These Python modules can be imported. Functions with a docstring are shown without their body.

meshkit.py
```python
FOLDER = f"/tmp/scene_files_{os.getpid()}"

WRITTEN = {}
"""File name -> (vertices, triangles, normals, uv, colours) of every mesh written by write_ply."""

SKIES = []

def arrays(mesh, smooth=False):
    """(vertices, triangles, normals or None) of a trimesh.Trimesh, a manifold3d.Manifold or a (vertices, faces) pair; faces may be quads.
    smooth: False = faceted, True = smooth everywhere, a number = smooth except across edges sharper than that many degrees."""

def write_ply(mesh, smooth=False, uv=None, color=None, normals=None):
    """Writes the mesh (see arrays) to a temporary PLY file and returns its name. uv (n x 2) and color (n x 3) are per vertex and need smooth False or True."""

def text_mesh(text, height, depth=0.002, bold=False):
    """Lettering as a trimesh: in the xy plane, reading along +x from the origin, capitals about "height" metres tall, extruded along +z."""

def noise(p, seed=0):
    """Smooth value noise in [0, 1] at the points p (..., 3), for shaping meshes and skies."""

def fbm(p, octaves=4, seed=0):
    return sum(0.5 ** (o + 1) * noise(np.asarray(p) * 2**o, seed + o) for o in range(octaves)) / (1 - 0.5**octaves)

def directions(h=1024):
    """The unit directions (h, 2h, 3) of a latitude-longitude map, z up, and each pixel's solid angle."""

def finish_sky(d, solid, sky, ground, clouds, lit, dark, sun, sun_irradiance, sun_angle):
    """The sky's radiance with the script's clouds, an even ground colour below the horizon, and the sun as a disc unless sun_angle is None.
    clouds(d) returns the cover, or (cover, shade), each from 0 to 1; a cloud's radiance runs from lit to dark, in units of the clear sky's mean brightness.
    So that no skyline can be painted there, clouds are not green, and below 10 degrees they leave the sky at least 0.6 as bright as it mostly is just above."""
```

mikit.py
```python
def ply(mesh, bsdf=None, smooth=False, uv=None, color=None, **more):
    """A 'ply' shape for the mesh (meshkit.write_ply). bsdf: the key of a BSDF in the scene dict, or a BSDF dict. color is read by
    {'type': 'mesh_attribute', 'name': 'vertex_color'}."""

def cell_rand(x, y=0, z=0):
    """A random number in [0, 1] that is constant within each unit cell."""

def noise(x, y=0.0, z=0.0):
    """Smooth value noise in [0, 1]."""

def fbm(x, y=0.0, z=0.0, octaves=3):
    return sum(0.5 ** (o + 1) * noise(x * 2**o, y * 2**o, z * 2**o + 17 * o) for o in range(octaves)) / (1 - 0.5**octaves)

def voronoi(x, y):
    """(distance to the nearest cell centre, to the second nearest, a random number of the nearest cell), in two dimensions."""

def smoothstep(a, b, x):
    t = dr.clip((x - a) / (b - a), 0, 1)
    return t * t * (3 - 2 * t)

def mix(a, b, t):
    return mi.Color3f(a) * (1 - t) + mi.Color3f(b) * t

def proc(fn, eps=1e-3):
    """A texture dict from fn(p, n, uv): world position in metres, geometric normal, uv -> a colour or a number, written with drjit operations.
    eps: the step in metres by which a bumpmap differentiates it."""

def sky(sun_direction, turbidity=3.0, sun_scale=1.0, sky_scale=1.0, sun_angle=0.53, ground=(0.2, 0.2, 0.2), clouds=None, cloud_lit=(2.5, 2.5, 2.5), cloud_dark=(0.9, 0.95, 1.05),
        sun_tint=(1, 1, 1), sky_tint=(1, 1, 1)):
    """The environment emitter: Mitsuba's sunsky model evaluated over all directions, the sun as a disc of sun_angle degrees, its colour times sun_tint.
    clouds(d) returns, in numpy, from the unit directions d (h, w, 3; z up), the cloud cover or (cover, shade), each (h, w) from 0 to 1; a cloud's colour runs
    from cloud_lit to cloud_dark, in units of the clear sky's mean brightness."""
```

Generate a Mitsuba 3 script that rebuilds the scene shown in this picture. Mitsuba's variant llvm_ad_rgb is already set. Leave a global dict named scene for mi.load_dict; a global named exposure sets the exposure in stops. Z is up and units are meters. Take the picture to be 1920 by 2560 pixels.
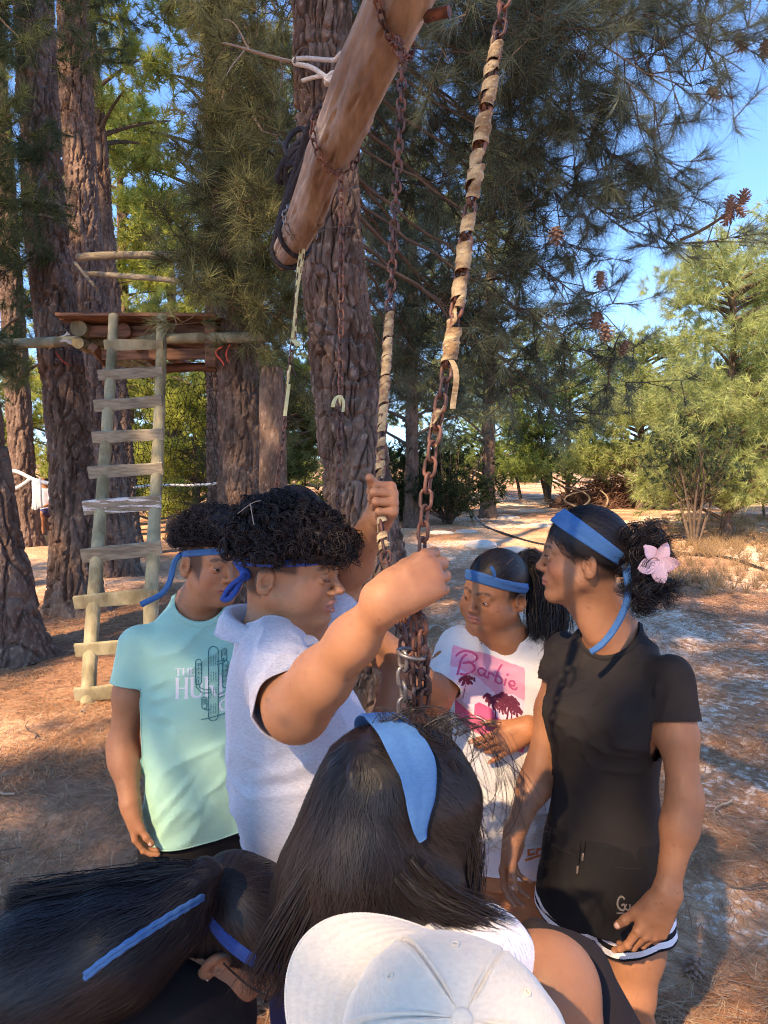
import math, numpy as np, trimesh, mitsuba as mi, drjit as dr, mikit, meshkit
from scipy.spatial import cKDTree
from scipy.interpolate import PchipInterpolator, CubicSpline
T = mi.ScalarTransform4f
scene, labels = {}, {}
# ---------------------------------------------------------------- camera, sky, exposure
CAM = np.array([0.0, 0.0, 1.66])
PITCH, FPX = math.radians(4.18), 1779.0            # looks 4 degrees down; focal length in pixels of the 1920-wide photo
FWD = np.array([0, math.cos(PITCH), -math.sin(PITCH)])
UPV = np.array([0, math.sin(PITCH), math.cos(PITCH)])
scene['camera'] = {'type': 'perspective', 'fov': math.degrees(2 * math.atan(960 / FPX)), 'fov_axis': 'x', 'near_clip': 0.02, 'far_clip': 500.0,
                   'to_world': T().look_at(origin=CAM.tolist(), target=(CAM + FWD).tolist(), up=[0, 0, 1])}
SUN_AZ, SUN_EL = math.radians(30), math.radians(42)   # low afternoon sun from behind, a little to the left
SUN = np.array([-math.sin(SUN_AZ) * math.cos(SUN_EL), -math.cos(SUN_AZ) * math.cos(SUN_EL), math.sin(SUN_EL)])
scene['sky'] = mikit.sky(SUN.tolist(), turbidity=3.0, sun_scale=0.80, sky_scale=1.1, sun_angle=0.8, sun_tint=(1.0, 0.86, 0.70), sky_tint=(.76, .93, 1.16), ground=(0.25, 0.18, 0.13))
exposure = 3.2


def W(px, py, d):
    """A point of the place at depth d (metres along the view axis) in the direction of a pixel of the 1920 x 2560 photo."""
    return CAM + d * (FWD + (px - 960) / FPX * np.array([1.0, 0, 0]) + (1280 - py) / FPX * UPV)


def G(px, py):
    v = FWD + (px - 960) / FPX * np.array([1.0, 0, 0]) + (1280 - py) / FPX * UPV
    return CAM + v * (-CAM[2] / v[2])


def gx(px, d):
    return (px - 960) / FPX * d
# ---------------------------------------------------------------- registry
def add(name, shp, parent=None):
    base = f'{parent}__{name}' if parent else name
    key, n = base, 0
    while key in scene or key in labels:
        n += 1
        key = f'{base}_{n:03d}'
    scene[key] = shp
    return key


def thing(name, label, cat, group=None, kind=None):
    key, n = name, 0
    while key in scene or key in labels:
        n += 1
        key = f'{name}_{n:03d}'
    tag(key, label, cat, group, kind)
    return key


def tag(key, label=None, cat=None, group=None, kind=None):
    d = labels.setdefault(key, {})
    for k, v in (('label', label), ('category', cat), ('group', group), ('kind', kind)):
        if v:
            d[k] = v
    return key


def single(name, shp, label, cat, group=None, kind=None):
    return tag(add(name, shp), label, cat, group, kind)


# ---------------------------------------------------------------- meshes
def nrm(v):
    v = np.asarray(v, float)
    return v / (np.linalg.norm(v, axis=-1, keepdims=True) + 1e-12)


def shape(V, F, bsdf, N=None, color=None, smooth=True, uv=None):
    F = np.asarray(F)
    if F.shape[1] == 4:
        F = np.vstack([F[:, [0, 1, 2]], F[:, [0, 2, 3]]])
    path = meshkit.write_ply((V, F), False if N is not None else smooth, uv, color, normals=N)
    return {'type': 'ply', 'filename': path, 'face_normals': meshkit.WRITTEN[path][2] is None, 'bsdf': {'type': 'ref', 'id': bsdf}}


def cat(meshes):
    vs, fs, at = [], [], 0
    for v, f in meshes:
        f = np.asarray(f)
        if f.shape[1] == 4:
            f = np.vstack([f[:, [0, 1, 2]], f[:, [0, 2, 3]]])
        vs.append(v); fs.append(f + at); at += len(v)
    return np.vstack(vs), np.vstack(fs)


def spline(pts, n):
    """n points along a smooth curve through the given points."""
    p = np.asarray(pts, float)
    t = np.r_[0, np.cumsum(np.linalg.norm(np.diff(p, axis=0), axis=1))]
    u = np.linspace(0, t[-1], n)
    if len(p) == 2:
        return p[0] + (p[1] - p[0]) * (u / t[-1])[:, None]
    return CubicSpline(t, p)(u) if len(p) > 3 else PchipInterpolator(t, p)(u)


def frames(p):
    """Parallel-transported frames of a polyline."""
    t = nrm(np.gradient(p, axis=0))
    a = np.empty_like(t)
    ref = np.array([0, 0, 1.0]) if abs(t[0, 2]) < 0.9 else np.array([1.0, 0, 0])
    a[0] = nrm(np.cross(t[0], ref))
    for i in range(1, len(t)):
        v = a[i - 1] - t[i] * (a[i - 1] @ t[i])
        a[i] = nrm(v)
    return t, a, np.cross(t, a)


def tube(pts, radii, sides=8, caps=True, n=None, squash=1.0):
    p = spline(pts, n) if n else np.asarray(pts, float)
    r = np.broadcast_to(np.asarray(radii, float), (len(p),)) if np.ndim(radii) == 0 or len(radii) == len(p) else np.interp(np.linspace(0, 1, len(p)), np.linspace(0, 1, len(radii)), radii)
    t, a, b = frames(p)
    ang = np.arange(sides) * 2 * np.pi / sides
    V = p[:, None] + r[:, None, None] * (np.cos(ang)[None, :, None] * a[:, None] + squash * np.sin(ang)[None, :, None] * b[:, None])
    i, j = np.meshgrid(np.arange(len(p) - 1), np.arange(sides), indexing='ij')
    q = np.stack([i * sides + j, i * sides + (j + 1) % sides, (i + 1) * sides + (j + 1) % sides, (i + 1) * sides + j], -1).reshape(-1, 4)
    V = V.reshape(-1, 3)
    F = np.vstack([q[:, [0, 1, 2]], q[:, [0, 2, 3]]])
    if caps:
        m = len(V)
        V = np.vstack([V, p[:1], p[-1:]])
        k = np.arange(sides)
        F = np.vstack([F, np.stack([k * 0 + m, (k + 1) % sides, k], 1), np.stack([k * 0 + m + 1, k + (len(p) - 1) * sides, (k + 1) % sides + (len(p) - 1) * sides], 1)])
    return V, F


def tubes(paths, radii, sides=3):
    """Many tubes at once. paths (M, K, 3); radii (K,) or (M, K)."""
    P = np.asarray(paths, float)
    M, K, _ = P.shape
    t = nrm(np.gradient(P, axis=1))
    ref = np.where(np.abs(t[..., 2:]) < 0.9, [0, 0, 1.0], [1.0, 0, 0])
    a = nrm(np.cross(t, ref)); b = np.cross(t, a)
    ang = np.arange(sides) * 2 * np.pi / sides
    r = np.broadcast_to(radii, (M, K))
    V = P[:, :, None] + r[:, :, None, None] * (np.cos(ang)[:, None] * a[:, :, None] + np.sin(ang)[:, None] * b[:, :, None])
    i, j = np.meshgrid(np.arange(K - 1), np.arange(sides), indexing='ij')
    q = np.stack([i * sides + j, i * sides + (j + 1) % sides, (i + 1) * sides + (j + 1) % sides, (i + 1) * sides + j], -1).reshape(-1, 4)
    F = (q[None] + (np.arange(M) * K * sides)[:, None, None]).reshape(-1, 4)
    return V.reshape(-1, 3), np.vstack([F[:, [0, 1, 2]], F[:, [0, 2, 3]]])


def ribbons(paths, widths, side):
    """Many flat ribbons. paths (M, K, 3), widths (K,) or (M, K), side (M, K, 3) directions across."""
    P = np.asarray(paths, float)
    M, K, _ = P.shape
    w = np.broadcast_to(widths, (M, K))[..., None] * 0.5
    V = np.stack([P - side * w, P + side * w], 2)
    i = np.arange(K - 1)
    q = np.stack([2 * i, 2 * i + 1, 2 * i + 3, 2 * i + 2], 1)
    F = (q[None] + (np.arange(M) * K * 2)[:, None, None]).reshape(-1, 4)
    return V.reshape(-1, 3), np.vstack([F[:, [0, 1, 2]], F[:, [0, 2, 3]]])


def rot(axis, deg):
    axis = nrm(axis); a = math.radians(deg)
    K = np.array([[0, -axis[2], axis[1]], [axis[2], 0, -axis[0]], [-axis[1], axis[0], 0]])
    return np.eye(3) + math.sin(a) * K + (1 - math.cos(a)) * K @ K


def sm(a, b, x):
    t = np.clip((x - a) / (b - a), 0, 1)
    return t * t * (3 - 2 * t)


def rbox(size, bevel=0.004):
    """Box with bevelled edges, centred."""
    x, y, z = np.asarray(size) / 2
    b = min(bevel, x * .9, y * .9, z * .9)
    pts = [(sx * (x - (k != 0) * b), sy * (y - (k != 1) * b), sz * (z - (k != 2) * b)) for sx in (-1, 1) for sy in (-1, 1) for sz in (-1, 1) for k in range(3)]
    m = trimesh.convex.convex_hull(np.array(pts))
    return np.array(m.vertices), np.array(m.faces)


def beam_between(a, b, w, h, up=(0, 0, 1), bevel=0.006, seed=0, wob=0.004):
    """A plank from a to b, w wide across, h thick, with a slightly irregular outline."""
    a, b = np.asarray(a, float), np.asarray(b, float)
    L = np.linalg.norm(b - a); t = (b - a) / L
    s = nrm(np.cross(t, up)); u = np.cross(s, t)
    rg = np.random.default_rng(seed)
    n = max(3, int(L / 0.06) + 1)
    prof = np.array([(-1, -.72), (-1, .72), (-.8, 1), (.8, 1), (1, .72), (1, -.72), (.8, -1), (-.8, -1)])
    z = np.linspace(0, L, n)
    k = meshkit.noise(np.stack([z * 7, z * 0 + seed * 3.1, z * 0], 1)) - .5
    k2 = meshkit.noise(np.stack([z * 9, z * 0 + seed * 1.7 + 50, z * 0], 1)) - .5
    V = a + t * z[:, None, None] + s * (prof[None, :, :1] * w / 2 * (1 + 0 * k[:, None, None]) + k2[:, None, None] * wob) + u * (prof[None, :, 1:] * (h / 2 + k[:, None, None] * wob))
    m = len(prof)
    i, j = np.meshgrid(np.arange(n - 1), np.arange(m), indexing='ij')
    q = np.stack([i * m + j, (i + 1) * m + j, (i + 1) * m + (j + 1) % m, i * m + (j + 1) % m], -1).reshape(-1, 4)
    V = V.reshape(-1, 3)
    F = np.vstack([q[:, [0, 1, 2]], q[:, [0, 2, 3]]])
    o = len(V)
    V = np.vstack([V, a[None], b[None]])
    jj = np.arange(m)
    F = np.vstack([F, np.stack([jj * 0 + o, jj, (jj + 1) % m], 1), np.stack([jj * 0 + o + 1, (jj + 1) % m + (n - 1) * m, jj + (n - 1) * m], 1)])
    return V, F


# ---------------------------------------------------------------- signed distance bodies
def smin(a, b, k):
    if k <= 0:
        return np.minimum(a, b)
    h = np.maximum(k - np.abs(a - b), 0) / k
    return np.minimum(a, b) - h * h * k * .25


def norm1(q):
    return np.sqrt(np.einsum('ij,ij->i', q, q))


class SDF:
    def __init__(self):
        self.p = []

    def _add(self, fn, lo, hi, k, op):
        m = 0.03 + k
        self.p.append((fn, np.asarray(lo, float) - m, np.asarray(hi, float) + m, k, op))
        return self

    def cone(self, a, b, ra, rb, k=.02, op='u'):
        a, b = np.asarray(a, float), np.asarray(b, float)
        ba = b - a; bb = ba @ ba + 1e-12

        def fn(P):
            h = np.clip((P - a) @ ba / bb, 0, 1)
            return norm1(P - a - h[:, None] * ba) - (ra + (rb - ra) * h)
        r = max(ra, rb)
        return self._add(fn, np.minimum(a, b) - r, np.maximum(a, b) + r, k, op)

    def chain(self, pts, rad, k=.02, op='u'):
        for i in range(len(pts) - 1):
            self.cone(pts[i], pts[i + 1], rad[i], rad[i + 1], k, op)
        return self

    def ell(self, c, r, R=None, k=.02, op='u'):
        c, r = np.asarray(c, float), np.broadcast_to(np.asarray(r, float), (3,))
        R = np.eye(3) if R is None else R

        def fn(P):
            q = (P - c) @ R
            k0 = norm1(q / r); k1 = norm1(q / r ** 2) + 1e-9
            return np.where(k0 < 1e-6, -r.min(), k0 * (k0 - 1) / k1)
        e = np.abs(R) @ r
        return self._add(fn, c - e, c + e, k, op)

    def loft(self, o, R, rings, k=.02, n=2.3, op='u', grow=0.0):
        """rings: (z, x0, y0, rx, ry) in the frame (o, R)."""
        o = np.asarray(o, float)
        rg = np.array(rings, float); rg = rg[np.argsort(rg[:, 0])]
        z0, z1 = rg[0, 0], rg[-1, 0]
        zz = np.linspace(z0, z1, 200)
        tab = np.stack([PchipInterpolator(rg[:, 0], rg[:, c])(zz) for c in range(1, 5)], 1)
        tab[:, 2:] += grow

        def fn(P):
            q = (P - o) @ R
            z = np.clip(q[:, 2], z0, z1)
            x0, y0, rx, ry = (np.interp(z, zz, tab[:, c]) for c in range(4))
            u, v = np.abs(q[:, 0] - x0) / rx, np.abs(q[:, 1] - y0) / ry
            rn = (u ** n + v ** n) ** (1 / n)
            d = (rn - 1) * np.minimum(rx, ry) * np.where(rn > 1, 1, .9)
            dz = np.abs(q[:, 2] - z)
            return np.where(d > 0, np.hypot(d, dz), np.maximum(d, np.where(dz > 0, dz, np.maximum(q[:, 2] - z1, z0 - q[:, 2]))))
        c8 = np.array([[x, y, z] for x in (-tab[:, 2].max() + tab[:, 0].min(), tab[:, 2].max() + tab[:, 0].max()) for y in (-tab[:, 3].max() + tab[:, 1].min(), tab[:, 3].max() + tab[:, 1].max()) for z in (z0, z1)]) @ R.T + o
        return self._add(fn, c8.min(0), c8.max(0), k, op)

    def sub(self, other, o, R, s, k=.02, lo=None, hi=None, low=1.0):
        """Another SDF in a local frame with (anisotropic) scale s."""
        o, s = np.asarray(o, float), np.broadcast_to(np.asarray(s, float), (3,))
        c8 = (np.array([[x, y, z] for x in (lo[0], hi[0]) for y in (lo[1], hi[1]) for z in (lo[2], hi[2])]) * s) @ R.T + o
        def fn(P):
            q = (P - o) @ R / s
            q[:, 2] = np.where(q[:, 2] < 0, q[:, 2] / low, q[:, 2])
            return other(q) * s.min() * min(1, low + .1)
        return self._add(fn, c8.min(0), c8.max(0), k, 'u')

    def __call__(self, P):
        P = np.asarray(P, float)
        if len(P) > 12000:          # by neighbourhoods, so that each looks at few primitives only
            c = np.floor((P - P.min(0)) / .07).astype(int)
            od = np.argsort((c[:, 0] * 1000 + c[:, 1]) * 1000 + c[:, 2], kind='stable')
            out = np.empty(len(P))
            for i in range(0, len(P), 4000):
                out[od[i:i + 4000]] = self(P[od[i:i + 4000]])
            return out
        d = np.full(len(P), 0.3)
        if not len(P):
            return d
        plo, phi = P.min(0), P.max(0)
        X, Y, Z = P[:, 0].copy(), P[:, 1].copy(), P[:, 2].copy()
        for fn, lo, hi, k, op in self.p:
            if (plo > hi).any() or (phi < lo).any():
                continue
            if (plo > lo).all() and (phi < hi).all():
                m, Q = slice(None), P
            else:
                m = np.flatnonzero((X > lo[0]) & (X < hi[0]) & (Y > lo[1]) & (Y < hi[1]) & (Z > lo[2]) & (Z < hi[2]))
                if not len(m):
                    continue
                Q = P[m]
            v = fn(Q)
            if op == 'u':
                d[m] = smin(d[m], v, k)
            else:
                d[m] = -smin(-d[m], v, k)
        return d

    def bounds(self):
        L = [p for p in self.p if p[4] == 'u']
        return np.min([p[1] for p in L], 0) + .02, np.max([p[2] for p in L], 0) - .02


def surface(f, lo, hi, h):
    """Surface nets of f over a box: vertices, triangles."""
    lo, hi = np.asarray(lo, float), np.asarray(hi, float)
    B = 10
    nb = np.maximum(1, np.ceil((hi - lo) / (h * B)).astype(int))
    n = nb * B + 1
    g = np.stack(np.meshgrid(*[np.arange(k) for k in nb], indexing='ij'), -1).reshape(-1, 3)
    dc = f(lo + (g + .5) * B * h)
    keep = np.abs(dc) < h * B * .9 + .012
    vals = np.where(dc < 0, -1.0, 1.0).reshape(nb).repeat(B, 0).repeat(B, 1).repeat(B, 2)
    vals = np.pad(vals, ((0, 1),) * 3, mode='edge').astype(np.float32)
    off = np.stack(np.meshgrid(*[np.arange(B + 1)] * 3, indexing='ij'), -1).reshape(-1, 3)
    gk = g[keep]
    for i in range(0, len(gk), 4):
        idx = (gk[i:i + 4, None] * B + off[None]).reshape(-1, 3)
        vals[idx[:, 0], idx[:, 1], idx[:, 2]] = f(lo + idx * h)
    s = vals < 0
    cnt = sum(s[a:n[0] - 1 + a, b:n[1] - 1 + b, c:n[2] - 1 + c].astype(np.int8) for a in (0, 1) for b in (0, 1) for c in (0, 1))
    idx = np.argwhere((cnt > 0) & (cnt < 8))
    if not len(idx):
        return np.zeros((0, 3)), np.zeros((0, 3), int)
    acc, w = np.zeros((len(idx), 3)), np.zeros(len(idx))
    cs = [(a, b, c) for a in (0, 1) for b in (0, 1) for c in (0, 1)]
    for a in cs:
        for ax in range(3):
            if a[ax] == 0:
                b = list(a); b[ax] = 1
                va = vals[idx[:, 0] + a[0], idx[:, 1] + a[1], idx[:, 2] + a[2]]
                vb = vals[idx[:, 0] + b[0], idx[:, 1] + b[1], idx[:, 2] + b[2]]
                m = (va < 0) != (vb < 0)
                t = np.where(m, va / np.where(m, va - vb, 1), 0)
                p = np.array(a, float)[None] + 0 * acc
                p[:, ax] += t
                acc[m] += p[m]; w[m] += 1
    V = lo + h * (idx + acc / w[:, None])
    cid = np.full(cnt.shape, -1); cid[tuple(idx.T)] = np.arange(len(idx))
    F = []
    for ax in range(3):
        sl = [slice(None)] * 3; sh = [slice(None)] * 3
        sl[ax], sh[ax] = slice(0, -1), slice(1, None)
        e = np.argwhere(s[tuple(sl)] != s[tuple(sh)])
        b, c = (ax + 1) % 3, (ax + 2) % 3
        e = e[(e[:, b] > 0) & (e[:, c] > 0) & (e[:, b] < n[b] - 1) & (e[:, c] < n[c] - 1)]
        q = []
        for db, dcc in ((-1, -1), (0, -1), (0, 0), (-1, 0)):
            x = e.copy(); x[:, b] += db; x[:, c] += dcc
            q.append(cid[tuple(x.T)])
        q = np.stack(q, 1)
        q = np.where(s[tuple(e.T)][:, None], q, q[:, ::-1])
        F.append(q)
    F = np.vstack(F)
    return V, np.vstack([F[:, [0, 1, 2]], F[:, [0, 2, 3]]])


def grad(f, V, e=.0015):
    f0 = f(V)
    return nrm(np.stack([f(V + d) - f0 for d in np.eye(3) * e], 1))


def compact(V, F, *extra):
    u, inv = np.unique(F, return_inverse=True)
    return (V[u], inv.reshape(F.shape), *[x[u] for x in extra])


def multires(f, h, fine=(), lo=None, hi=None, drop=None):
    """Mesh of f at step h, with boxes (lo, hi, h) meshed finer. Returns V, F, N."""
    blo, bhi = f.bounds()
    lo = blo if lo is None else np.maximum(blo, lo); hi = bhi if hi is None else np.minimum(bhi, hi)
    V, F = surface(f, lo, hi, h)
    c = V[F].mean(1)
    bad = np.zeros(len(F), bool)
    for a, b, _ in fine:
        bad |= ((c > a) & (c < b)).all(1)
    out, done = [compact(V, F[~bad])], []
    for a, b, hh in fine:
        a, b = np.asarray(a), np.asarray(b)
        v, q = surface(f, np.maximum(a - h, lo), np.minimum(b + h, hi), hh)
        c = v[q].mean(1)
        keep = ((c > a - .6 * h) & (c < b + .6 * h)).all(1)
        for a2, b2 in done:
            keep &= ~((c > a2) & (c < b2)).all(1)
        done.append((a, b))
        out.append(compact(v, q[keep]))
    V, F = cat([o for o in out if len(o[0])])
    if drop is not None:
        c = V[F].mean(1)
        V, F = compact(V, F[~drop(c)])
    return V, F, grad(f, V)


def clip_mesh(V, F, val):
    """Keeps the part of the mesh where val (per vertex) < 0, cut cleanly."""
    ins = val < 0
    k = ins[F].sum(1)
    out = [F[k == 3]]
    newv, cache = [], {}

    def cut(a, b):
        key = (a, b) if a < b else (b, a)
        if key not in cache:
            t = val[a] / (val[a] - val[b])
            cache[key] = len(V) + len(newv); newv.append(V[a] + t * (V[b] - V[a]))
        return cache[key]
    extra = []
    for f in F[(k == 1) | (k == 2)]:
        i = ins[f]
        while not (i[0] and (i.sum() == 1 or i[1])):
            f = np.roll(f, 1); i = ins[f]
        a, b, c = (int(x) for x in f)
        if i.sum() == 1:
            extra.append((a, cut(a, b), cut(a, c)))
        else:
            p, q = cut(b, c), cut(a, c)
            extra += [(a, b, p), (a, p, q)]
    V2 = np.vstack([V, np.array(newv).reshape(-1, 3)])
    F2 = np.vstack(out + [np.array(extra, int).reshape(-1, 3)])
    return compact(V2, F2)


def rims(V, F):
    """The boundary loops of an open mesh as lists of points."""
    e = np.sort(np.vstack([F[:, [0, 1]], F[:, [1, 2]], F[:, [2, 0]]]), 1)
    u, c = np.unique(e, axis=0, return_counts=True)
    b = u[c == 1]
    nb = {}
    for a, d in b:
        nb.setdefault(int(a), []).append(int(d)); nb.setdefault(int(d), []).append(int(a))
    seen, loops = set(), []
    for s in nb:
        if s in seen:
            continue
        loop, cur = [s], s
        seen.add(s)
        while True:
            nx = [x for x in nb[cur] if x not in seen]
            if not nx:
                break
            cur = nx[0]; seen.add(cur); loop.append(cur)
        if len(loop) > 12:
            loops.append(V[loop])
    return loops


def hem_tubes(V, F, r=.0019, step=.006):
    out = []
    for L in rims(V, F):
        L = np.vstack([L, L[:1]])
        t = np.r_[0, np.cumsum(np.linalg.norm(np.diff(L, axis=0), axis=1))]
        if t[-1] < .1:
            continue
        n = max(8, int(t[-1] / step))
        u = np.linspace(0, t[-1], n)
        P = np.stack([np.interp(u, t, L[:, c]) for c in range(3)], 1)
        for _ in range(2):
            P[1:-1] = (P[:-2] + 2 * P[1:-1] + P[2:]) / 4
        out.append(tube(P, r, 6, caps=False))
    return out


def vnoise(P, s, seed=0):
    return meshkit.noise(np.asarray(P) * s, seed)


def fnoise(P, s, o=3, seed=0):
    return meshkit.fbm(np.asarray(P) * s, o, seed)


def snap(uv, F, O, U, Vv, n, target, lift=.0012, maxe=.006):
    """Flat artwork (2-D points, faces) laid onto a cloth mesh: each point is dropped along -n onto the target."""
    m = trimesh.Trimesh(np.c_[uv, 0 * uv[:, 0]], F, process=False)
    v, f = trimesh.remesh.subdivide_to_size(m.vertices, m.faces, maxe, max_iter=12)
    P = O + v[:, :1] * U + v[:, 1:2] * Vv
    loc, ray, _ = target.ray.intersects_location(P + n * .25, np.tile(-n, (len(P), 1)), multiple_hits=False)
    ok = np.zeros(len(P), bool); ok[ray] = True
    Q = P.copy(); Q[ray] = loc + n * lift
    keep = ok[f].all(1)
    # no triangles across silhouettes
    e = np.max([np.linalg.norm(Q[f[:, i]] - Q[f[:, (i + 1) % 3]], axis=1) for i in range(3)], 0)
    keep &= e < maxe * 4
    return compact(Q, f[keep])


def poly_mesh(poly):
    vs, fs, at = [], [], 0
    for g in getattr(poly, 'geoms', [poly]):
        if g.is_empty or g.geom_type != 'Polygon':
            continue
        v, f = trimesh.creation.triangulate_polygon(g, engine='earcut')
        vs.append(v); fs.append(f + at); at += len(v)
    return np.vstack(vs), np.vstack(fs)
# ---------------------------------------------------------------- materials
P_, fb_, nz_, ss_, mx_ = mikit.proc, mikit.fbm, mikit.noise, mikit.smoothstep, mikit.mix


def mat(key, base, rough=.7, spec=.4, two=True, bump=None, bscale=1.0, **kw):
    """A principled material; base is a colour, a function of (p, n, uv), or 'vc' for vertex colours."""
    if base == 'vc':
        c = {'type': 'mesh_attribute', 'name': 'vertex_color'}
    elif callable(base):
        c = P_(base)
    else:
        c = {'type': 'rgb', 'value': list(base)}
    b = {'type': 'principled', 'base_color': c, 'roughness': P_(rough) if callable(rough) else rough, 'specular': spec, **kw}
    if bump is not None:
        b = {'type': 'bumpmap', 'arbitrary': P_(bump, eps=kw.pop('eps', 2e-3)), 'scale': bscale, 'nested': b}
    scene[key] = {'type': 'twosided', 'nested': b} if two else b
    return key


def bark_col(p, n, uv):
    a = fb_(p.x * 9, p.y * 9, p.z * 3.2, 4)
    b = fb_(p.x * 55, p.y * 55, p.z * 22, 3)
    c = mx_((.112, .072, .054), (.215, .148, .112), ss_(.3, .72, a))
    return mx_(c, (.30, .225, .175), ss_(.55, .8, b) * .6) * (0.7 + .6 * b)


mat('mat_bark', bark_col, .92, .15, bump=lambda p, n, uv: fb_(p.x * 80, p.y * 80, p.z * 30, 4), bscale=.012)


def log_col(p, n, uv):
    a = fb_(p.x * 5, p.y * 2.0, p.z * 5, 4)
    g = fb_(p.x * 90, p.y * 9, p.z * 90, 3)
    c = mx_((.22, .158, .122), (.42, .335, .262), ss_(.3, .7, a))
    return c * (.72 + .56 * g)


mat('mat_log', log_col, .8, .2, bump=lambda p, n, uv: fb_(p.x * 90, p.y * 12, p.z * 90, 4), bscale=.004)


def grey_wood(p, n, uv):
    g = fb_(p.x * 14 + p.z * 2, p.y * 60, p.z * 70, 3)
    a = fb_(p.x * 6, p.y * 6, p.z * 6, 3)
    return mx_((.20, .165, .115), (.40, .345, .25), ss_(.25, .75, g * .6 + a * .4))


def green_wood(p, n, uv):
    a = fb_(p.x * 10, p.y * 10, p.z * 4, 4)
    g = fb_(p.x * 90, p.y * 90, p.z * 9, 3)
    return mx_((.205, .175, .100), (.39, .345, .215), ss_(.3, .7, a)) * (.78 + .44 * g)


def red_wood(p, n, uv):
    a = fb_(p.x * 4, p.y * 8, p.z * 30, 4)
    return mx_((.105, .055, .036), (.25, .135, .085), ss_(.3, .72, a))


def peel_wood(p, n, uv):
    a = fb_(p.x * 9, p.y * 30, p.z * 45, 4)
    return mx_(grey_wood(p, n, uv), (.72, .70, .69), ss_(.5, .56, a))


mat('mat_grey_wood', grey_wood, .85, .2, bump=lambda p, n, uv: fb_(p.x * 18, p.y * 90, p.z * 110, 3), bscale=.003)
mat('mat_green_wood', green_wood, .85, .2, bump=lambda p, n, uv: fb_(p.x * 110, p.y * 110, p.z * 12, 3), bscale=.003)
mat('mat_red_wood', red_wood, .8, .2, bump=lambda p, n, uv: fb_(p.x * 10, p.y * 40, p.z * 90, 3), bscale=.003)
mat('mat_peel_wood', peel_wood, .8, .2, bump=lambda p, n, uv: fb_(p.x * 9, p.y * 30, p.z * 45, 4), bscale=.004)
mat('mat_cut_wood', lambda p, n, uv: mx_((.30, .26, .13), (.46, .42, .24), fb_(p.x * 60, p.y * 60, p.z * 60, 3)), .85, .2)


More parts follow.
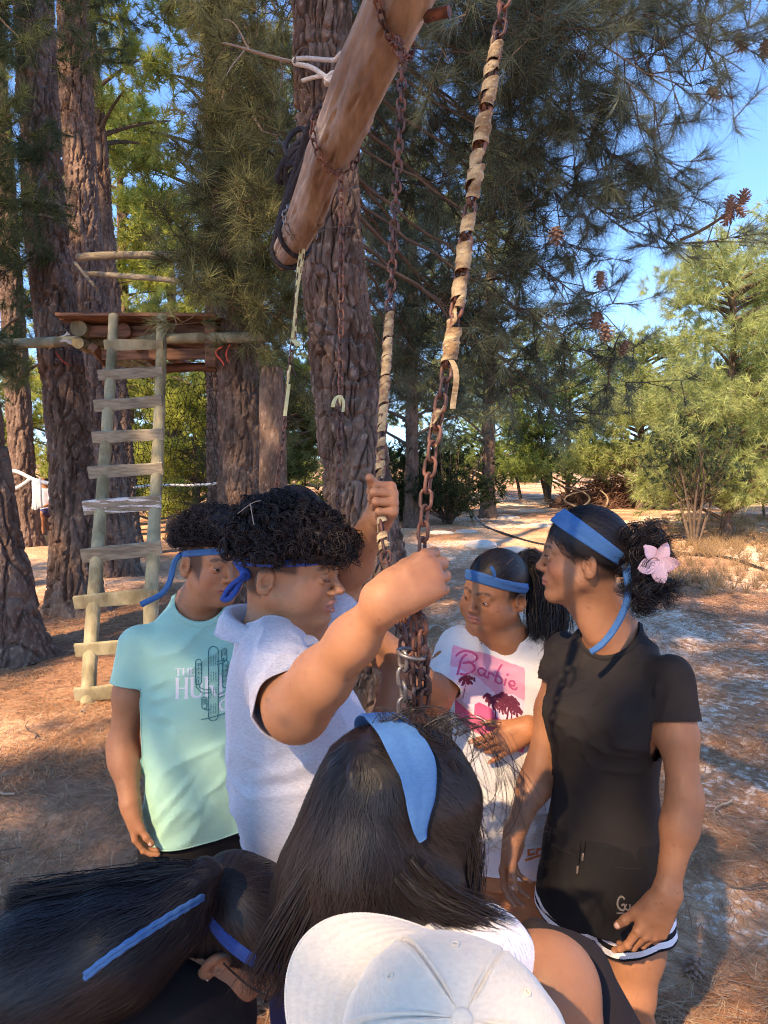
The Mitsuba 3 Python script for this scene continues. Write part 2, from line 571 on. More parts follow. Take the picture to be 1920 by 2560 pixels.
def rust(p, n, uv):
    a = fb_(p.x * 130, p.y * 130, p.z * 130, 3)
    b = fb_(p.x * 35 + 9, p.y * 35, p.z * 35, 2)
    return mx_(mx_((.055, .030, .026), (.185, .080, .052), ss_(.3, .7, b)), (.25, .185, .16), ss_(.62, .85, a) * .5)


mat('mat_rust', rust, lambda p, n, uv: .42 + .4 * fb_(p.x * 60, p.y * 60, p.z * 60, 2), .55, metallic=.25)
mat('mat_bare_steel', lambda p, n, uv: mx_((.16, .13, .115), (.42, .38, .35), fb_(p.x * 90, p.y * 90, p.z * 90, 3)), .38, .6, metallic=.6)


def tape_col(p, n, uv):
    a = fb_(p.x * 40, p.y * 40, p.z * 55, 3)
    b = fb_(p.x * 150, p.y * 150, p.z * 420, 2)
    return mx_(mx_((.21, .135, .07), (.44, .335, .19), ss_(.3, .65, a)), (.55, .50, .36), ss_(.62, .85, b) * .5)


mat('mat_cloth_strip', tape_col, .75, .2, bump=lambda p, n, uv: fb_(p.x * 160, p.y * 160, p.z * 500, 3), bscale=.0025)
mat('mat_yellow_tape', lambda p, n, uv: mx_((.48, .43, .16), (.66, .62, .33), fb_(p.x * 40, p.y * 40, p.z * 40, 3)), .5, .4)
mat('mat_white_rope', lambda p, n, uv: mx_((.40, .36, .32), (.66, .62, .57), fb_(p.x * 60, p.y * 60, p.z * 60, 3)), .85, .2, bump=lambda p, n, uv: dr.sin((p.x + p.y * .7 + p.z * .8) * 650), bscale=.0009)
mat('mat_bright_rope', (.78, .76, .68), .8, .2)
mat('mat_dark_rope', lambda p, n, uv: mx_((.016, .015, .02), (.06, .055, .06), fb_(p.x * 80, p.y * 80, p.z * 80, 3)), .85, .2, bump=lambda p, n, uv: dr.sin((p.x + p.y * .7 + p.z * .9) * 480), bscale=.0015)
mat('mat_net', (.055, .045, .03), .85, .2)
mat('mat_red_cord', (.42, .075, .06), .8, .2)
mat('mat_twig', lambda p, n, uv: mx_((.08, .058, .044), (.19, .145, .11), fb_(p.x * 20, p.y * 20, p.z * 20, 3)), .9, .15)
mat('mat_deadwood', lambda p, n, uv: mx_((.26, .19, .13), (.46, .37, .28), fb_(p.x * 20, p.y * 20, p.z * 20, 3)), .9, .15)
mat('mat_cone', lambda p, n, uv: mx_((.14, .08, .055), (.36, .235, .17), fb_(p.x * 120, p.y * 120, p.z * 120, 2)), .8, .25)
mat('mat_hose', (.022, .021, .022), .5, .4)
mat('mat_stone', lambda p, n, uv: mx_((.40, .355, .31), (.66, .61, .55), fb_(p.x * 14, p.y * 14, p.z * 14, 4)), .9, .15, bump=lambda p, n, uv: fb_(p.x * 40, p.y * 40, p.z * 40, 4), bscale=.01)
for key, dt in (('mat_needles', .75), ('mat_leaves', 1.15)):
    scene[key] = {'type': 'twosided', 'nested': {'type': 'principled', 'base_color': {'type': 'mesh_attribute', 'name': 'vertex_color'}, 'roughness': .5, 'specular': .35}} if False else \
        {'type': 'principledthin', 'base_color': {'type': 'mesh_attribute', 'name': 'vertex_color'}, 'roughness': .55, 'diff_trans': dt, 'spec_trans': 0.0, 'eta': 1.35}
mat('mat_litter', 'vc', .75, .25)


def ground_col(p, n, uv):
    w = fb_(p.x * .8 + 4, p.y * .8, 0, 4)
    big = fb_(p.x * .25 + 11.3, p.y * .22 + 4.1, 1.5, 3)
    fine = fb_(p.x * 30, p.y * 30, 0, 3)
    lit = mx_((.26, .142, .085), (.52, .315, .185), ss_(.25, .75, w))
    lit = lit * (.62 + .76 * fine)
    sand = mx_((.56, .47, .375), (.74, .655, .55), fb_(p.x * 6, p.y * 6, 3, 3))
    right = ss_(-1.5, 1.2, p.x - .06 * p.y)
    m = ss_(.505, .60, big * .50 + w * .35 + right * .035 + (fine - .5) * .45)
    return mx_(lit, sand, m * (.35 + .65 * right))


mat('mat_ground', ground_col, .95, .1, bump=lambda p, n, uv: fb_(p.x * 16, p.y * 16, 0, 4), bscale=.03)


def skin(key, rough=.56):
    mat(key, 'vc', lambda p, n, uv: .44 + .26 * fb_(p.x * 60, p.y * 60, p.z * 60, 3), .42, bump=lambda p, n, uv: fb_(p.x * 420, p.y * 420, p.z * 420, 3), bscale=.0003)


skin('mat_skin')
mat('mat_hair', 'vc', .46, .34)
mat('mat_eye', 'vc', .08, .6)
mat('mat_nail', (.62, .40, .32), .3, .5)


def cloth(key, col, weave=900, melange=0.0, rough=.85, amp=.00035, sheen=.3):
    col = np.array(col)

    def f(p, n, uv):
        a = fb_(p.x * 9, p.y * 9, p.z * 9, 2)
        c = mi.Color3f(*col.tolist()) * (.94 + .12 * a)
        if melange:
            m = fb_(p.x * 260, p.y * 260, p.z * 700, 3)
            c = c * (1 - melange / 2 + melange * m * 1.0)
        return c
    mat(key, f, rough, .2, bump=lambda p, n, uv: fb_(p.x * weave, p.y * weave, p.z * weave, 2), bscale=amp, sheen=sheen)


cloth('mat_mint', (.34, .58, .48), melange=.10)
cloth('mat_grey_polo', (.50, .50, .55), melange=.55)
cloth('mat_white_tee', (.72, .70, .68), melange=.08)
cloth('mat_black_tee', (.021, .018, .018), sheen=.15)
cloth('mat_black_shorts', (.013, .012, .013), sheen=.1)
cloth('mat_navy', (.05, .05, .14))
cloth('mat_pale_shorts', (.72, .64, .66))
cloth('mat_blue_band', (.055, .145, .34), melange=.35, amp=.0007)
cloth('mat_deep_blue_band', (.036, .08, .30), melange=.3, amp=.0007)
cloth('mat_cap', (.72, .655, .535), weave=900, melange=.22, amp=.0007)
mat('mat_ribbed', (.74, .73, .78), .85, .2, bump=lambda p, n, uv: dr.sin((p.x * .80 + p.y * .60) * 1150), bscale=.0012)
mat('mat_black_knit', (.016, .013, .015), .85, .2)
mat('mat_white_trim', (.74, .72, .74), .8, .2)
mat('mat_print_white', (.66, .68, .72), .8, .2)
mat('mat_print_green', (.05, .16, .165), .8, .2)
mat('mat_print_orange', (.66, .20, .06), .8, .2)
mat('mat_pink', lambda p, n, uv: mx_((.72, .30, .42), (.80, .42, .52), fb_(p.x * 40, p.y * 40, p.z * 40, 2)), .8, .2)
mat('mat_deep_pink', (.60, .105, .235), .8, .2)
mat('mat_hot_pink', (.72, .145, .26), .8, .2)
mat('mat_print_maroon', (.16, .03, .06), .8, .2)
mat('mat_print_pale', (.74, .58, .68), .8, .2)
mat('mat_flower', (.60, .40, .44), .35, .5)
mat('mat_black_plastic', (.012, .012, .014), .3, .5)
mat('mat_grey_print', (.20, .18, .17), .5, .4)
mat('mat_metal', (.6, .55, .5), .25, .6, metallic=.9)
scene['mat_lens'] = {'type': 'thindielectric'}
# ---------------------------------------------------------------- ground
def gz(x, y):
    x, y = np.asarray(x, float), np.asarray(y, float)
    r = np.hypot(x, y - 1)
    P = np.stack([x * .22, y * .22, 0 * x + 3.3], -1)
    P2 = np.stack([x * 1.3, y * 1.3, 0 * x + 7.7], -1)
    return (meshkit.fbm(P, 3) - .5) * .30 * sm(4, 14, r) + (meshkit.fbm(P2, 3) - .5) * .07 * sm(1.2, 3, r)


def on_ground(px, py):
    p = G(px, py)
    return np.array([p[0], p[1], float(gz(p[0], p[1]))])


def make_ground():
    u = np.linspace(-1, 1, 420)
    k = 5.2
    a = np.sinh(u * k) / np.sinh(k) * 170
    X, Y = np.meshgrid(a, a + 4, indexing='ij')
    Z = gz(X, Y)
    # fine relief of matted needles and sand close by
    Q = np.stack([X * 9, Y * 9, 0 * X], -1)
    Z = Z + (meshkit.fbm(Q, 3) - .5) * .03 * sm(30, 6, np.hypot(X, Y))
    n = len(u)
    i, j = np.meshgrid(np.arange(n - 1), np.arange(n - 1), indexing='ij')
    F = np.stack([i * n + j, (i + 1) * n + j, (i + 1) * n + j + 1, i * n + j + 1], -1).reshape(-1, 4)
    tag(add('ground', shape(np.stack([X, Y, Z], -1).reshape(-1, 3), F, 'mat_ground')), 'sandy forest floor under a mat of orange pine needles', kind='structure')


make_ground()


def make_litter():
    rg = np.random.default_rng(11)
    N = 150000
    y = 1.7 * (9.5 / 1.7) ** rg.random(N)
    x = (rg.random(N) * 2 - 1) * (.62 * y + .5)
    clump = meshkit.fbm(np.stack([x * 1.7, y * 1.7, 0 * x], 1), 3)
    keep = rg.random(N) < np.clip((clump - .33) * 5, .2, 1)
    x, y = x[keep], y[keep]
    N = len(x)
    z = gz(x, y) + rg.random(N) ** 2 * .02 + .004
    th = rg.random(N) * np.pi * 2
    # locally combed directions
    th = th * .7 + 3 * meshkit.noise(np.stack([x * 2, y * 2, 0 * x + 5], 1))
    L = (.05 + .075 * rg.random(N)) * (1 + .10 * y)
    w = .0014 + .00030 * y
    bend = (rg.random(N) - .5) * .9
    d0 = np.stack([np.cos(th), np.sin(th), (rg.random(N) - .5) * .28], 1)
    d1 = np.stack([np.cos(th + bend), np.sin(th + bend), (rg.random(N) - .6) * .28], 1)
    p0 = np.stack([x, y, z], 1)
    P = np.stack([p0, p0 + d0 * L[:, None] * .5, p0 + d0 * L[:, None] * .5 + d1 * L[:, None] * .5], 1)
    side = np.stack([-np.sin(th), np.cos(th), 0 * th], 1)
    V, F = ribbons(P, np.stack([w, w, w * .4], 1), np.repeat(side[:, None], 3, 1))
    c = np.where(rg.random((N, 1)) < .75, np.array([[.40, .20, .095]]), np.array([[.50, .36, .22]])) * (.5 + .75 * rg.random((N, 1)))
    tag(add('needle_litter', shape(V, F, 'mat_litter', color=np.repeat(c, 6, 0), smooth=False)), 'dry fallen pine needles lying loose over the sand', 'pine needles', kind='stuff')


make_litter()

# ---------------------------------------------------------------- stones, sticks, hose
rg = np.random.default_rng(5)
for k, (px, py, wpx, hm) in enumerate([(1202, 1372, 88, .11), (1290, 1382, 80, .07), (1165, 1336, 60, .06), (1100, 1338, 70, .05), (1270, 1298, 60, .07), (1350, 1318, 60, .07)]):
    p = on_ground(px, py); d = p[1]
    w = wpx / FPX * d
    m = trimesh.creation.icosphere(3)
    v = m.vertices * [w * .5, w * .42, hm]
    v = v * (1 + .35 * (meshkit.fbm(m.vertices * 1.6 + k * 7, 3)[:, None] - .5)) + p + [0, 0, hm * .15]
    single('stone', shape(v, m.faces, 'mat_stone'), ['low pale rounded stone nearest the child in the white shirt', 'flat pale stone beside the black hose', 'flat pale stone left of the rounded one', 'small flat pale stone by the dark shrub', 'pale stone slab in front of the brush heap', 'pale stone slab beyond the hose, right of the others'][k], 'stone', 'pale flat stones on the ground')

hp = [on_ground(a, b) for a, b in ((1160, 1262), (1180, 1290), (1215, 1322), (1290, 1352), (1400, 1372), (1560, 1362), (1700, 1382), (1810, 1402), (1930, 1435), (2050, 1462))]
single('hose', shape(*tube([p + [0, 0, .02] for p in hp], .026, 8, n=90), 'mat_hose'), 'black plastic hose pipe snaking over the ground behind the people', 'hose')

ORD = ['nearest', 'second nearest', 'third nearest', 'fourth nearest', 'fifth nearest', 'sixth nearest', 'seventh nearest', 'eighth nearest', 'ninth nearest', 'tenth nearest', 'eleventh nearest', 'twelfth nearest', 'farthest']
NTH = ['first', 'second', 'third', 'fourth', 'fifth', 'sixth', 'seventh', 'eighth', 'ninth', 'tenth', 'eleventh', 'twelfth']
for k in range(26):
    side = -1 if k % 2 else 1
    y = 2.4 + .42 * (k // 2) + .3 * rg.random()
    x = side * (.25 + .28 * rg.random()) * y + (.15 if side > 0 else -.25)
    th = rg.random() * 6.28; L = .12 + .3 * rg.random()
    q = np.array([x, y, 0]); pts = []
    for t in np.linspace(-.5, .5, 4):
        r = q + np.array([math.cos(th), math.sin(th), 0]) * L * t + np.array([rg.random() - .5, rg.random() - .5, 0]) * L * .16
        r[2] = gz(r[0], r[1]) + .012 + .02 * rg.random(); pts.append(r)
    single('twig', shape(*tube(pts, [.006, .005, .002], 5, n=7), 'mat_deadwood' if k % 3 else 'mat_twig'), f'dry broken twig on the needles {"left of" if side < 0 else "right of"} the children, {ORD[k // 2]} on that side', 'twig', 'dry twigs on the ground')
# the bent pale stick in front of the central pine and the bark chips
single('stick', shape(*tube([on_ground(1060, 1600) + [0, 0, .05], on_ground(1090, 1575) + [0, 0, .05], on_ground(1130, 1598) + [0, 0, .02]], [.012, .014, .006], 6, n=10), 'mat_deadwood'), 'bent pale stick on the sunny needles by the white shirt', 'stick')
for k, (px, py) in enumerate(((96, 1368), (113, 1366), (126, 1365))):
    p = on_ground(px, py)
    V, F = tube([p, p + [0, 0, .20]], .075 if k != 1 else .06, 14, n=4)
    single('log_round', shape(V, F, 'mat_cut_wood', smooth=False), ['short upright log round left of its two neighbours behind the leaning trunk', 'short upright log round between two others', 'short upright log round closest to the big left pine'][k], 'log', 'short log rounds standing on the ground')


# ---------------------------------------------------------------- trees
def trunk_mesh(pts, rad, seed=0, h=.014, depth=.018, plate=.055, zs=.26, flare=0.0):
    p = np.asarray(pts, float)
    L = np.linalg.norm(np.diff(p, axis=0), axis=1).sum()
    n = max(6, int(L / h)); C = spline(p, n)
    s = np.r_[0, np.cumsum(np.linalg.norm(np.diff(p, axis=0), axis=1))] / L
    r = np.interp(np.linspace(0, 1, n), s, rad)
    sides = max(8, int(2 * np.pi * max(rad) / h))
    t, a, b = frames(C)
    ang = np.arange(sides) * 2 * np.pi / sides
    dirs = np.cos(ang)[None, :, None] * a[:, None] + np.sin(ang)[None, :, None] * b[:, None]
    if flare:
        hz = C[:, 2] - C[0, 2]
        lob = 1 + flare * np.exp(-hz / .28)[:, None] * (.55 + .45 * np.cos(ang * 5 + seed)[None] * np.exp(-hz / .25)[:, None])
    else:
        lob = np.ones((n, 1))
    base = C[:, None] + dirs * (r[:, None] * lob)[..., None]
    V0 = base.reshape(-1, 3)
    rg = np.random.default_rng(seed)
    area = L * 2 * np.pi * np.mean(rad)
    Q = V0 * [1, 1, zs] + (fnoise(V0, 6, 2, seed)[:, None] - .5) * .06
    m = max(30, int(area * zs / plate ** 2))
    tree = cKDTree(Q[rg.choice(len(Q), min(m, len(Q)), replace=False)])
    dd, ii = tree.query(Q, k=2)
    pl = sm(.02, .24, (dd[:, 1] - dd[:, 0]) / plate)
    off = np.random.default_rng(seed + 1).random(m)[ii[:, 0] % m]
    Q2 = V0 * [1, 1, .13] + (fnoise(V0, 9, 2, seed + 8)[:, None] - .5) * .05
    rid = 1 - np.abs(2 * meshkit.noise(Q2 / plate * .9, seed + 3) - 1)
    dis = depth * 1.15 * (pl - 1) + depth * .5 * (off - .5) - depth * 1.1 * sm(.80, .94, rid) + depth * .55 * (fnoise(V0, 45, 2, seed) - .5) + depth * .35 * (fnoise(V0 * [1, 1, .4], 110, 2, seed + 4) - .5)
    V = V0 + dirs.reshape(-1, 3) * dis[:, None]
    i, j = np.meshgrid(np.arange(n - 1), np.arange(sides), indexing='ij')
    F = np.stack([i * sides + j, i * sides + (j + 1) % sides, (i + 1) * sides + (j + 1) % sides, (i + 1) * sides + j], -1).reshape(-1, 4)
    V = np.vstack([V, C[-1:]])
    k = np.arange(sides)
    top = np.stack([k + (n - 1) * sides, (k + 1) % sides + (n - 1) * sides, k * 0 + n * sides], 1)
    return V, np.vstack([F[:, [0, 1, 2]], F[:, [0, 2, 3]], top])


def tufts(C, D, n, L, w, rg, spread=.75, back=.35, droop=0.0, col=(.07, .10, .045), var=.35, seg2=False, bright=None):
    """Needle tufts: n thin blades springing from each twig end C along D."""
    M = len(C)
    c = np.repeat(C, n, 0); d = np.repeat(nrm(D), n, 0)
    r = rg.normal(size=(M * n, 3)); r = nrm(r)
    nd = nrm(d * (.35 + .65 * rg.random((M * n, 1))) + r * spread)
    base = c - d * (rg.random((M * n, 1)) * back * L)
    l = L * (.65 + .5 * rg.random((M * n, 1)))
    side = nrm(np.cross(nd, rg.normal(size=(M * n, 3))))
    tip = base + nd * l - np.array([0, 0, 1.0]) * droop * l * rg.random((M * n, 1))
    tc = np.asarray(col) * (1 - var / 2 + var * rg.random((M, 1)))
    if bright is not None:
        tc = tc * bright[:, None]
    cc = np.repeat(tc, n, 0) * (.75 + .5 * rg.random((M * n, 1)))
    if seg2:
        mid = base + nd * l * .55 + side * 0 + (rg.random((M * n, 1)) - .2) * droop * l * [0, 0, .5]
        V = np.stack([base - side * w / 2, base + side * w / 2, mid - side * w / 2, mid + side * w / 2, tip], 1).reshape(-1, 3)
        o = np.arange(M * n)[:, None] * 5
        F = np.vstack([o + [0, 1, 3], o + [0, 3, 2], o + [2, 3, 4]])
        return V, F, np.repeat(cc, 5, 0)
    V = np.stack([base - side * w / 2, base + side * w / 2, tip], 1).reshape(-1, 3)
    return V, np.arange(M * n * 3).reshape(-1, 3), np.repeat(cc, 3, 0)


def limb_path(p0, d, L, rg, droop=.12, lift=.0, n=12, wig=.05):
    s = np.linspace(0, 1, n)[:, None]
    d = nrm(d)
    w = np.cumsum(rg.normal(size=(n, 3)), 0) * wig * L / n
    w[0] = 0
    return np.asarray(p0) + d * L * s + np.array([0, 0, -1.0]) * droop * L * s ** 2 + np.array([0, 0, 1.0]) * lift * L * s ** 4 + w


def foliage(limbs, rg, per=10, twig=.55, sub=3, start=.25):
    """Twigs along limbs; returns twig paths and tuft points with directions."""
    tw, C, D = [], [], []
    for P in limbs:
        n = len(P)
        for s in np.linspace(start, 1, per):
            i = min(n - 2, int(s * (n - 1)))
            p = P[i] + (P[i + 1] - P[i]) * rg.random()
            ax = nrm(P[i + 1] - P[i])
            for _ in range(2):
                q = nrm(rg.normal(size=3)); q = nrm(q - ax * (q @ ax))
                d = nrm(ax * (.5 + .5 * s) + q * .9 + [0, 0, .12])
                l = twig * (.5 + .6 * rg.random())
                T_ = limb_path(p, d, l, rg, droop=.25, lift=.3, n=5, wig=.12)
                tw.append(T_); C.append(T_[-1]); D.append(T_[-1] - T_[-2])
                for _ in range(sub):
                    k = rg.integers(1, 4)
                    e = nrm((T_[k + 1] - T_[k]) / l + .75 * nrm(rg.normal(size=3)))
                    q0 = T_[k]; q1 = q0 + e * l * (.25 + .35 * rg.random())
                    tw.append(np.stack([q0, q0 * .75 + q1 * .25, (q0 + q1) / 2, q0 * .25 + q1 * .75, q1])); C.append(q1); D.append(e)
    return np.array(tw), np.array(C), np.array(D)


def add_tree(name, label, category, group, trunk_pts, rad, limbs, rg, seed, tuft, h=.014, depth=.018, plate=.055, flare=.5, per=9, twig=.5, sub=3, start=.25, limb_r=.03, mat_trunk='mat_bark', keepf=None, trunk_label=None):
    t = thing(name, label, category, group)
    V, F = trunk_mesh(trunk_pts, rad, seed, h, depth, plate, flare=flare)
    add('trunk', shape(V, F, mat_trunk), t)
    if limbs:
        ls = [tube(P, [limb_r * (.6 + .6 * rg.random()), limb_r * .2], 6, caps=False) for P in limbs]
        tw, C, D = foliage(limbs, rg, per, twig, sub, start)
        if keepf is not None:
            k = keepf(C); C, D = C[k], D[k]
            tw = tw[keepf(tw[:, -1])]
        Vt, Ft = tubes(tw, np.linspace(.0045, .0018, tw.shape[1]) * (1.6 if h > .02 else 1), 3)
        tag(add('limbs', shape(*cat(ls + [(Vt, Ft)]), 'mat_twig'), t), kind='stuff')
        V, F, c = tufts(C, D, rg=rg, **tuft)
        tag(add('crown', shape(V, F, 'mat_needles', color=c, smooth=False), t), kind='stuff')
    return t


# the central pine with the long drooping limbs on its right
rg = np.random.default_rng(21)
cp = [W(992, 1955, 3.72), W(985, 1800, 3.7), W(925, 1400, 3.7), W(868, 1000, 3.7), W(830, 600, 3.7), W(812, 250, 3.7), W(802, -100, 3.7), W(780, -900, 3.75), W(770, -2000, 3.9)]
cp[0][2] = -.05
limbs = []
fill = [(1080, 120, 3.5), (1250, 60, 3.4), (1420, 80, 3.4), (1600, 60, 3.5), (1760, 60, 3.6), (1000, 300, 4.6), (1130, 320, 4.4), (1280, 300, 3.9), (1420, 260, 3.5), (1560, 250, 3.4), (1640, 180, 3.5), (1830, 150, 3.5),
        (1010, 520, 4.8), (1120, 560, 4.8), (1260, 480, 4.3), (1400, 480, 4.0), (1540, 420, 3.7), (1640, 470, 3.7), (1020, 760, 5.0), (1150, 780, 4.9), (1290, 700, 4.6), (1420, 650, 4.3), (1540, 600, 4.0), (1650, 610, 4.0),
        (1080, 930, 5.2), (1240, 900, 5.0), (1390, 850, 4.8), (1500, 800, 4.6), (1560, 960, 4.8), (1330, 1000, 5.2), (1150, 1040, 5.6), (1040, 1000, 5.4), (1450, 1060, 5.2), (960, 200, 5.2), (960, 420, 5.4), (940, 640, 5.4), (960, 860, 5.6),
        (1180, 180, 5.2), (1350, 180, 5.0), (1500, 150, 4.8), (1300, -80, 4.2), (1500, -100, 4.2), (1720, -80, 4.2), (1100, -60, 4.6), (1920, -20, 4.2), (930, 60, 4.4)]
for (tx, ty, td) in fill:
    b = W(tx, ty, td)
    a = W(840, ty - 330 - .25 * (tx - 900), 3.75)
    a = a if a[2] < 8 else a * [1, 1, 0] + [0, 0, 8]
    L = np.linalg.norm(b - a)
    limbs.append(limb_path(a, b - a + [0, 0, .12 * L], L, rg, droop=.12, n=14, wig=.10))
def air(C):
    """Keeps the crown off the walkway under the beam, where people and swings pass."""
    return ~((C[:, 2] < 2.2) & (C[:, 1] < 2.7)) & ~((C[:, 1] < 2.3) & (C[:, 0] < .75)) & (C[:, 1] > 1.6)
add_tree('pine_tree', 'tall pine with thick cracked trunk beside the hanging chains and drooping limbs', 'tree', 'pine trees', cp, [.24, .21, .19, .175, .165, .155, .15, .14, .10], limbs, rg, 3,
         dict(n=64, L=.155, w=.0027, col=(.165, .190, .130), spread=.68, back=.55, droop=.12, var=.95), h=.0072, depth=.024, plate=.042, per=8, twig=.42, sub=3, start=.45, limb_r=.012, flare=.35, keepf=air)

# dark pine right of the platform (its crown fills the upper middle)
rg = np.random.default_rng(22)
pp = [W(606, 1600, 6.6), W(600, 1250, 6.6), W(594, 900, 6.6), W(580, 600, 6.6), W(560, 200, 6.7), W(545, -400, 6.9), W(530, -1500, 7.2)]
pp[0][2] = -.05
limbs = []
for (py, tx, ty, td) in [(640, 505, 650, 5.8), (560, 700, 640, 5.6), (380, 545, 480, 5.7), (300, 690, 420, 5.5), (150, 560, 240, 5.7), (60, 690, 230, 5.4), (-80, 560, 60, 5.6), (-150, 660, 60, 5.4),
                         (-300, 560, -60, 5.4), (450, 600, 520, 5.2), (720, 690, 800, 5.9), (250, 590, 330, 5.0), (-250, 760, -40, 5.8), (0, 580, 130, 5.0), (480, 560, 540, 7.0), (200, 720, 520, 6.2), (600, 560, 740, 5.6), (690, 740, 960, 6.4), (650, 800, 760, 7.0), (330, 780, 560, 7.0)]:
    i = W(580 + (py - 600) * .05, py, 6.6); b = W(tx, ty, td)
    limbs.append(limb_path(i, b - i + [0, 0, .12], np.linalg.norm(b - i) * 1.05, rg, droop=.1, n=10, wig=.15))
add_tree('pine_tree', 'dark pine standing at the right end of the wooden platform', 'tree', 'pine trees', pp, [.235, .205, .19, .17, .15, .13, .1], limbs, rg, 5,
         dict(n=52, L=.19, w=.0050, col=(.20, .205, .10), spread=.68, back=.5, droop=.1, var=.95), h=.016, depth=.022, plate=.07, per=9, twig=.48, sub=3, limb_r=.03, flare=.4)

# big left pine that carries the platform and the pine close behind it
rg = np.random.default_rng(23)
lp = [W(190, 1525, 7.8), W(188, 1450, 7.8), W(178, 1150, 7.8), W(150, 880, 7.8), W(118, 600, 7.8), W(92, 200, 7.8), W(78, -200, 7.9), W(60, -1200, 8.2)]
lp[0][2] = -.05
limbs = []
for (py, tx, ty, td) in [(250, -10, 330, 7.0), (420, 85, 480, 6.9), (120, -30, 90, 6.8), (-60, 20, 10, 6.8), (620, -20, 700, 7.2), (500, -60, 520, 7.6), (720, -20, 900, 8.4)]:
    i = W(100 + (py - 400) * .07, py, 7.8); b = W(tx, ty, td)
    limbs.append(limb_path(i, b - i + [0, 0, .1], np.linalg.norm(b - i) * 1.05, rg, droop=.1, n=10, wig=.15))
add_tree('pine_tree', 'broad pine trunk at the left end of the platform with wire round it', 'tree', 'pine trees', lp, [.30, .27, .235, .235, .225, .215, .2, .15], limbs, rg, 7,
         dict(n=60, L=.18, w=.0048, col=(.10, .125, .06), spread=.8, back=.5, droop=.1), h=.015, depth=.03, plate=.085, per=7, twig=.45, sub=3, limb_r=.025, flare=.5)
rg = np.random.default_rng(24)
sp = [W(285, 1440, 10.2), W(278, 1300, 10.2), W(258, 1050, 10.2), W(232, 800, 10.2), W(205, 500, 10.2), W(186, 100, 10.2), W(175, -300, 10.4), W(160, -1200, 10.8)]
sp[0][2] = -.05
limbs = []
for (py, tx, ty, td) in [(100, 260, 140, 9.2), (-60, 280, -20, 9.4), (-200, 120, -100, 9.4), (700, 80, 760, 11.5), (560, 60, 620, 11.5), (420, 100, 500, 11.5), (850, 30, 950, 11)]:
    i = W(200 + (py - 500) * .06, py, 10.2); b = W(tx, ty, td)
    limbs.append(limb_path(i, b - i + [0, 0, .1], np.linalg.norm(b - i) * 1.05, rg, droop=.1, n=10, wig=.15))
add_tree('pine_tree', 'dark pine trunk standing close behind the broad left one', 'tree', 'pine trees', sp, [.34, .30, .25, .25, .24, .23, .21, .15], limbs, rg, 9,
         dict(n=60, L=.18, w=.006, col=(.10, .125, .06), spread=.8, back=.5, droop=.1), h=.02, depth=.03, plate=.09, per=7, twig=.5, sub=3, flare=.5)
# leaning trunk at the left edge
rg = np.random.default_rng(25)
ep = [W(38, 1670, 6.0), W(28, 1600, 6.0), W(-15, 1380, 6.0), W(-45, 1180, 6.0), W(-75, 980, 6.0), W(-150, 500, 6.1), W(-230, -100, 6.3), W(-330, -1000, 6.6)]
ep[0][2] = -.05
limbs = []
for (i, tx, ty, td) in [(5, -20, 560, 6.3), (5, 0, 320, 6.0), (6, 10, 40, 6.0), (4, 0, 820, 7.2)]:
    b = W(tx, ty, td)
    limbs.append(limb_path(ep[i], b - ep[i] + [0, 0, .1], np.linalg.norm(b - ep[i]) * 1.05, rg, droop=.1, n=10, wig=.15))
add_tree('pine_tree', 'leaning pine trunk with deep bark at the left edge of the photo', 'tree', 'pine trees', ep, [.31, .26, .24, .225, .21, .2, .18, .13], limbs, rg, 13,
         dict(n=60, L=.18, w=.0045, col=(.10, .125, .06), spread=.8, back=.5, droop=.1), h=.013, depth=.032, plate=.085, per=6, twig=.4, sub=3, flare=.3)


# sunlit pines and other trees further back
def far_pine(label, px, d, r, H, z0, cr, col, seed, n=24, ntuft=1800, lean=0, nm='pine_tree', grp='pine trees', Ln=.2, wd=None, droop=.1, spread=.85, dens=1.0, matl='mat_needles', top=.35, at=None):
    rg = np.random.default_rng(seed)
    x, y = (gx(px, d), d) if at is None else at
    g = float(gz(x, y))
    t = thing(nm, label, 'tree', grp)
    ctr = [np.array([x + lean * f, y, g - .05 + H * f]) for f in (0, .08, .3, .6, .95)]
    V, F = trunk_mesh(ctr, [r * 1.25, r, r * .9, r * .7, r * .2], seed, max(.03, d * .0021), .025, .1, flare=.35)
    add('trunk', shape(V, F, 'mat_bark'), t)
    # clumps of tufts at the ends of limbs
    K = int(46 * dens)
    zz = z0 + (H - z0) * rg.random(K) ** 1.05
    f = (zz - z0) / (H - z0)
    rad = cr * (1 - (1 - top) * f) * (.35 + .75 * rg.random(K))
    az = rg.random(K) * 6.283
    P = np.stack([x + lean * zz / H + rad * np.cos(az), y + rad * np.sin(az), g + zz], 1)
    limbs = []
    for k in range(K):
        b = np.array([x + lean * zz[k] / H, y, g + max(.3 * z0, zz[k] - .35 * rad[k])])
        limbs.append(spline([b, (b + P[k]) / 2 + [0, 0, .05 * rad[k]], P[k]], 6))
    tag(add('limbs', shape(*tubes(np.array(limbs), np.linspace(.045, .012, 6), 4), 'mat_twig'), t), kind='stuff')
    m = max(4, ntuft * 2 // K)
    sz = cr * (.16 + .16 * rg.random(K))
    C = np.repeat(P, m, 0) + nrm(rg.normal(size=(K * m, 3))) * (np.repeat(sz, m) * rg.random(K * m) ** .5)[:, None] * [1.25, 1.25, .7]
    D = nrm(C - np.repeat(P - [0, 0, .25], m, 0)) + [0, 0, .35]
    V, F, c = tufts(C, D, n, Ln, wd or .0011 * d + .003, rg, spread=spread, back=.5, droop=droop, col=col, var=.5)
    tag(add('crown', shape(V, F, matl, color=c, smooth=False), t), kind='stuff')
    return t


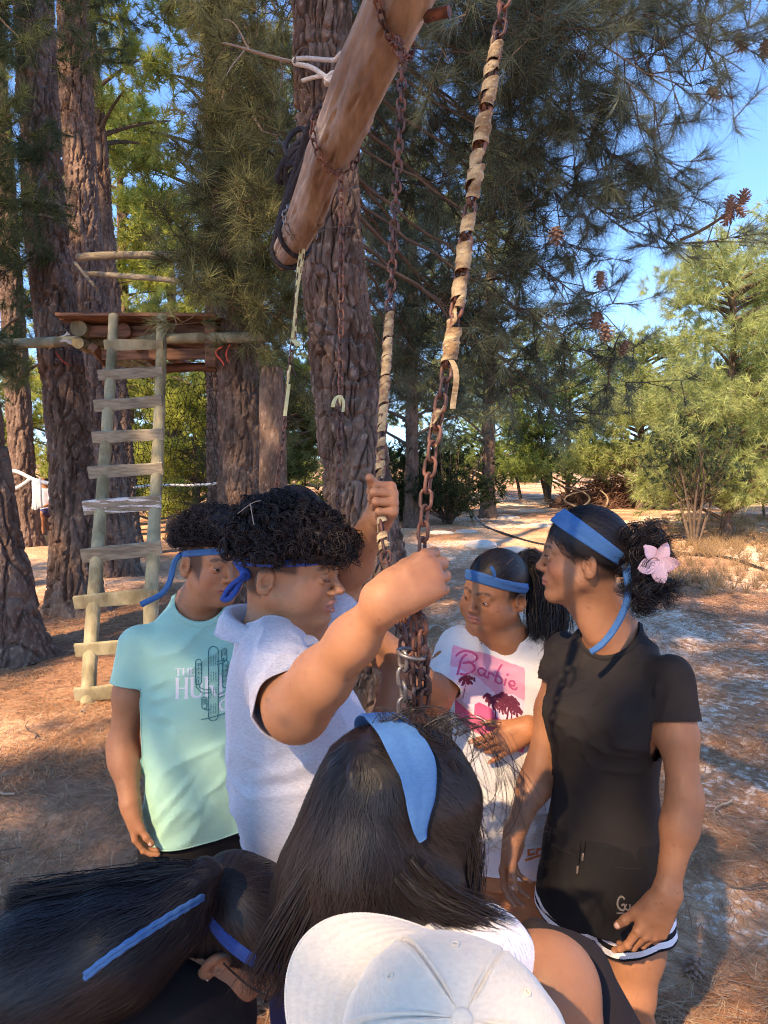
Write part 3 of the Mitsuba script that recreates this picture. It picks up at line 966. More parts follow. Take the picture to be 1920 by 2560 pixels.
LIT, MID = (.42, .46, .11), (.28, .32, .085)
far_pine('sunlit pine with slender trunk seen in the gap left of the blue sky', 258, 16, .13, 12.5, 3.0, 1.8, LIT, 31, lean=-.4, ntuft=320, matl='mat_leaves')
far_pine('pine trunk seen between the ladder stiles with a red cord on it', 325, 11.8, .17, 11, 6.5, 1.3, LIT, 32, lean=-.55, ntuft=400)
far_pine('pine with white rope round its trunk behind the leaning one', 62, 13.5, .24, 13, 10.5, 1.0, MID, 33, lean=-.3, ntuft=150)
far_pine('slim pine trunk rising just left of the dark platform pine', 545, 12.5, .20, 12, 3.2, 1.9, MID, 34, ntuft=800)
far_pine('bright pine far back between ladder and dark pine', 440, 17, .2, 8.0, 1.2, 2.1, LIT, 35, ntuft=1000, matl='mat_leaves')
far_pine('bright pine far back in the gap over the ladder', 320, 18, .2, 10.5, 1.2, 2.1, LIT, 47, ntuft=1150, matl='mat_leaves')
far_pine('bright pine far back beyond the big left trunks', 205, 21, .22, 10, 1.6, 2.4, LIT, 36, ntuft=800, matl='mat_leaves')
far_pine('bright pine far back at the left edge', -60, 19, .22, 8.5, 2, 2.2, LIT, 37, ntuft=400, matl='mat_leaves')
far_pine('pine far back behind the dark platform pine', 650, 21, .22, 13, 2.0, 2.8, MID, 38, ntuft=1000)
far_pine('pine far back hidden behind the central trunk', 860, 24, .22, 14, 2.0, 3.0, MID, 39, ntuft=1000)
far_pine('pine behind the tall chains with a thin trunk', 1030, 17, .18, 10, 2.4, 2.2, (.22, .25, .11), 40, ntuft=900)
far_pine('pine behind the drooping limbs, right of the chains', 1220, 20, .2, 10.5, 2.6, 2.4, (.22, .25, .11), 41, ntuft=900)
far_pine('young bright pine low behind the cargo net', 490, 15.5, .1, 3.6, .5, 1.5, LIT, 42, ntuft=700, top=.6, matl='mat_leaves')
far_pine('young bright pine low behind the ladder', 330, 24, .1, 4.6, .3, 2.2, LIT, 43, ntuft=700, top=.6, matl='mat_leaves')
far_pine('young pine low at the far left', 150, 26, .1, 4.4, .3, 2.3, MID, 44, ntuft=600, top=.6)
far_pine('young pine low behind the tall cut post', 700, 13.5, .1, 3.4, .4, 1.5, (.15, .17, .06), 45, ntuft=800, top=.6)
# pines behind the photographer, whose crowns shade the group
far_pine('tall pine behind the photographer, left of the beam line', 0, 5, .26, 12.5, 5.2, 3.0, (.07, .09, .045), 90, n=40, ntuft=1900, at=(-3.1, -3.4), wd=.011, top=.8, grp='pines behind the photographer', dens=1.2)
far_pine('tall pine to the left of the photographer, outside the photo', 0, 5, .26, 13.5, 6.0, 3.0, (.07, .09, .045), 91, n=40, ntuft=1700, at=(-6.6, -.6), wd=.011, top=.8, grp='pines behind the photographer', dens=1.1)
far_pine('pine just behind the photographer that carries the near end of the beam', 0, 5, .2, 9.5, 5.4, 1.3, (.07, .09, .045), 92, n=40, ntuft=380, at=(.98, -1.25), wd=.011, top=.8, grp='pines behind the photographer', dens=.7)
far_pine('tall pine far left of the photographer, outside the photo', 0, 5, .26, 16.0, 8.4, 3.4, (.07, .09, .045), 93, n=44, ntuft=2600, at=(-8.2, 3.0), wd=.011, top=.8, grp='pines behind the photographer', dens=1.0)
# pale feathery trees at the right, behind the clearing
AC = (.44, .50, .21)
for k, (px, d, H, cr, lb) in enumerate([(1820, 15, 5.9, 2.3, 'pale green feathery tree against the sky at the right edge'), (1990, 18, 7.4, 3.0, 'tall pale green feathery tree at the right edge'), (1600, 24, 5.6, 2.6, 'pale green feathery tree left of the one against the sky'),
                                        (1420, 27, 6.0, 3.0, 'pale green feathery tree behind the brush heap'), (1220, 28, 5.6, 2.8, 'pale green feathery tree behind the dark shrub'), (1760, 30, 5.5, 3.0, 'pale green feathery tree far behind the small leafy tree')]):
    far_pine(lb, px, d, .11, H, .9 if d < 20 else 1.2, cr, AC if k not in (3, 4) else (.32, .40, .13), 50 + k, n=26, ntuft=1900 if k < 3 else 1100, nm='feathery_tree', grp='pale green feathery trees', Ln=.22, wd=.0008 * d + .003, droop=.75, spread=.7, matl='mat_leaves', top=.6, dens=2.4 if k < 3 else 1.4)


def small_tree(name, label, px, py, stems, H, cw, col, seed, n=9, tn=520, Ln=.10, wd=.022, z0=.9, grp=None, cat_='tree', sr=.035):
    rg = np.random.default_rng(seed)
    p = on_ground(px, py); d = p[1]
    t = thing(name, label, cat_, grp)
    C, D = [], []
    for k in range(stems):
        a = rg.random() * 6.283
        e = p + [cw * .33 * math.cos(a), cw * .33 * math.sin(a), H * (.6 + .3 * rg.random())]
        P = spline([p + [.05 * math.cos(a), .05 * math.sin(a), -.05], p * .55 + e * .45 + [rg.normal() * .05, 0, .05], e], 10)
        add('stem', shape(*tube(P, [sr, sr * .3], 6), 'mat_twig'), t)
    m = int(tn)
    q = nrm(rg.normal(size=(m, 3))) * (rg.random((m, 1)) ** .4)
    C = p + [0, 0, z0 + (H - z0) * .5] + q * [cw * .5, cw * .5, (H - z0) * .55]
    C = C[meshkit.fbm(C * 1.6 / cw * 2.2, 2, seed) > .42]
    V, F, c = tufts(C, q[:len(C)] * .5 + [0, 0, .3], n, Ln, wd, rg, spread=1.0, back=.4, droop=.4, col=col, var=.5)
    tag(add('crown', shape(V, F, 'mat_leaves', color=c, smooth=False), t), kind='stuff')
    tw = np.stack([np.linspace(p + [0, 0, z0 * .7], c_, 5) + rg.normal(size=(5, 3)) * .02 for c_ in C[::6]])
    tag(add('twigs', shape(*tubes(tw, np.linspace(.012, .004, 5), 3), 'mat_twig'), t), kind='stuff')


small_tree('leafy_tree', 'small dark leafy tree with several thin stems in the clearing', 1735, 1362, 5, 2.5, 2.2, (.07, .10, .065), 61, z0=1.0, tn=620, Ln=.13, wd=.028)
small_tree('leafy_tree', 'thin bare stemmed tree with sparse crown behind the girl in white', 1372, 1256, 5, 3.6, 2.6, (.13, .16, .06), 62, z0=1.7, tn=500, Ln=.18, wd=.045, sr=.07)
small_tree('leafy_tree', 'single slim young tree left of the brush heap', 1305, 1248, 1, 3.8, 2.0, (.13, .16, .06), 63, z0=2.0, tn=400, Ln=.18, wd=.045, sr=.08)
small_tree('leafy_tree', 'dark young tree with purple grey leaves at the right edge', 1915, 1300, 3, 3.6, 2.6, (.085, .095, .08), 64, z0=.9, tn=800, Ln=.16, wd=.04)
small_tree('shrub', 'dense dark green shrub right of the central pine', 1120, 1318, 6, 2.3, 2.9, (.045, .068, .036), 65, z0=.1, tn=1700, Ln=.2, wd=.03, cat_='shrub')
small_tree('shrub', 'low green shrub behind the central pine trunk', 1010, 1310, 6, 2.0, 2.2, (.07, .10, .04), 66, z0=.1, tn=900, Ln=.2, wd=.03, cat_='shrub')
for k, (px, py, H, cw) in enumerate([(1300, 1205, 3.2, 5), (1500, 1205, 3.0, 5), (1700, 1210, 3.0, 5), (1880, 1215, 2.8, 5), (1080, 1205, 3.2, 5), (560, 1225, 3.4, 4.5), (350, 1225, 3.6, 4.5), (760, 1215, 3.4, 5)]):
    small_tree('hedge_bush', f'sunny green bush closing off the clearing, {NTH[[5, 6, 7, 8, 4, 2, 1, 3][k] - 1]} from the left', px, py, 3, H, cw * 1.35, (.34, .39, .12) if k % 2 else (.25, .31, .10), 70 + k, z0=.1, tn=1000, Ln=.34, wd=.11, cat_='bush', grp='bushes closing off the clearing', n=7, sr=.05)


def brush_heap():
    rg = np.random.default_rng(81)
    p = on_ground(1540, 1268)
    t = thing('brush_heap', 'rounded heap of dead brown branches in the clearing', 'brush heap')
    m = 1500
    a = rg.random(m) * 6.283; r = rg.random(m) ** .5
    b = p + np.stack([2.15 * r * np.cos(a), .9 * r * np.sin(a), 1.05 * (1 - r ** 2.6) * rg.random(m)], 1)
    dirs = nrm(np.stack([rg.normal(size=m), rg.normal(size=m) * .5, rg.normal(size=m) * .45 + .15], 1))
    P = b[:, None] + dirs[:, None] * np.linspace(-.45, .45, 5)[None, :, None] + rg.normal(size=(m, 5, 3)) * .035
    P[..., 2] = np.maximum(P[..., 2], p[2] + .01)
    tag(add('twigs', shape(*tubes(P, np.linspace(.016, .006, 5), 3), 'mat_brush'), t), kind='stuff')
    for k in range(9):
        x = -1.6 + 3.2 * rg.random()
        q = p + [x, -.85, .05]
        Q = spline([q, q + [.25 * rg.normal(), -.1, .25], q + [.5 * rg.normal(), -.05, .55 + .2 * rg.random()]], 8)
        add('bare_branch', shape(*tube(Q, [.045, .018], 6), 'mat_deadwood'), t)


mat('mat_brush', lambda p, n, uv: mx_((.12, .062, .045), (.27, .16, .115), fb_(p.x * 5, p.y * 5, p.z * 5, 3)), .9, .15)
brush_heap()
# dry grass tufts on the right
rg = np.random.default_rng(82)
C = np.array([on_ground(1620 + 320 * rg.random(), 1300 + 190 * rg.random() ** 1.5) for _ in range(260)] + [on_ground(1780 + 50 * rg.normal(), 1372 + 14 * rg.normal()) for _ in range(60)])
V, F, c = tufts(C, np.tile([0, 0, 1.0], (len(C), 1)), 26, .30, .010, rg, spread=.45, back=0, droop=.3, col=(.48, .34, .19), var=.4)
tag(add('dry_grass', shape(V, F, 'mat_leaves', color=c, smooth=False)), 'straw coloured dry grass in the clearing', 'grass', kind='stuff')
# ---------------------------------------------------------------- ladder
def lad(px0, py0, d0, px1, py1, d1):
    """A straight line between two points, addressed by photo height."""
    def at(py):
        t = (py - py0) / (py1 - py0)
        inv = 1 / d0 + t * (1 / d1 - 1 / d0)
        return W(px0 + t * (px1 - px0), py, 1 / inv)
    return at


def make_ladder():
    t = thing('ladder', 'leaning wooden ladder of round posts and nailed plank rungs up to the platform', 'ladder')
    Ls, Rs = lad(284, 790, 6.15, 221, 1757, 4.87), lad(404, 785, 6.15, 374, 1712, 4.98)
    for f, lo, r in ((Ls, 1757, .048), (Rs, 1712, .050)):
        top = f(790)
        bot = f(lo); bot = bot + (bot - top) * .02
        P = spline([top, f(1100) + [.006, 0, 0], f(1400) - [.006, 0, 0], bot], 60)
        V, F = tube(P, np.linspace(.042, r + .004, 60), 18)
        V = V + .008 * (meshkit.noise(V * [14, 14, 5], 3)[:, None] - .5)
        add('stile', shape(V, F, 'mat_green_wood', smooth=40), t)
    rungs = [(268, 414, 859, 859, .085, 1), (254, 413, 934, 926, .088, 0), (244, 411, 1010, 998, .088, 0), (239, 414, 1088, 1080, .085, 0), (229, 413, 1175, 1164, .092, 0), (217, 408, 1262, 1248, .112, 2),
             (213, 410, 1380, 1360, .105, 0), (195, 402, 1495, 1476, .10, 1), (197, 396, 1613, 1598, .10, 1), (196, 390, 1722, 1706, .10, 1)]
    fw = np.array([0, -.062, -.02])
    for k, (x0, x1, y0, y1, w, m) in enumerate(rungs):
        a, b = Ls(y0), Rs(y1)
        da, db = a[1] / FWD[1], b[1] / FWD[1]
        a = W(x0, y0, (a - CAM) @ FWD) + fw; b = W(x1, y1, (b - CAM) @ FWD) + fw
        V, F = beam_between(a, b, .034, w, up=(0, -.25, 1), seed=40 + k, wob=.012, bevel=.005)
        add('rung', shape(V, F, ('mat_grey_wood', 'mat_green_wood', 'mat_peel_wood')[m], smooth=25), t)
        if m == 2:
            tag(f'{t}__rung_{k:03d}' if k else f'{t}__rung', 'rung with white peeling paint')
    return t


make_ladder()


# ---------------------------------------------------------------- tree platform
def pole(name, a, b, r, m, t, sides=14, wob=.012, seed=0):
    P = spline([a, np.asarray(a) * .5 + np.asarray(b) * .5 + [0, 0, wob], b], 30)
    V, F = tube(P, np.linspace(r, r * .92, 30), sides)
    V = V + .01 * (meshkit.noise(V * [5, 12, 12], seed)[:, None] - .5)
    return add(name, shape(V, F, m, smooth=40), t)


def make_platform():
    t = thing('tree_platform', 'wooden lookout platform of poles and red brown boards lashed between the left pines', 'platform')
    pole('front_pole', W(-60, 863, 7.15), W(666, 843, 6.15), .050, 'mat_green_wood', t, seed=1)
    for px, py, r in ((196, 820, .075), (194, 857, .055), (309, 826, .066), (528, 822, .06)):
        a = W(px, py, 6.42); b = a + np.array([-.05 + (px - 300) * .0002, 2.3, -.02])
        k = pole('joist', a, b, r, 'mat_green_wood' if px < 200 else 'mat_red_wood', t, seed=px)
    z = W(300, 806, 6.45)[2] + .02
    x0, x1 = gx(175, 6.5), gx(545, 6.5)
    rg = np.random.default_rng(8)
    for k in range(13):
        y = 6.42 + .155 * k
        V, F = beam_between([x0 - .05 * rg.random(), y, z + .012 * rg.random()], [x1 + .1 * rg.random(), y, z + .012 * rg.random()], .145, .035, up=(0, 0, 1), seed=100 + k)
        add('deck_plank', shape(V, F, 'mat_red_wood', smooth=25), t)
    for y0, y1, h in ((829, 828, .10), (886, 885, .10)):
        V, F = beam_between(W(224 if y0 < 850 else 255, y0, 6.5), W(525, y1, 6.5), .03, h, up=(0, 0, 1), seed=int(y0))
        add('fascia_board', shape(V, F, 'mat_red_wood', smooth=25), t)
    V, F = beam_between(W(527, 812, 6.33), W(529, 918, 6.33), .10, .085, up=(0, 1, 0), seed=7)
    add('post', shape(V, F, 'mat_red_wood', smooth=25), t)
    for (a, b) in (((232, 868, 6.4), (268, 912, 6.9)), ((342, 862, 6.4), (388, 905, 6.9))):
        V, F = beam_between(W(*a), W(*b), .07, .07, up=(0, 1, 0), seed=9)
        add('brace', shape(V, F, 'mat_red_wood', smooth=25), t)
    pole('rail', W(196, 643, 7.3), W(440, 639, 6.9), .040, 'mat_grey_wood', t, seed=3)
    pole('rail', W(215, 684, 7.3), W(522, 712, 6.55), .028, 'mat_grey_wood', t, seed=4)
    V, F = beam_between(W(192, 662, 7.2), W(240, 720, 7.0), .03, .085, up=(0, -1, .3), seed=12)
    add('bracket_board', shape(V, F, 'mat_grey_wood', smooth=25), t)
    V, F = beam_between(W(513, 705, 6.5), W(518, 745, 6.5), .03, .05, up=(0, 1, 0), seed=13)
    add('bracket_board', shape(V, F, 'mat_grey_wood', smooth=25), t)
    pole('net_bar', W(405, 922, 6.9), W(545, 921, 6.7), .045, 'mat_red_wood', t, seed=5)
    # lashings of pale rope and red cord on the left pine
    rg = np.random.default_rng(3)
    for k in range(9):
        a = W(118 + 6 * k, 872 - 3 * k, 6.98 - .02 * k); b = W(165 + 5 * k, 826 + 5 * k, 6.9 - .03 * k)
        add('lashing', shape(*tube([a, (a + b) / 2 + [0, -.06, .02 * rg.normal()], b], .013, 6, n=10), 'mat_white_rope' if k % 3 else 'mat_twig'), t)
    for pts in (((140, 880), (148, 893), (160, 905), (171, 912)), ((556, 868), (540, 885), (552, 900), (560, 915)), ((575, 862), (566, 885), (571, 905))):
        add('red_cord', shape(*tube([W(x, y, 6.85 if x < 300 else 6.1) for x, y in pts], .008, 5, n=12), 'mat_red_cord'), t)
    return t


make_platform()


def make_net():
    x0, x1, y0, d = 292, 560, 925, 7.4
    rg = np.random.default_rng(17)
    a = W(x0, y0, 7.6); b = W(x1, y0, 6.95)
    H = 1.55
    paths = []
    U = np.linspace(0, 1, 30); Vv = np.linspace(0, 1, 22)
    jit = rg.normal(size=(22, 30, 3)) * .012
    def pt(i, j):
        u, v = U[i], Vv[j]
        p = a + (b - a) * u
        return p + np.array([.0, .25 * v * v + .1 * math.sin(u * 3), -H * v - .05 * math.sin(u * math.pi) * (1 - v) + .04 * math.sin(u * 9 + v * 3)]) + jit[j, i]
    grid = np.array([[pt(i, j) for i in range(30)] for j in range(22)])
    # diamond mesh: zigzag strands
    A = []
    for i in range(30):
        A.append(np.array([grid[j, min(29, i + (j % 2))] for j in range(22)]))
    Vm, Fm = tubes(np.array(A), np.full(22, .0042), 3)
    B = np.array([grid[j] for j in range(0, 22, 1)])
    V2, F2 = tubes(B, np.full(30, .0036), 3)
    V, F = cat([(Vm, Fm), (V2, F2)])
    t = thing('cargo_net', 'dark rope climbing net hanging below the platform', 'net')
    tag(add('mesh_ropes', shape(V, F, 'mat_net'), t), kind='stuff')
    add('edge_rope', shape(*tube(grid[:, -1], .012, 6), 'mat_dark_rope'), t)
    add('bottom_rope', shape(*tube(np.vstack([grid[-1], W(600, 1190, 6.8)[None]]), .013, 6, n=40), 'mat_twig'), t)


make_net()
# upright cut log beside the platform pine
V, F = trunk_mesh([W(686, 1560, 6.0) * [1, 1, 0], W(684, 1200, 6.0), W(680, 1000, 6.0), W(678, 920, 6.0)], [.125, .12, .108, .095], 44, h=.012, depth=.006, plate=.05)
single('tall_stump', shape(V, F, 'mat_bark'), 'tall upright log sawn flat on top, right of the dark platform pine', 'stump')

# far rope course: white ropes and a bundle round the far left pine
t = thing('rope_railing', 'white rope handrail with a hanging rope bundle at the far left', 'rope')
for pts, r in ((((25, 1177), (55, 1184), (76, 1195), (122, 1208), (190, 1214)), .030), (((30, 1226), (55, 1212), (78, 1195)), .028), (((335, 1219), (400, 1213), (480, 1213), (560, 1205)), .020)):
    add('rope', shape(*tube([W(x, y, 11.5 if x < 300 else 11.0) for x, y in pts], r, 8, n=20), 'mat_bright_rope'), t)
for k, (x, y) in enumerate(((84, 1272), (90, 1274), (97, 1270), (103, 1268))):
    add('hanging_end', shape(*tube([W(84 + 5 * k, 1198, 11.5), W(85 + 5 * k, 1235, 11.45), W(x, y, 11.5)], .028, 8, n=12), 'mat_bright_rope'), t)


# ---------------------------------------------------------------- the log beam
BE, BN = W(712, 645, 3.30), W(1003, 0, 1.72)
bd = BN - BE
BEAM0, BEAM1 = BE, BE + bd * 1.95


def make_beam():
    t = thing('log_beam', 'peeled weathered log beam running overhead from the pine towards the viewer', 'log beam')
    n, sides = 190, 56
    C = spline([BE, BE + bd * .35 + [.012, 0, .02], BE + bd * .7 - [.01, 0, .0], BE + bd * 1.2, BEAM1], n)
    r = np.interp(np.linspace(0, 1, n), [0, .04, .3, 1], [.062, .068, .075, .084])
    t_, a, b = frames(C)
    ang = np.arange(sides) * 2 * np.pi / sides
    dirs = np.cos(ang)[None, :, None] * a[:, None] + np.sin(ang)[None, :, None] * b[:, None]
    V0 = C[:, None] + dirs * r[:, None, None]
    P = V0.reshape(-1, 3)
    s = np.repeat(np.linspace(0, 3.6, n), sides); th = np.tile(ang, n)
    L = np.stack([np.cos(th) * 1.4 + s * .25, np.sin(th) * 1.4, s * .9], 1)
    dis = (meshkit.fbm(L * 2.2, 3, 2) - .5) * .022
    crack = 1 - np.abs(2 * meshkit.noise(np.stack([np.cos(th + s * .35) * 2.6, np.sin(th + s * .35) * 2.6, s * .55], 1), 9) - 1)
    dis -= .010 * np.clip(crack - .90, 0, 1) * 10
    dis += (meshkit.fbm(np.stack([np.cos(th) * 14, np.sin(th) * 14, s * 5], 1), 2, 4) - .5) * .004
    V = P + dirs.reshape(-1, 3) * dis[:, None]
    # knots
    for ks, ka, kr in ((.52, 2.2, .03), (.95, 3.4, .035), (.33, 3.0, .02), (1.3, 2.9, .03)):
        i = int(ks / 3.6 * n); j = int((ka % 6.283) / 6.283 * sides)
        c = V0[i, j]
        q = np.linalg.norm(P - c, axis=1)
        V -= dirs.reshape(-1, 3) * (.018 * np.exp(-(q / (kr * .45)) ** 2) - .010 * np.exp(-((q - kr * .7) / (kr * .4)) ** 2))[:, None]
    i, j = np.meshgrid(np.arange(n - 1), np.arange(sides), indexing='ij')
    F = np.stack([i * sides + j, i * sides + (j + 1) % sides, (i + 1) * sides + (j + 1) % sides, (i + 1) * sides + j], -1).reshape(-1, 4)
    V = np.vstack([V, (C[0] - t_[0] * .02)[None], C[-1:]])
    k = np.arange(sides); o = n * sides
    F = np.vstack([F[:, [0, 1, 2]], F[:, [0, 2, 3]], np.stack([k * 0 + o, (k + 1) % sides, k], 1), np.stack([k * 0 + o + 1, k + (n - 1) * sides, (k + 1) % sides + (n - 1) * sides], 1)])
    return add('log', shape(V, F, 'mat_log'), t), C, r, t


_, BC, BR, BEAM_KEY = make_beam()


def beam_at(px):
    """Beam centre and depth where its axis passes photo column px."""
    d = (BC - CAM) @ FWD
    x = 960 + (BC[:, 0] / d) * FPX
    i = int(np.argmin(np.abs(np.where(d > .4, x, 9e9) - px)))
    return i


def beam_ring(i, r_extra, tilt=0.0, n=26, a0=0, a1=360):
    t_ = nrm(BC[min(i + 1, len(BC) - 1)] - BC[i - 1])
    s = nrm(np.cross(t_, [0, 0, 1])); u = np.cross(s, t_)
    ang = np.radians(np.linspace(a0, a1, n))
    return BC[i] + (np.cos(ang)[:, None] * s + np.sin(ang)[:, None] * u) * (BR[i] + r_extra) + t_ * (tilt * np.cos(ang))[:, None]


# ropes that tie the beam to the pine
def rope(name, pts, r, m, label, n=60, group=None):
    P = spline(pts, n)
    return single(name, shape(*tube(P, r, 9), m), label, 'rope', group)


t = thing('dark_rope', 'thick dark twisted rope lashing the beam end to the pine', 'rope')
i0 = beam_at(735)
add('loop', shape(*tube(beam_ring(i0 + 1, .010, .05, 40), .010, 8), 'mat_dark_rope'), t)
add('strand', shape(*tube([W(812, 272, 2.75), W(790, 330, 2.85), W(762, 400, 2.95), W(738, 455, 3.05), W(716, 505, 3.1), W(698, 565, 3.15), W(690, 600, 3.2)], .013, 9, n=60), 'mat_dark_rope'), t)
add('strand', shape(*tube([W(800, 262, 2.95), W(772, 318, 3.05), W(745, 398, 3.15), W(722, 470, 3.2), W(700, 540, 3.2), W(686, 610, 3.25)], .012, 9, n=60), 'mat_dark_rope'), t)
for k in range(5):
    c = W(738 + 7 * math.sin(k * 2.1), 352 + 24 * k, 3.42)
    add('coil', shape(*tube([c + [(.05 + .012 * (k % 3)) * math.cos(q), .05 * math.sin(q), .07 * math.sin(q + k) + .03 * math.cos(q)] for q in np.linspace(0, 6.283, 16)], .013, 8, n=40), 'mat_dark_rope'), t)
add('loop', shape(*tube(beam_ring(3, .008, .0, 40), .011, 8), 'mat_dark_rope'), t)

t = thing('white_rope', 'pale knotted rope tied round the pine trunk above the beam', 'rope')
add('strand', shape(*tube([W(862, 128, 3.3), W(845, 142, 3.36), W(818, 150, 3.5), W(795, 148, 3.5), W(770, 146, 3.51), W(745, 147, 3.52), W(734, 152, 3.56), W(738, 158, 3.54), W(768, 165, 3.5), W(800, 182, 3.45), W(822, 192, 3.38)], .0115, 9, n=90), 'mat_white_rope'), t)
add('strand', shape(*tube([W(754, 203, 3.5), W(775, 196, 3.49), W(800, 191, 3.46), W(822, 197, 3.38)], .010, 9, n=40), 'mat_white_rope'), t)
for k in range(3):
    c = W(826, 196, 3.34)
    add('knot', shape(*tube([c + .022 * np.array([math.cos(q + k) * (1 if k != 1 else .4), math.sin(q * 1 + k) * .8, math.sin(q + k * 2)]) for q in np.linspace(0, 6.283, 10)], .010, 8, n=26), 'mat_white_rope'), t)
single('wire', shape(*tube([W(738, 592, 3.53), W(780, 588, 3.50), W(820, 572, 3.50), W(870, 567, 3.5), W(912, 573, 3.58)], .003, 5, n=30), 'mat_twig'), 'thin rusty wire round the central pine under the beam', 'wire')
single('wire', shape(*tube([W(62, 517, 7.72), W(85, 503, 7.58), W(120, 502, 7.54), W(150, 512, 7.56), W(182, 530, 7.66)], .010, 6, n=30), 'mat_grey_wood'), 'upper hoop of wire round the broad left pine', 'wire')
single('wire', shape(*tube([W(60, 536, 7.72), W(85, 536, 7.58), W(120, 540, 7.54), W(150, 551, 7.56), W(172, 562, 7.66)], .010, 6, n=30), 'mat_grey_wood'), 'lower hoop of wire round the broad left pine', 'wire')
t = thing('dead_branch', 'bare dry branch sticking out left of the central pine', 'branch')
add('stem', shape(*tube([W(556, 108, 3.2), W(600, 118, 3.3), W(650, 134, 3.4), W(700, 148, 3.5), W(735, 156, 3.6)], [.004, .008, .011], 6, n=24), 'mat_deadwood'), t)
for pts in (((622, 122), (605, 90), (588, 62), (560, 48)), ((612, 124), (600, 140), (576, 170), (566, 190)), ((700, 148), (706, 180), (694, 235)), ((735, 156), (765, 120), (800, 138))):
    add('twig', shape(*tube([W(x, y, 3.35 + .0012 * (x - 600)) for x, y in pts], [.005, .002], 5, n=12), 'mat_deadwood' if pts[0][0] < 690 else 'mat_twig'), t)
single('thin_line', shape(*tube([W(1780, 322, 5), W(1850, 272, 5), W(1990, 165, 5)], .0018, 4, n=8), 'mat_deadwood'), 'thin cord crossing the blue sky at the upper right', 'cord')


# ---------------------------------------------------------------- chains
def link_mesh(Lo, Wd, r, seg=5, sides=7):
    rc = Wd / 2 - r
    hl = Lo / 2 - r - rc
    P = []
    for k in range(seg * 2):
        a = math.pi * k / (seg * 2 - 1); P.append((rc * math.cos(a), 0, hl + rc * math.sin(a)))
    for k in range(seg * 2):
        a = math.pi + math.pi * k / (seg * 2 - 1); P.append((rc * math.cos(a), 0, -hl + rc * math.sin(a)))
    P = np.array(P)
    t = nrm(np.roll(P, -1, 0) - np.roll(P, 1, 0)); b = np.array([0, 1.0, 0]); a_ = np.cross(t, b)
    ang = np.arange(sides) * 2 * np.pi / sides
    V = P[:, None] + r * (np.cos(ang)[None, :, None] * a_[:, None] + np.sin(ang)[None, :, None] * b)
    m = len(P)
    i, j = np.meshgrid(np.arange(m), np.arange(sides), indexing='ij')
    F = np.stack([i * sides + j, i * sides + (j + 1) % sides, ((i + 1) % m) * sides + (j + 1) % sides, ((i + 1) % m) * sides + j], -1).reshape(-1, 4)
    return V.reshape(-1, 3), F


LINKS = {}


def link_shape(Lo, Wd, r, m):
    k = (Lo, Wd, r, m)
    if k not in LINKS:
        LINKS[k] = shape(*link_mesh(Lo, Wd, r), m)
    return LINKS[k]


def chain(key, pts, Lo=.035, Wd=.0235, r=.0028, m='mat_rust', phase=20, twist=6, seed=0, skip=()):
    """Links along a path as parts of key; skip: intervals (0..1) left out where cloth hides them."""
    rg = np.random.default_rng(seed)
    P = spline(pts, 400)
    s = np.r_[0, np.cumsum(np.linalg.norm(np.diff(P, axis=0), axis=1))]
    pitch = Lo - 4 * r
    n = int(s[-1] / pitch)
    base = link_shape(Lo, Wd, r, m)
    for k in range(n):
        u = (k + .5) * pitch
        c = np.array([np.interp(u, s, P[:, q]) for q in range(3)])
        e = np.array([np.interp(u + pitch * .4, s, P[:, q]) - np.interp(u - pitch * .4, s, P[:, q]) for q in range(3)])
        z = nrm(e); y = nrm(np.cross(z, [1.0, 0, 0])); x = np.cross(y, z)
        R = np.stack([x, y, z], 1) @ rot([0, 0, 1], phase + 90 * (k % 2) + twist * rg.normal()) @ rot([0, 1, 0], 3 * rg.normal())
        M = np.eye(4); M[:3, :3] = R; M[:3, 3] = c
        add('link', {**base, 'to_world': T(M.tolist())}, key)
    return P, s


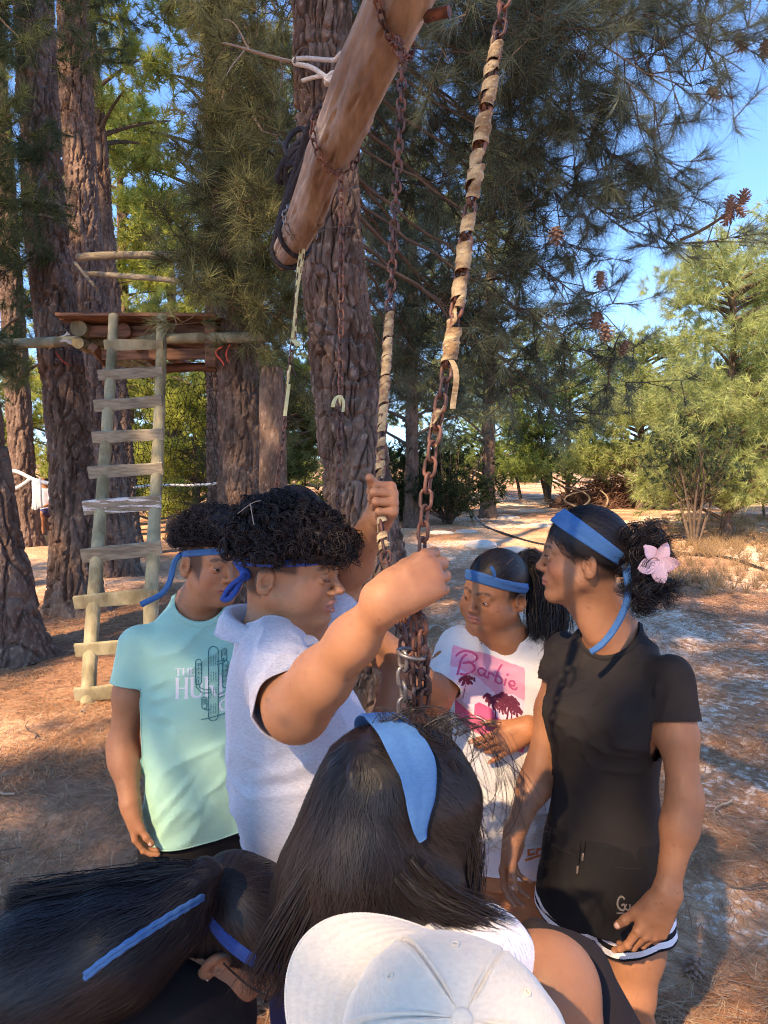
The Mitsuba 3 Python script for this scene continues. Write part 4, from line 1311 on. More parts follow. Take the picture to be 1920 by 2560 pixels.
def wrap(key, P, s, u0, u1, R, seed, m='mat_cloth_strip', flat=.8, pleat=1.0, ends=.55, name='cloth_wrap', off=(0, 0, 0)):
    """A bunched strip of cloth wound round the chain between path lengths u0 and u1."""
    L = u1 - u0
    n, sides = max(14, int(L / .0016)), 40
    u = np.linspace(u0, u1, n)
    C = np.stack([np.interp(u, s, P[:, q]) for q in range(3)], 1) + np.asarray(off)
    t_, a, b = frames(C)
    ang = np.arange(sides) * 2 * np.pi / sides
    w = np.linspace(0, 1, n)
    env = ends + (1 - ends) * np.sin(np.pi * np.clip(w * 1.0, 0, 1)) ** .6
    uu, aa = np.meshgrid(u - u0, ang, indexing='ij')
    hel = np.sin(aa * 1 + uu * 420 + seed) * .10 + np.abs(np.sin(aa * .5 + uu * 250 + seed * 2)) * .14
    q = np.stack([np.cos(aa) * 1.3 + seed * 5.1, np.sin(aa) * 1.3, uu * 90], -1)
    hel = hel * .45 + (meshkit.fbm(q * .7, 2, seed) - .5) * .32
    k1 = np.abs(np.sin(2.5 * aa + uu * (230 + 40 * math.sin(seed)) + seed)) + .6 * np.abs(np.sin(4 * aa - uu * 160 + 2 * seed))
    fan = np.abs(np.sin(5 * aa + uu * (150 if seed % 2 else -170) + 3 * meshkit.fbm(q * .5, 2, seed + 3)))
    hel = hel + .08 * (k1 - .9) * (.4 + 1.2 * meshkit.fbm(q * .6, 2, seed + 7)) - .11 * (1 - fan) ** 2
    ph = rot_phase = (seed * 1.7) % 3.14
    ell = 1 - (1 - flat) * np.abs(np.sin(aa - ph - uu * 8))
    rr = R * env[:, None] * ell * (1 + pleat * hel)
    V = C[:, None] + rr[..., None] * (np.cos(ang)[None, :, None] * a[:, None] + np.sin(ang)[None, :, None] * b[:, None])
    i, j = np.meshgrid(np.arange(n - 1), np.arange(sides), indexing='ij')
    F = np.stack([i * sides + j, i * sides + (j + 1) % sides, (i + 1) * sides + (j + 1) % sides, (i + 1) * sides + j], -1).reshape(-1, 4)
    k = np.arange(sides); o = n * sides
    V = np.vstack([V.reshape(-1, 3), C[:1], C[-1:]])
    F = np.vstack([F[:, [0, 1, 2]], F[:, [0, 2, 3]], np.stack([k * 0 + o, (k + 1) % sides, k], 1), np.stack([k * 0 + o + 1, k + (n - 1) * sides, (k + 1) % sides + (n - 1) * sides], 1)])
    return add(name, shape(V, F, m), key)


def u_at(P, s, py):
    d = (P - CAM) @ FWD
    y = 1280 - ((P - CAM) @ UPV) / d * FPX
    return float(s[int(np.argmin(np.abs(y - py)))])


def strip(key, pts, w, m='mat_cloth_strip', n=14, side=(1, .3, 0)):
    P = spline(pts, n)
    sd = np.tile(nrm(side), (n, 1))
    up = np.cross(nrm(np.gradient(P, axis=0)), sd)
    V = np.concatenate([P - sd * w / 2, P + up * w * .12, P + sd * w / 2]).reshape(3, n, 3)
    i = np.arange(n - 1)
    F = np.vstack([np.stack([k * n + i, k * n + i + 1, (k + 1) * n + i + 1, (k + 1) * n + i], 1) for k in (0, 1)])
    return add('loose_strip', shape(V.reshape(-1, 3), F, m), key)


# chain held by the boy's near hand, wound with strips of beige cloth
c1 = thing('hanging_chain', 'near rusty chain bunched with strips of beige cloth, gripped in a fist', 'chain', 'chains hanging from the beam')
top1 = BC[-1] * 0 + BE + bd * 1.47 + [0, 0, -.09]
P1, s1 = chain(c1, [top1, W(1262, 0, 1.07), W(1215, 270, 1.05), W(1170, 560, 1.05), W(1130, 850, 1.05), W(1085, 1100, 1.05), W(1060, 1300, 1.05), W(1052, 1420, 1.05), W(1044, 1520, 1.06), W(1040, 1640, 1.07)], seed=1, phase=35)
BUNCH = ((104, 150, .0120), (182, 258, .0130), (288, 365, .0140), (400, 482, .0140), (536, 582, .0130), (620, 682, .0140), (700, 748, .0135), (818, 905, .0145))


def wind(key, P, s, u0, u1, knots, seed, m='mat_cloth_strip', r0=.0075, w0=.013, w1=.030, rate0=14.0, rate1=330.0):
    """One long strip of cloth wound along a chain: it runs along the links and goes round them in bunches (knots: start, end, radius)."""
    n = int((u1 - u0) / .0011)
    u = np.linspace(u0, u1, n)
    q = np.zeros(n); R = np.full(n, r0)
    for a, b, r in knots:
        f = sm(a - .004, a + .006, u) * sm(b + .004, b - .006, u)
        q = np.maximum(q, f); R = np.maximum(R, r0 + (r - r0) * f * (.75 + .35 * np.sin(np.pi * np.clip((u - a) / max(1e-6, b - a), 0, 1))))
    ang = np.cumsum((rate0 + (rate1 - rate0) * q) * (u[1] - u[0])) + seed
    ang = ang + .5 * np.sin(u * 90 + seed)
    C = np.stack([np.interp(u, s, P[:, k]) for k in range(3)], 1)
    t_, a_, b_ = frames(C)
    e = np.cos(ang)[:, None] * a_ + np.sin(ang)[:, None] * b_ * .72
    jit = .0016 * (meshkit.noise(np.stack([u * 160, u * 0 + seed, u * 0], 1)) - .5)[:, None]
    path = C + e * R[:, None] + e * jit + t_ * (.006 * (meshkit.noise(np.stack([u * 60, u * 0, u * 0 + seed], 1)) - .5))[:, None]
    A = nrm(t_ + .42 * np.cross(t_, e) * (.5 + meshkit.noise(np.stack([u * 70, u * 0 + 3, u * 0 + seed], 1)))[:, None])
    w = w0 + (w1 - w0) * q
    prof = np.linspace(-1, 1, 11)
    fold = (meshkit.fbm(np.stack(np.broadcast_arrays(prof[None] * 3.2 + seed, ang[:, None] * .55, 0 * prof[None]), -1), 3) - .5) * .0055
    N = nrm(e)
    V = path[:, None] + A[:, None] * (prof[None, :, None] * w[:, None, None] / 2) + N[:, None] * (fold + .0012 * (1 - prof[None] ** 2))[..., None]
    m_ = len(prof)
    i, j = np.meshgrid(np.arange(n - 1), np.arange(m_ - 1), indexing='ij')
    F = np.stack([i * m_ + j, i * m_ + j + 1, (i + 1) * m_ + j + 1, (i + 1) * m_ + j], -1).reshape(-1, 4)
    return add('cloth_strip', shape(V.reshape(-1, 3), F, m), key)


uk = [(u_at(P1, s1, a), u_at(P1, s1, b), R) for a, b, R in BUNCH]
wind(c1, P1, s1, uk[0][0] - .004, uk[-1][1] + .010, uk, 1)
uk = [(u_at(P1, s1, 1042), u_at(P1, s1, 1075), .0115)]
wind(c1, P1, s1, u_at(P1, s1, 1000), u_at(P1, s1, 1108), uk, 5)
strip(c1, [W(1128, 900, 1.03), W(1139, 925, 1.03), W(1138, 975, 1.03), W(1132, 1022, 1.03)], .009)
# second chain of the same swing, held by the boy's far hand
c2 = thing('hanging_chain', 'rusty chain with a long camouflage cloth sleeve, held high by a raised hand', 'chain', 'chains hanging from the beam')
i2 = beam_at(985)
topb = BC[i2] + [.0, -.02, -BR[i2] - .012]
P2, s2 = chain(c2, [topb, W(1003, 130, 1.62), W(995, 400, 1.58), W(976, 740, 1.52), W(963, 950, 1.46), W(952, 1130, 1.41), W(950, 1240, 1.38), W(956, 1330, 1.34), W(975, 1440, 1.26), W(1000, 1520, 1.17), W(1014, 1640, 1.09)], seed=2, phase=10)
wind(c2, P2, s2, u_at(P2, s2, 772), u_at(P2, s2, 1078), [(u_at(P2, s2, 770), u_at(P2, s2, 1080), .0115)], 7, rate1=290.0, w1=.026)
wind(c2, P2, s2, u_at(P2, s2, 1088), u_at(P2, s2, 1200), [(u_at(P2, s2, 1092), u_at(P2, s2, 1122), .0112), (u_at(P2, s2, 1132), u_at(P2, s2, 1195), .0108)], 8, w1=.022)
wind(c2, P2, s2, u_at(P2, s2, 1268), u_at(P2, s2, 1380), [(u_at(P2, s2, 1272), u_at(P2, s2, 1306), .0100), (u_at(P2, s2, 1330), u_at(P2, s2, 1372), .0100)], 9, w1=.018, w0=.007)
rr = beam_ring(i2, .010, .10, 60, -100, 260)
chain(c2, rr, seed=7, phase=45)
V, F = tube([BC[i2] + [.075, -.06, -.05], BC[i2] + [.13, -.09, -.055]], .013, 12, n=4)
add('bolt', shape(V, F, 'mat_rust', smooth=40), c2)
# third chain, looped round the beam in front of the pine
c3 = thing('hanging_chain', 'thin rusty chain hanging in front of the central pine trunk', 'chain', 'chains hanging from the beam')
i3 = beam_at(838)
V3 = W(852, 432, 2.38)
ring = beam_ring(i3, .010, .05, 40, -50, 232)
chain(c3, [V3] + list(ring[6:-6:4]) + [V3 + [-.004, 0, 0]], Lo=.040, Wd=.026, r=.0031, seed=3, phase=40)
P3, s3 = chain(c3, [V3, W(853, 731, 2.4), W(850, 1006, 2.42), W(846, 1252, 2.45), W(838, 1500, 2.5), W(830, 1700, 2.52)], Lo=.040, Wd=.025, r=.0029, seed=4, phase=30)
wrap(c3, P3, s3, u_at(P3, s3, 988), u_at(P3, s3, 1014), .010, 70, m='mat_yellow_tape', flat=.5)
strip(c3, [W(850, 988, 2.38), W(839, 996, 2.37), W(832, 1018, 2.37)], .014, 'mat_yellow_tape')
strip(c3, [W(852, 990, 2.38), W(859, 1005, 2.38), W(857, 1030, 2.38)], .010, 'mat_yellow_tape')
# fourth chain at the far end of the beam
c4 = thing('hanging_chain', 'thin chain wrapped in pale yellow tape at the far end of the beam', 'chain', 'chains hanging from the beam')
i4 = beam_at(752)
V4 = W(765, 532, 3.06)
ring = beam_ring(i4, .010, .06, 40, -40, 230)
chain(c4, [V4] + list(ring[4:-4:4]) + [V4 + [-.004, 0, 0]], Lo=.040, Wd=.026, r=.0031, m='mat_bare_steel', seed=5, phase=40)
P4, s4 = chain(c4, [V4, W(758, 612, 3.1), W(745, 700, 3.12), W(733, 850, 3.15), W(722, 930, 3.17), W(708, 1090, 3.2), W(695, 1190, 3.2), W(688, 1290, 3.22), W(680, 1420, 3.25)], Lo=.040, Wd=.025, r=.0030, seed=6, phase=30)
wrap(c4, P4, s4, u_at(P4, s4, 606), u_at(P4, s4, 858), .0135, 80, m='mat_yellow_tape', flat=.45, ends=.85, pleat=.8)
wrap(c4, P4, s4, u_at(P4, s4, 912), u_at(P4, s4, 962), .013, 81, m='mat_yellow_tape', flat=.5, ends=.85, pleat=.7)
strip(c4, [W(733, 850, 3.1), W(742, 858, 3.1), W(748, 866, 3.1)], .03, 'mat_yellow_tape')
strip(c4, [W(722, 960, 3.14), W(716, 1010, 3.14), W(712, 1040, 3.14)], .016, 'mat_yellow_tape')
# the short chains and ring where the swing's chains meet
c5 = thing('swing_coupling', 'cluster of short rusty chain ends and a steel ring joining the two held chains', 'chain coupling')
for k, (pts, m) in enumerate((([(1002, 1500, 1.19), (1012, 1560, 1.14), (1020, 1640, 1.09)], 'mat_rust'), ([(1052, 1540, 1.05), (1056, 1600, 1.06), (1062, 1700, 1.08), (1060, 1780, 1.09)], 'mat_rust'),
                               ([(1008, 1632, 1.07), (1008, 1700, 1.08), (1013, 1800, 1.09)], 'mat_bare_steel'), ([(1032, 1640, 1.07), (1034, 1720, 1.08), (1036, 1810, 1.09)], 'mat_rust'), ([(1024, 1650, 1.10), (1050, 1690, 1.10), (1040, 1800, 1.11)], 'mat_rust'))):
    chain(c5, [W(*p) for p in pts], Lo=.038, Wd=.025, r=.0032, m=m, seed=20 + k, phase=15 + 25 * k)
add('shackle_ring', shape(*tube([W(1030, 1634, 1.07) + [.021 * math.cos(q), .015 * math.sin(q), .003 * math.sin(q) - .004 * math.cos(q)] for q in np.linspace(0, 6.283, 14)], .0032, 8, n=40, caps=False), 'mat_bare_steel'), c5)
add('bolt', shape(*tube([W(1052, 1622, 1.05), W(1066, 1630, 1.05)], .006, 8, n=3), 'mat_rust', smooth=40), c5)
add('swing_bracket', shape(*beam_between(W(1005, 1790, 1.09), W(1062, 1790, 1.09), .03, .02), 'mat_rust', smooth=30), c5)


# pine cones: on the branch against the sky, and in the crown
def pine_cone(p, axis, L, rg, label, group):
    axis = nrm(axis)
    x = nrm(np.cross(axis, [.3, .5, .8])); y = np.cross(axis, x)
    parts = []
    n = 46
    for k in range(n):
        f = (k + .5) / n
        a = k * 2.39996
        r = L * .34 * (math.sin(math.pi * (f * .86 + .10)) ** .7)
        d = math.cos(a) * x + math.sin(a) * y
        c = p + axis * L * (f - .5) + d * r * .62
        out = nrm(d * .85 + axis * (.5 * f))
        sd = np.cross(out, axis); w = L * .13 * (1 - .45 * f)
        V = np.array([c - sd * w * .6 - axis * L * .02, c + sd * w * .6 - axis * L * .02, c + out * r * .75 + sd * w, c + out * r * 1.0 + axis * L * .03, c + out * r * .75 - sd * w, c + out * r * .35 - axis * L * .05])
        parts.append((V, np.array([[0, 1, 2], [0, 2, 3], [0, 3, 4], [0, 4, 5], [5, 2, 1], [5, 3, 2], [5, 4, 3], [0, 5, 1]])))
    parts.append(tube([p - axis * L * .48, p, p + axis * L * .42], [L * .17, L * .24, L * .06], 8, n=8))
    return single('pine_cone', shape(*cat(parts), 'mat_cone', smooth=False), label, 'pine cone', group)


rg = np.random.default_rng(91)
t = thing('cone_branch', 'bare twig against the blue sky that carries four pine cones', 'branch')
add('stem', shape(*tube([W(1700, 600, 3.7), W(1780, 560, 3.6), W(1815, 535, 3.55), W(1850, 505, 3.5), W(1873, 478, 3.5)], [.009, .007, .003], 6, n=20), 'mat_twig'), t)
for (x, y, dx, dy, lb) in ((1818, 545, -.3, -1, 'lowest pine cone of the four on the bare twig'), (1826, 508, .1, 1, 'left upper pine cone of the four on the bare twig'), (1850, 527, .5, -.7, 'pale right pine cone of the four on the bare twig'), (1859, 492, .3, 1, 'topmost pine cone of the four on the bare twig')):
    pine_cone(W(x, y, 3.5), [dx, 0, dy], .072, rg, lb, 'pine cones')
for kc, (x, y) in enumerate(sorted(((1325, 390), (1298, 220), (1430, 330), (1785, 235), (1850, 105), (1490, 800), (1560, 870), (1515, 830), (1390, 590), (1500, 700), (1920, 120), (1560, 60)), key=lambda q: q[1])):
    pine_cone(W(x, y, 3.6 + .8 * rg.random()), np.array([.5 * rg.normal(), .5 * rg.normal(), -1]), (.095 if kc else .08), rg, f'dark pine cone among the shaded needles right of the chains, {NTH[kc]} from the top', 'pine cones in the shaded crown')
single('pine_cone', dict(scene['pine_cone'], to_world=T().translate((on_ground(1733, 2440) - W(1818, 545, 3.5) + [0, 0, .03]).tolist())), 'open pine cone lying on the ground beside the girl in black', 'pine cone', 'pine cones')
# ---------------------------------------------------------------- people: shared anatomy
def face_frame(yaw, pitch=0, roll=0):
    """Columns: the person's right, forward, up. yaw 0 faces the camera, 90 faces the photo's right, 180 away."""
    a, p = math.radians(yaw), math.radians(pitch)
    F = np.array([math.sin(a) * math.cos(p), -math.cos(a) * math.cos(p), math.sin(p)])
    X = nrm(np.cross(F, [0, 0, 1])); U = np.cross(X, F)
    R = np.stack([X, F, U], 1)
    return rot(F, roll) @ R


def head_sdf(chub=.3, mouth=0.0, lid=.0032, nose=1.0, lips=1.0, jaw=1.0, eyes=True):
    S = SDF()
    S.ell((0, -.014, .034), (.0745, .094, .082), k=0)
    S.ell((0, .036, .028), (.057, .050, .056), k=.03)
    S.ell((0, .030, -.034), (.057 + .006 * chub, .056, .068), k=.03)
    m = -.007 * mouth
    for s in (-1, 1):
        S.cone((s * (.050 + .006 * chub), .002, -.050), (s * .018 * jaw, .062, -.098 + m * .6), .020 + .006 * chub, .016, .03)
        S.ell((s * .040, .052, -.030), .0225 + .007 * chub, k=.025)
        if chub > .2:
            S.ell((s * .043, .042, -.062), .016 + .013 * chub, k=.03)
        S.cone((s * .010, .0835, .021), (s * .043, .070, .022), .0095, .008, .014)
    S.ell((0, .069, -.098 + m), (.018, .016, .015), k=.02)
    if chub > .4:
        S.ell((0, .035, -.100), (.040, .035, .022), k=.03)
    for s in (-1, 1):
        S.ell((s * .032, .0990, .003), (.0165, .0150, .0110), k=.012, op='s')
        S.ell((s * .0315, .0755, .0025), (.0155, .0146, .0142), k=.004)
        S.cone((s * .022, .0835, .0125), (s * .041, .0815, .0130), .0042, .0036, .006)
        if eyes:
            S.chain([(s * .0180, .0870, .0008), (s * .0255, .0915, .0016 - lid * .25), (s * .0350, .0912, .0018 - lid * .25), (s * .0450, .0845, .0026)], [.0014, lid, lid, .0014], .0010, 's')
    S.cone((0, .0860, .012), (0, .1050, -.0245), .0062, .0084 * nose, .012)
    S.ell((0, .1060, -.0285), (.0105 * nose, .0088, .0084), k=.008)
    for s in (-1, 1):
        S.ell((s * .0125 * nose, .0960, -.0320), (.0074 * nose, .0100, .0076), k=.006)
        S.ell((s * .0070 * nose, .1005, -.0400), (.0030, .0042, .0030), k=.002, op='s')
    S.ell((0, .0725, -.060 + m * .3), (.031, .020, .022), k=.02)
    a = .0056 * lips
    S.chain([(-.0255, .0785, -.0632), (-.009, .0915, -.0585), (0, .0918, -.0597), (.009, .0915, -.0585), (.0255, .0785, -.0632)], [.0026, a * .86, a * .84, a * .86, .0026], .005)
    S.chain([(-.0235, .0785, -.0655 + m * .5), (0, .0905, -.0700 + m), (.0235, .0785, -.0655 + m * .5)], [.0028, .0062 * lips, .0028], .005)
    S.chain([(-.0245, .0850, -.0640), (0, .0990, -.0640 + m * .5), (.0245, .0850, -.0640)], [.0006, .0014 + .0042 * mouth, .0006], .002, 's')
    S.ell((0, .093, -.0835 + m), (.018, .006, .005), k=.008, op='s')
    for s in (-1, 1):
        R = rot([0, 0, 1], s * 24) @ rot([1, 0, 0], -12)
        c = np.array([s * (.0765 + .0065 * chub), -.017, -.006])
        S.ell(c, (.0100, .0190, .0310), R, k=.006)
        S.ell(c + R @ np.array([s * .0115, .0015, .0045]), (.0098, .0138, .0222), R, k=.003, op='s')
        S.ell(c + R @ np.array([s * .0080, .0045, -.0035]), (.0100, .0085, .0100), R, k=.003, op='s')
        S.chain([c + R @ np.array([s * .0030, -.002, .016]), c + R @ np.array([s * .0038, -.0085, .004]), c + R @ np.array([s * .0036, -.0065, -.013])], [.0016, .0026, .0022], .003)
        S.ell(c + R @ np.array([s * .004, .0150, -.006]), (.0045, .0042, .0062), R, k=.003)
        S.ell(c + R @ np.array([s * .001, .004, -.0255]), (.0058, .0095, .0085), R, k=.008)
    return S


def seg_dist(P, pts):
    d = np.full(len(P), 9.0)
    pts = np.asarray(pts, float)
    for a, b in zip(pts[:-1], pts[1:]):
        ba = b - a
        h = np.clip((P - a) @ ba / (ba @ ba + 1e-12), 0, 1)
        d = np.minimum(d, np.linalg.norm(P - a - h[:, None] * ba, axis=1))
    return d


def head_colors(L, col, skin_c, lip, brow, m, chub, lid=.003, lidline=True, brow_w=1.0, scalp=None):
    """Albedo of a head in its local frame: lips, brows, lash line, ruddier cheeks, stubble of hair at the scalp."""
    skin_c, lip = np.asarray(skin_c), np.asarray(lip)
    dl = np.minimum(seg_dist(L, [(-.0250, .082, -.0632), (-.009, .0955, -.0578), (.009, .0955, -.0578), (.0250, .082, -.0632)]),
                    seg_dist(L, [(-.0230, .082, -.0655 - .0035 * m), (0, .0950, -.0708 - .007 * m), (.0230, .082, -.0655 - .0035 * m)]))
    w = sm(.0088, .0050, dl)[:, None] * (L[:, 1] > .06)[:, None]
    col = col * (1 - w * .85) + lip * w * .85
    for s in (-1, 1):
        ck = np.exp(-(np.linalg.norm((L - [s * .045, .066, -.028]) / [1, 1, 1.1], axis=1) / .024) ** 2)[:, None]
        col = col * (1 + ck * np.array([.16, -.05, -.07]))
        b = seg_dist(L, [(s * .0125, .096, .0235), (s * .030, .092, .0300), (s * .047, .074, .0245)])
        t = np.clip((np.abs(L[:, 0]) - .0125) / .035, 0, 1)
        wb = sm(.0058 * brow_w, .0026 * brow_w, b - .0012 * (1 - t))[:, None] * (.55 + .45 * meshkit.noise(L * [700, 300, 300])[:, None])
        col = col * (1 - wb * .92) + np.array(brow) * wb * .92
        if lidline:
            e = seg_dist(L, [(s * .0190, .0885, .0010 + .5 * lid), (s * .0255, .0915, .0018 + .85 * lid), (s * .0350, .0912, .0022 + .85 * lid), (s * .0450, .0855, .0030 + .4 * lid)])
            we = sm(.0026, .0013, e)[:, None]
            col = col * (1 - we * .85) + np.array([.02, .013, .01]) * we * .85
    if scalp is not None:
        ws = scalp(L)[:, None]
        col = col * (1 - ws) + np.array([.022, .015, .013]) * ws
    n = np.exp(-(np.linalg.norm(L - [0, .108, -.03], axis=1) / .016) ** 2)[:, None]
    return col * (1 + n * np.array([.12, -.03, -.05]))


def rotv(v, axis, deg):
    return rot(axis, deg) @ np.asarray(v, float)


FINGERS = ((.030, .086, (.041, .025, .020), .0085), (.0095, .091, (.045, .029, .021), .0086), (-.0105, .087, (.041, .027, .021), .0081), (-.0285, .078, (.033, .020, .018), .0073))


def hand(S, wrist, F, N, right, curls, s=1.0, thumb=(25, 30, 15, 20), spread=(4, 1, -2, -6), r_w=.024, nails=None, fat=1.0):
    """Palm, four fingers and a thumb. F: wrist to knuckles, N: the way the palm faces; curls: per finger (mcp, pip, dip) degrees."""
    F = nrm(F); N = nrm(np.asarray(N, float) - F * (np.asarray(N, float) @ F))
    Lx = np.cross(F, N) * (1 if right else -1)
    w = np.asarray(wrist, float)
    P = lambda l, f, n: w + s * (Lx * l + F * f + N * n)  # noqa: E731
    S.cone(P(.012, -.012, 0), P(.014, .045, 0), r_w * .82 * s, .0165 * s * fat, .02)
    S.cone(P(-.012, -.012, 0), P(-.014, .045, 0), r_w * .80 * s, .0155 * s * fat, .02)
    S.cone(P(-.020, .030, .007), P(-.024, .065, .004), .0145 * s * fat, .0125 * s * fat, .018)
    for (l, f, ph, r), sp, cu in zip(FINGERS, spread, curls):
        r = r * fat
        S.cone(P(l * .62, .03, 0), P(l, f, -.001), .0135 * s, (r + .0024) * s, .012)
    for (l, f, ph, r), sp, cu in zip(FINGERS, spread, curls):
        r = r * fat
        p = P(l, f, -.001); d = rotv(F, N, -sp * (1 if right else -1))
        lat = np.cross(N, d) if right else np.cross(d, N)
        axis = np.cross(d, N)
        pts, rad = [p], [(r + .0012) * s]
        a = 0
        for k in range(3):
            a += cu[k]
            q = rotv(d, axis, a)
            pts.append(pts[-1] + q * ph[k] * s); rad.append(s * (r - .0007 * (k + 1)))
        # a little knuckle at each joint
        S.chain(pts, rad, .0035)
        S.ell(pts[1], (rad[1] * 1.07,) * 3, k=.003)
        if nails is not None:
            q = nrm(pts[3] - pts[2]); back = -np.cross(np.cross(q, rotv(d, axis, 90)), q)
            bn = nrm(np.cross(axis, q))
            nails.append((pts[3] - q * ph[2] * s * .22 - bn * rad[3] * .72, q, bn, rad[3]))
    u1, u2, b1, b2 = thumb
    d0 = nrm(F * math.cos(math.radians(u1)) + Lx * math.sin(math.radians(u1)))
    d0 = nrm(d0 + N * math.sin(math.radians(u2)))
    ax = nrm(np.cross(d0, -Lx * .75 + N * .65))
    c = P(.021, .020, .008)
    p1 = c + d0 * .042 * s
    d1 = rotv(d0, ax, b1); p2 = p1 + d1 * .032 * s
    d2 = rotv(d1, ax, b2); p3 = p2 + d2 * .024 * s
    S.chain([c, p1], [.0165 * s * fat, .0125 * s * fat], .018)
    S.chain([p1, p2, p3], [.0108 * s * fat, .0098 * s * fat, .0082 * s * fat], .005)
    if nails is not None:
        bn = nrm(np.cross(ax, d2))
        nails.append((p3 - d2 * .004 * s - bn * .0066 * s, d2, bn, .0088 * s))


def hand_box(w, F, N, s, h):
    F = nrm(F); N = nrm(np.asarray(N, float) - F * (np.asarray(N, float) @ F))
    q = np.array([w - F * .01, w + F * .125 * s, w + F * .16 * s, w + F * .08 * s + N * .06 * s, w + F * .13 * s + N * .05 * s])
    return q.min(0) - .045 * s, q.max(0) + .045 * s, h


def nail_meshes(nails, key):
    out = []
    for p, q, bn, r in nails:
        x = np.cross(q, bn)
        m = trimesh.creation.icosphere(1)
        out.append((p + (m.vertices * [r * .72, r * .85, r * .34]) @ np.stack([x, q, bn], 1).T, m.faces))
    for o in out:
        add('fingernail', shape(*o, 'mat_nail'), key)


def arm(S, sh, el, wr, r=(.048, .042, .036, .026), k=.03):
    sh, el, wr = map(np.asarray, (sh, el, wr))
    m = el + (wr - el) * .28
    S.chain([sh, sh * .5 + el * .5, el], [r[0], (r[0] + r[1]) * .52, r[1]], k)
    S.chain([el, m, wr], [r[1] * .98, r[2] * 1.10, r[3]], k)


def leg(S, hip, knee, ank, r=(.085, .058, .054, .034), k=.03, fwd=(0, -1, 0), foot=True):
    hip, knee, ank = map(np.asarray, (hip, knee, ank))
    S.chain([hip, hip * .5 + knee * .5, knee], [r[0], (r[0] + r[1]) * .53, r[1]], k)
    S.chain([knee, knee * .68 + ank * .32 - nrm(fwd) * .012, ank], [r[1] * .95, r[2], r[3]], k)
    if foot:
        f = nrm(fwd)
        S.cone(ank - f * .02 - [0, 0, .035], ank + f * .13 - [0, 0, .045], .036, .028, .02)


def fold_disp(V, folds):
    d = np.zeros(len(V))
    for a, b, w, amp in folds:
        a, b = np.asarray(a), np.asarray(b)
        ba = b - a
        t = (V - a) @ ba / (ba @ ba)
        h = np.clip(t, 0, 1)
        ds = np.linalg.norm(V - a - h[:, None] * ba, axis=1)
        taper = np.sin(np.pi * np.clip(.12 + .76 * t, 0, 1)) ** .7
        d += amp * taper * (np.exp(-(ds / w) ** 2) - .45 * np.exp(-((ds - 1.7 * w) / w) ** 2))
    return d


def garment(key, name, torso, sleeves, h, m, neck=None, hem=None, folds=(), drape=(), creases=(), seed=0, k=.04, clips=(), hem_r=.0019, label=None, extra=None):
    """A cloth shell: torso SDF plus sleeve cones (a, b, ra, rb, cut), opened at neck, cuffs and hem."""
    S = SDF()
    S.p = list(torso.p)
    tors = SDF(); tors.p = list(torso.p)
    for a, b, ra, rb, cut in sleeves:
        S.cone(a, b, ra, rb, k)
    lo, hi = S.bounds()
    V, F = surface(S, lo, hi, h)
    N = grad(S, V)
    dsp = fold_disp(V, folds)
    for dv, fa, fp, amp, sd in creases:
        dv = nrm(dv); a1 = nrm(np.cross(dv, [.3, .9, .2])); a2 = np.cross(dv, a1)
        wv = (meshkit.fbm(V * 5, 2, sd + 1) - .5) * .10
        q = np.stack([V @ dv * fa, (V @ a1 + wv) * fp, (V @ a2 + wv) * fp], 1)
        r = 1 - np.abs(2 * meshkit.noise(q, sd) - 1)
        msk = sm(.42, .62, meshkit.fbm(V * 4.2, 2, sd + 2))
        dsp += amp * (r ** 3 - .25) * msk
    for sc, amp, sd in drape:
        dsp += amp * (meshkit.fbm(V * np.asarray(sc), 3, sd) - .5) * 2
    V = V + N * dsp[:, None]
    if neck is not None:
        for c, r in neck:
            V, F = clip_mesh(V, F, r - np.linalg.norm(V - np.asarray(c), axis=1))
    for a, b, ra, rb, cut in sleeves:
        a, b = np.asarray(a), np.asarray(b)
        ax = nrm(b - a)
        sl = SDF().cone(a, b, ra, rb, 0)
        dt = tors(V); dsv = sl(V)
        val = (V - a) @ ax - cut
        val = np.where(dsv < dt + .004, val, np.minimum(val, -.02))
        V, F = clip_mesh(V, F, val)
    if hem is not None:
        V, F = clip_mesh(V, F, hem(V))
    for c in clips:
        V, F = clip_mesh(V, F, c(V))
    tm = trimesh.Trimesh(V, F, process=False)
    parts = [(V, F)] + (hem_tubes(V, F, hem_r) if hem_r else [])
    kk = add(name, shape(*cat(parts), m), key)
    if label:
        tag(kk, label)
    return tm, kk


def skin_color(V, base, seed=0, var=.10):
    n = meshkit.fbm(V * 22, 3, seed)[:, None]
    sp = sm(.80, .88, meshkit.noise(V * 150, seed + 9))[:, None] * sm(.45, .7, meshkit.noise(V * 30, seed + 11))[:, None]
    return np.asarray(base) * (1 - var / 2 + var * n) * (1 + (meshkit.fbm(V * 70, 3, seed + 5)[:, None] - .5) * np.array([.10, .18, .20])) * (1 - .28 * sp)


def body_mesh(key, S, h, fine, skin_c, head=None, lo=None, name='body', drop=None, tint=None):
    V, F, N = multires(S, h, fine, lo=lo, drop=drop)
    c = skin_color(V, skin_c)
    if head is not None:
        o, R, s, fn = head[:4]
        low = head[4] if len(head) > 4 else 1.0
        L = (V - o) @ R / np.asarray(s)
        L[:, 2] = np.where(L[:, 2] < 0, L[:, 2] / low, L[:, 2])
        near = (np.abs(L) < [.1, .13, .14]).all(1)
        c[near] = fn(L[near], c[near])
    if tint is not None:
        c = tint(V, c)
    return add(name, shape(V, F, 'mat_skin', N=N, color=c), key)


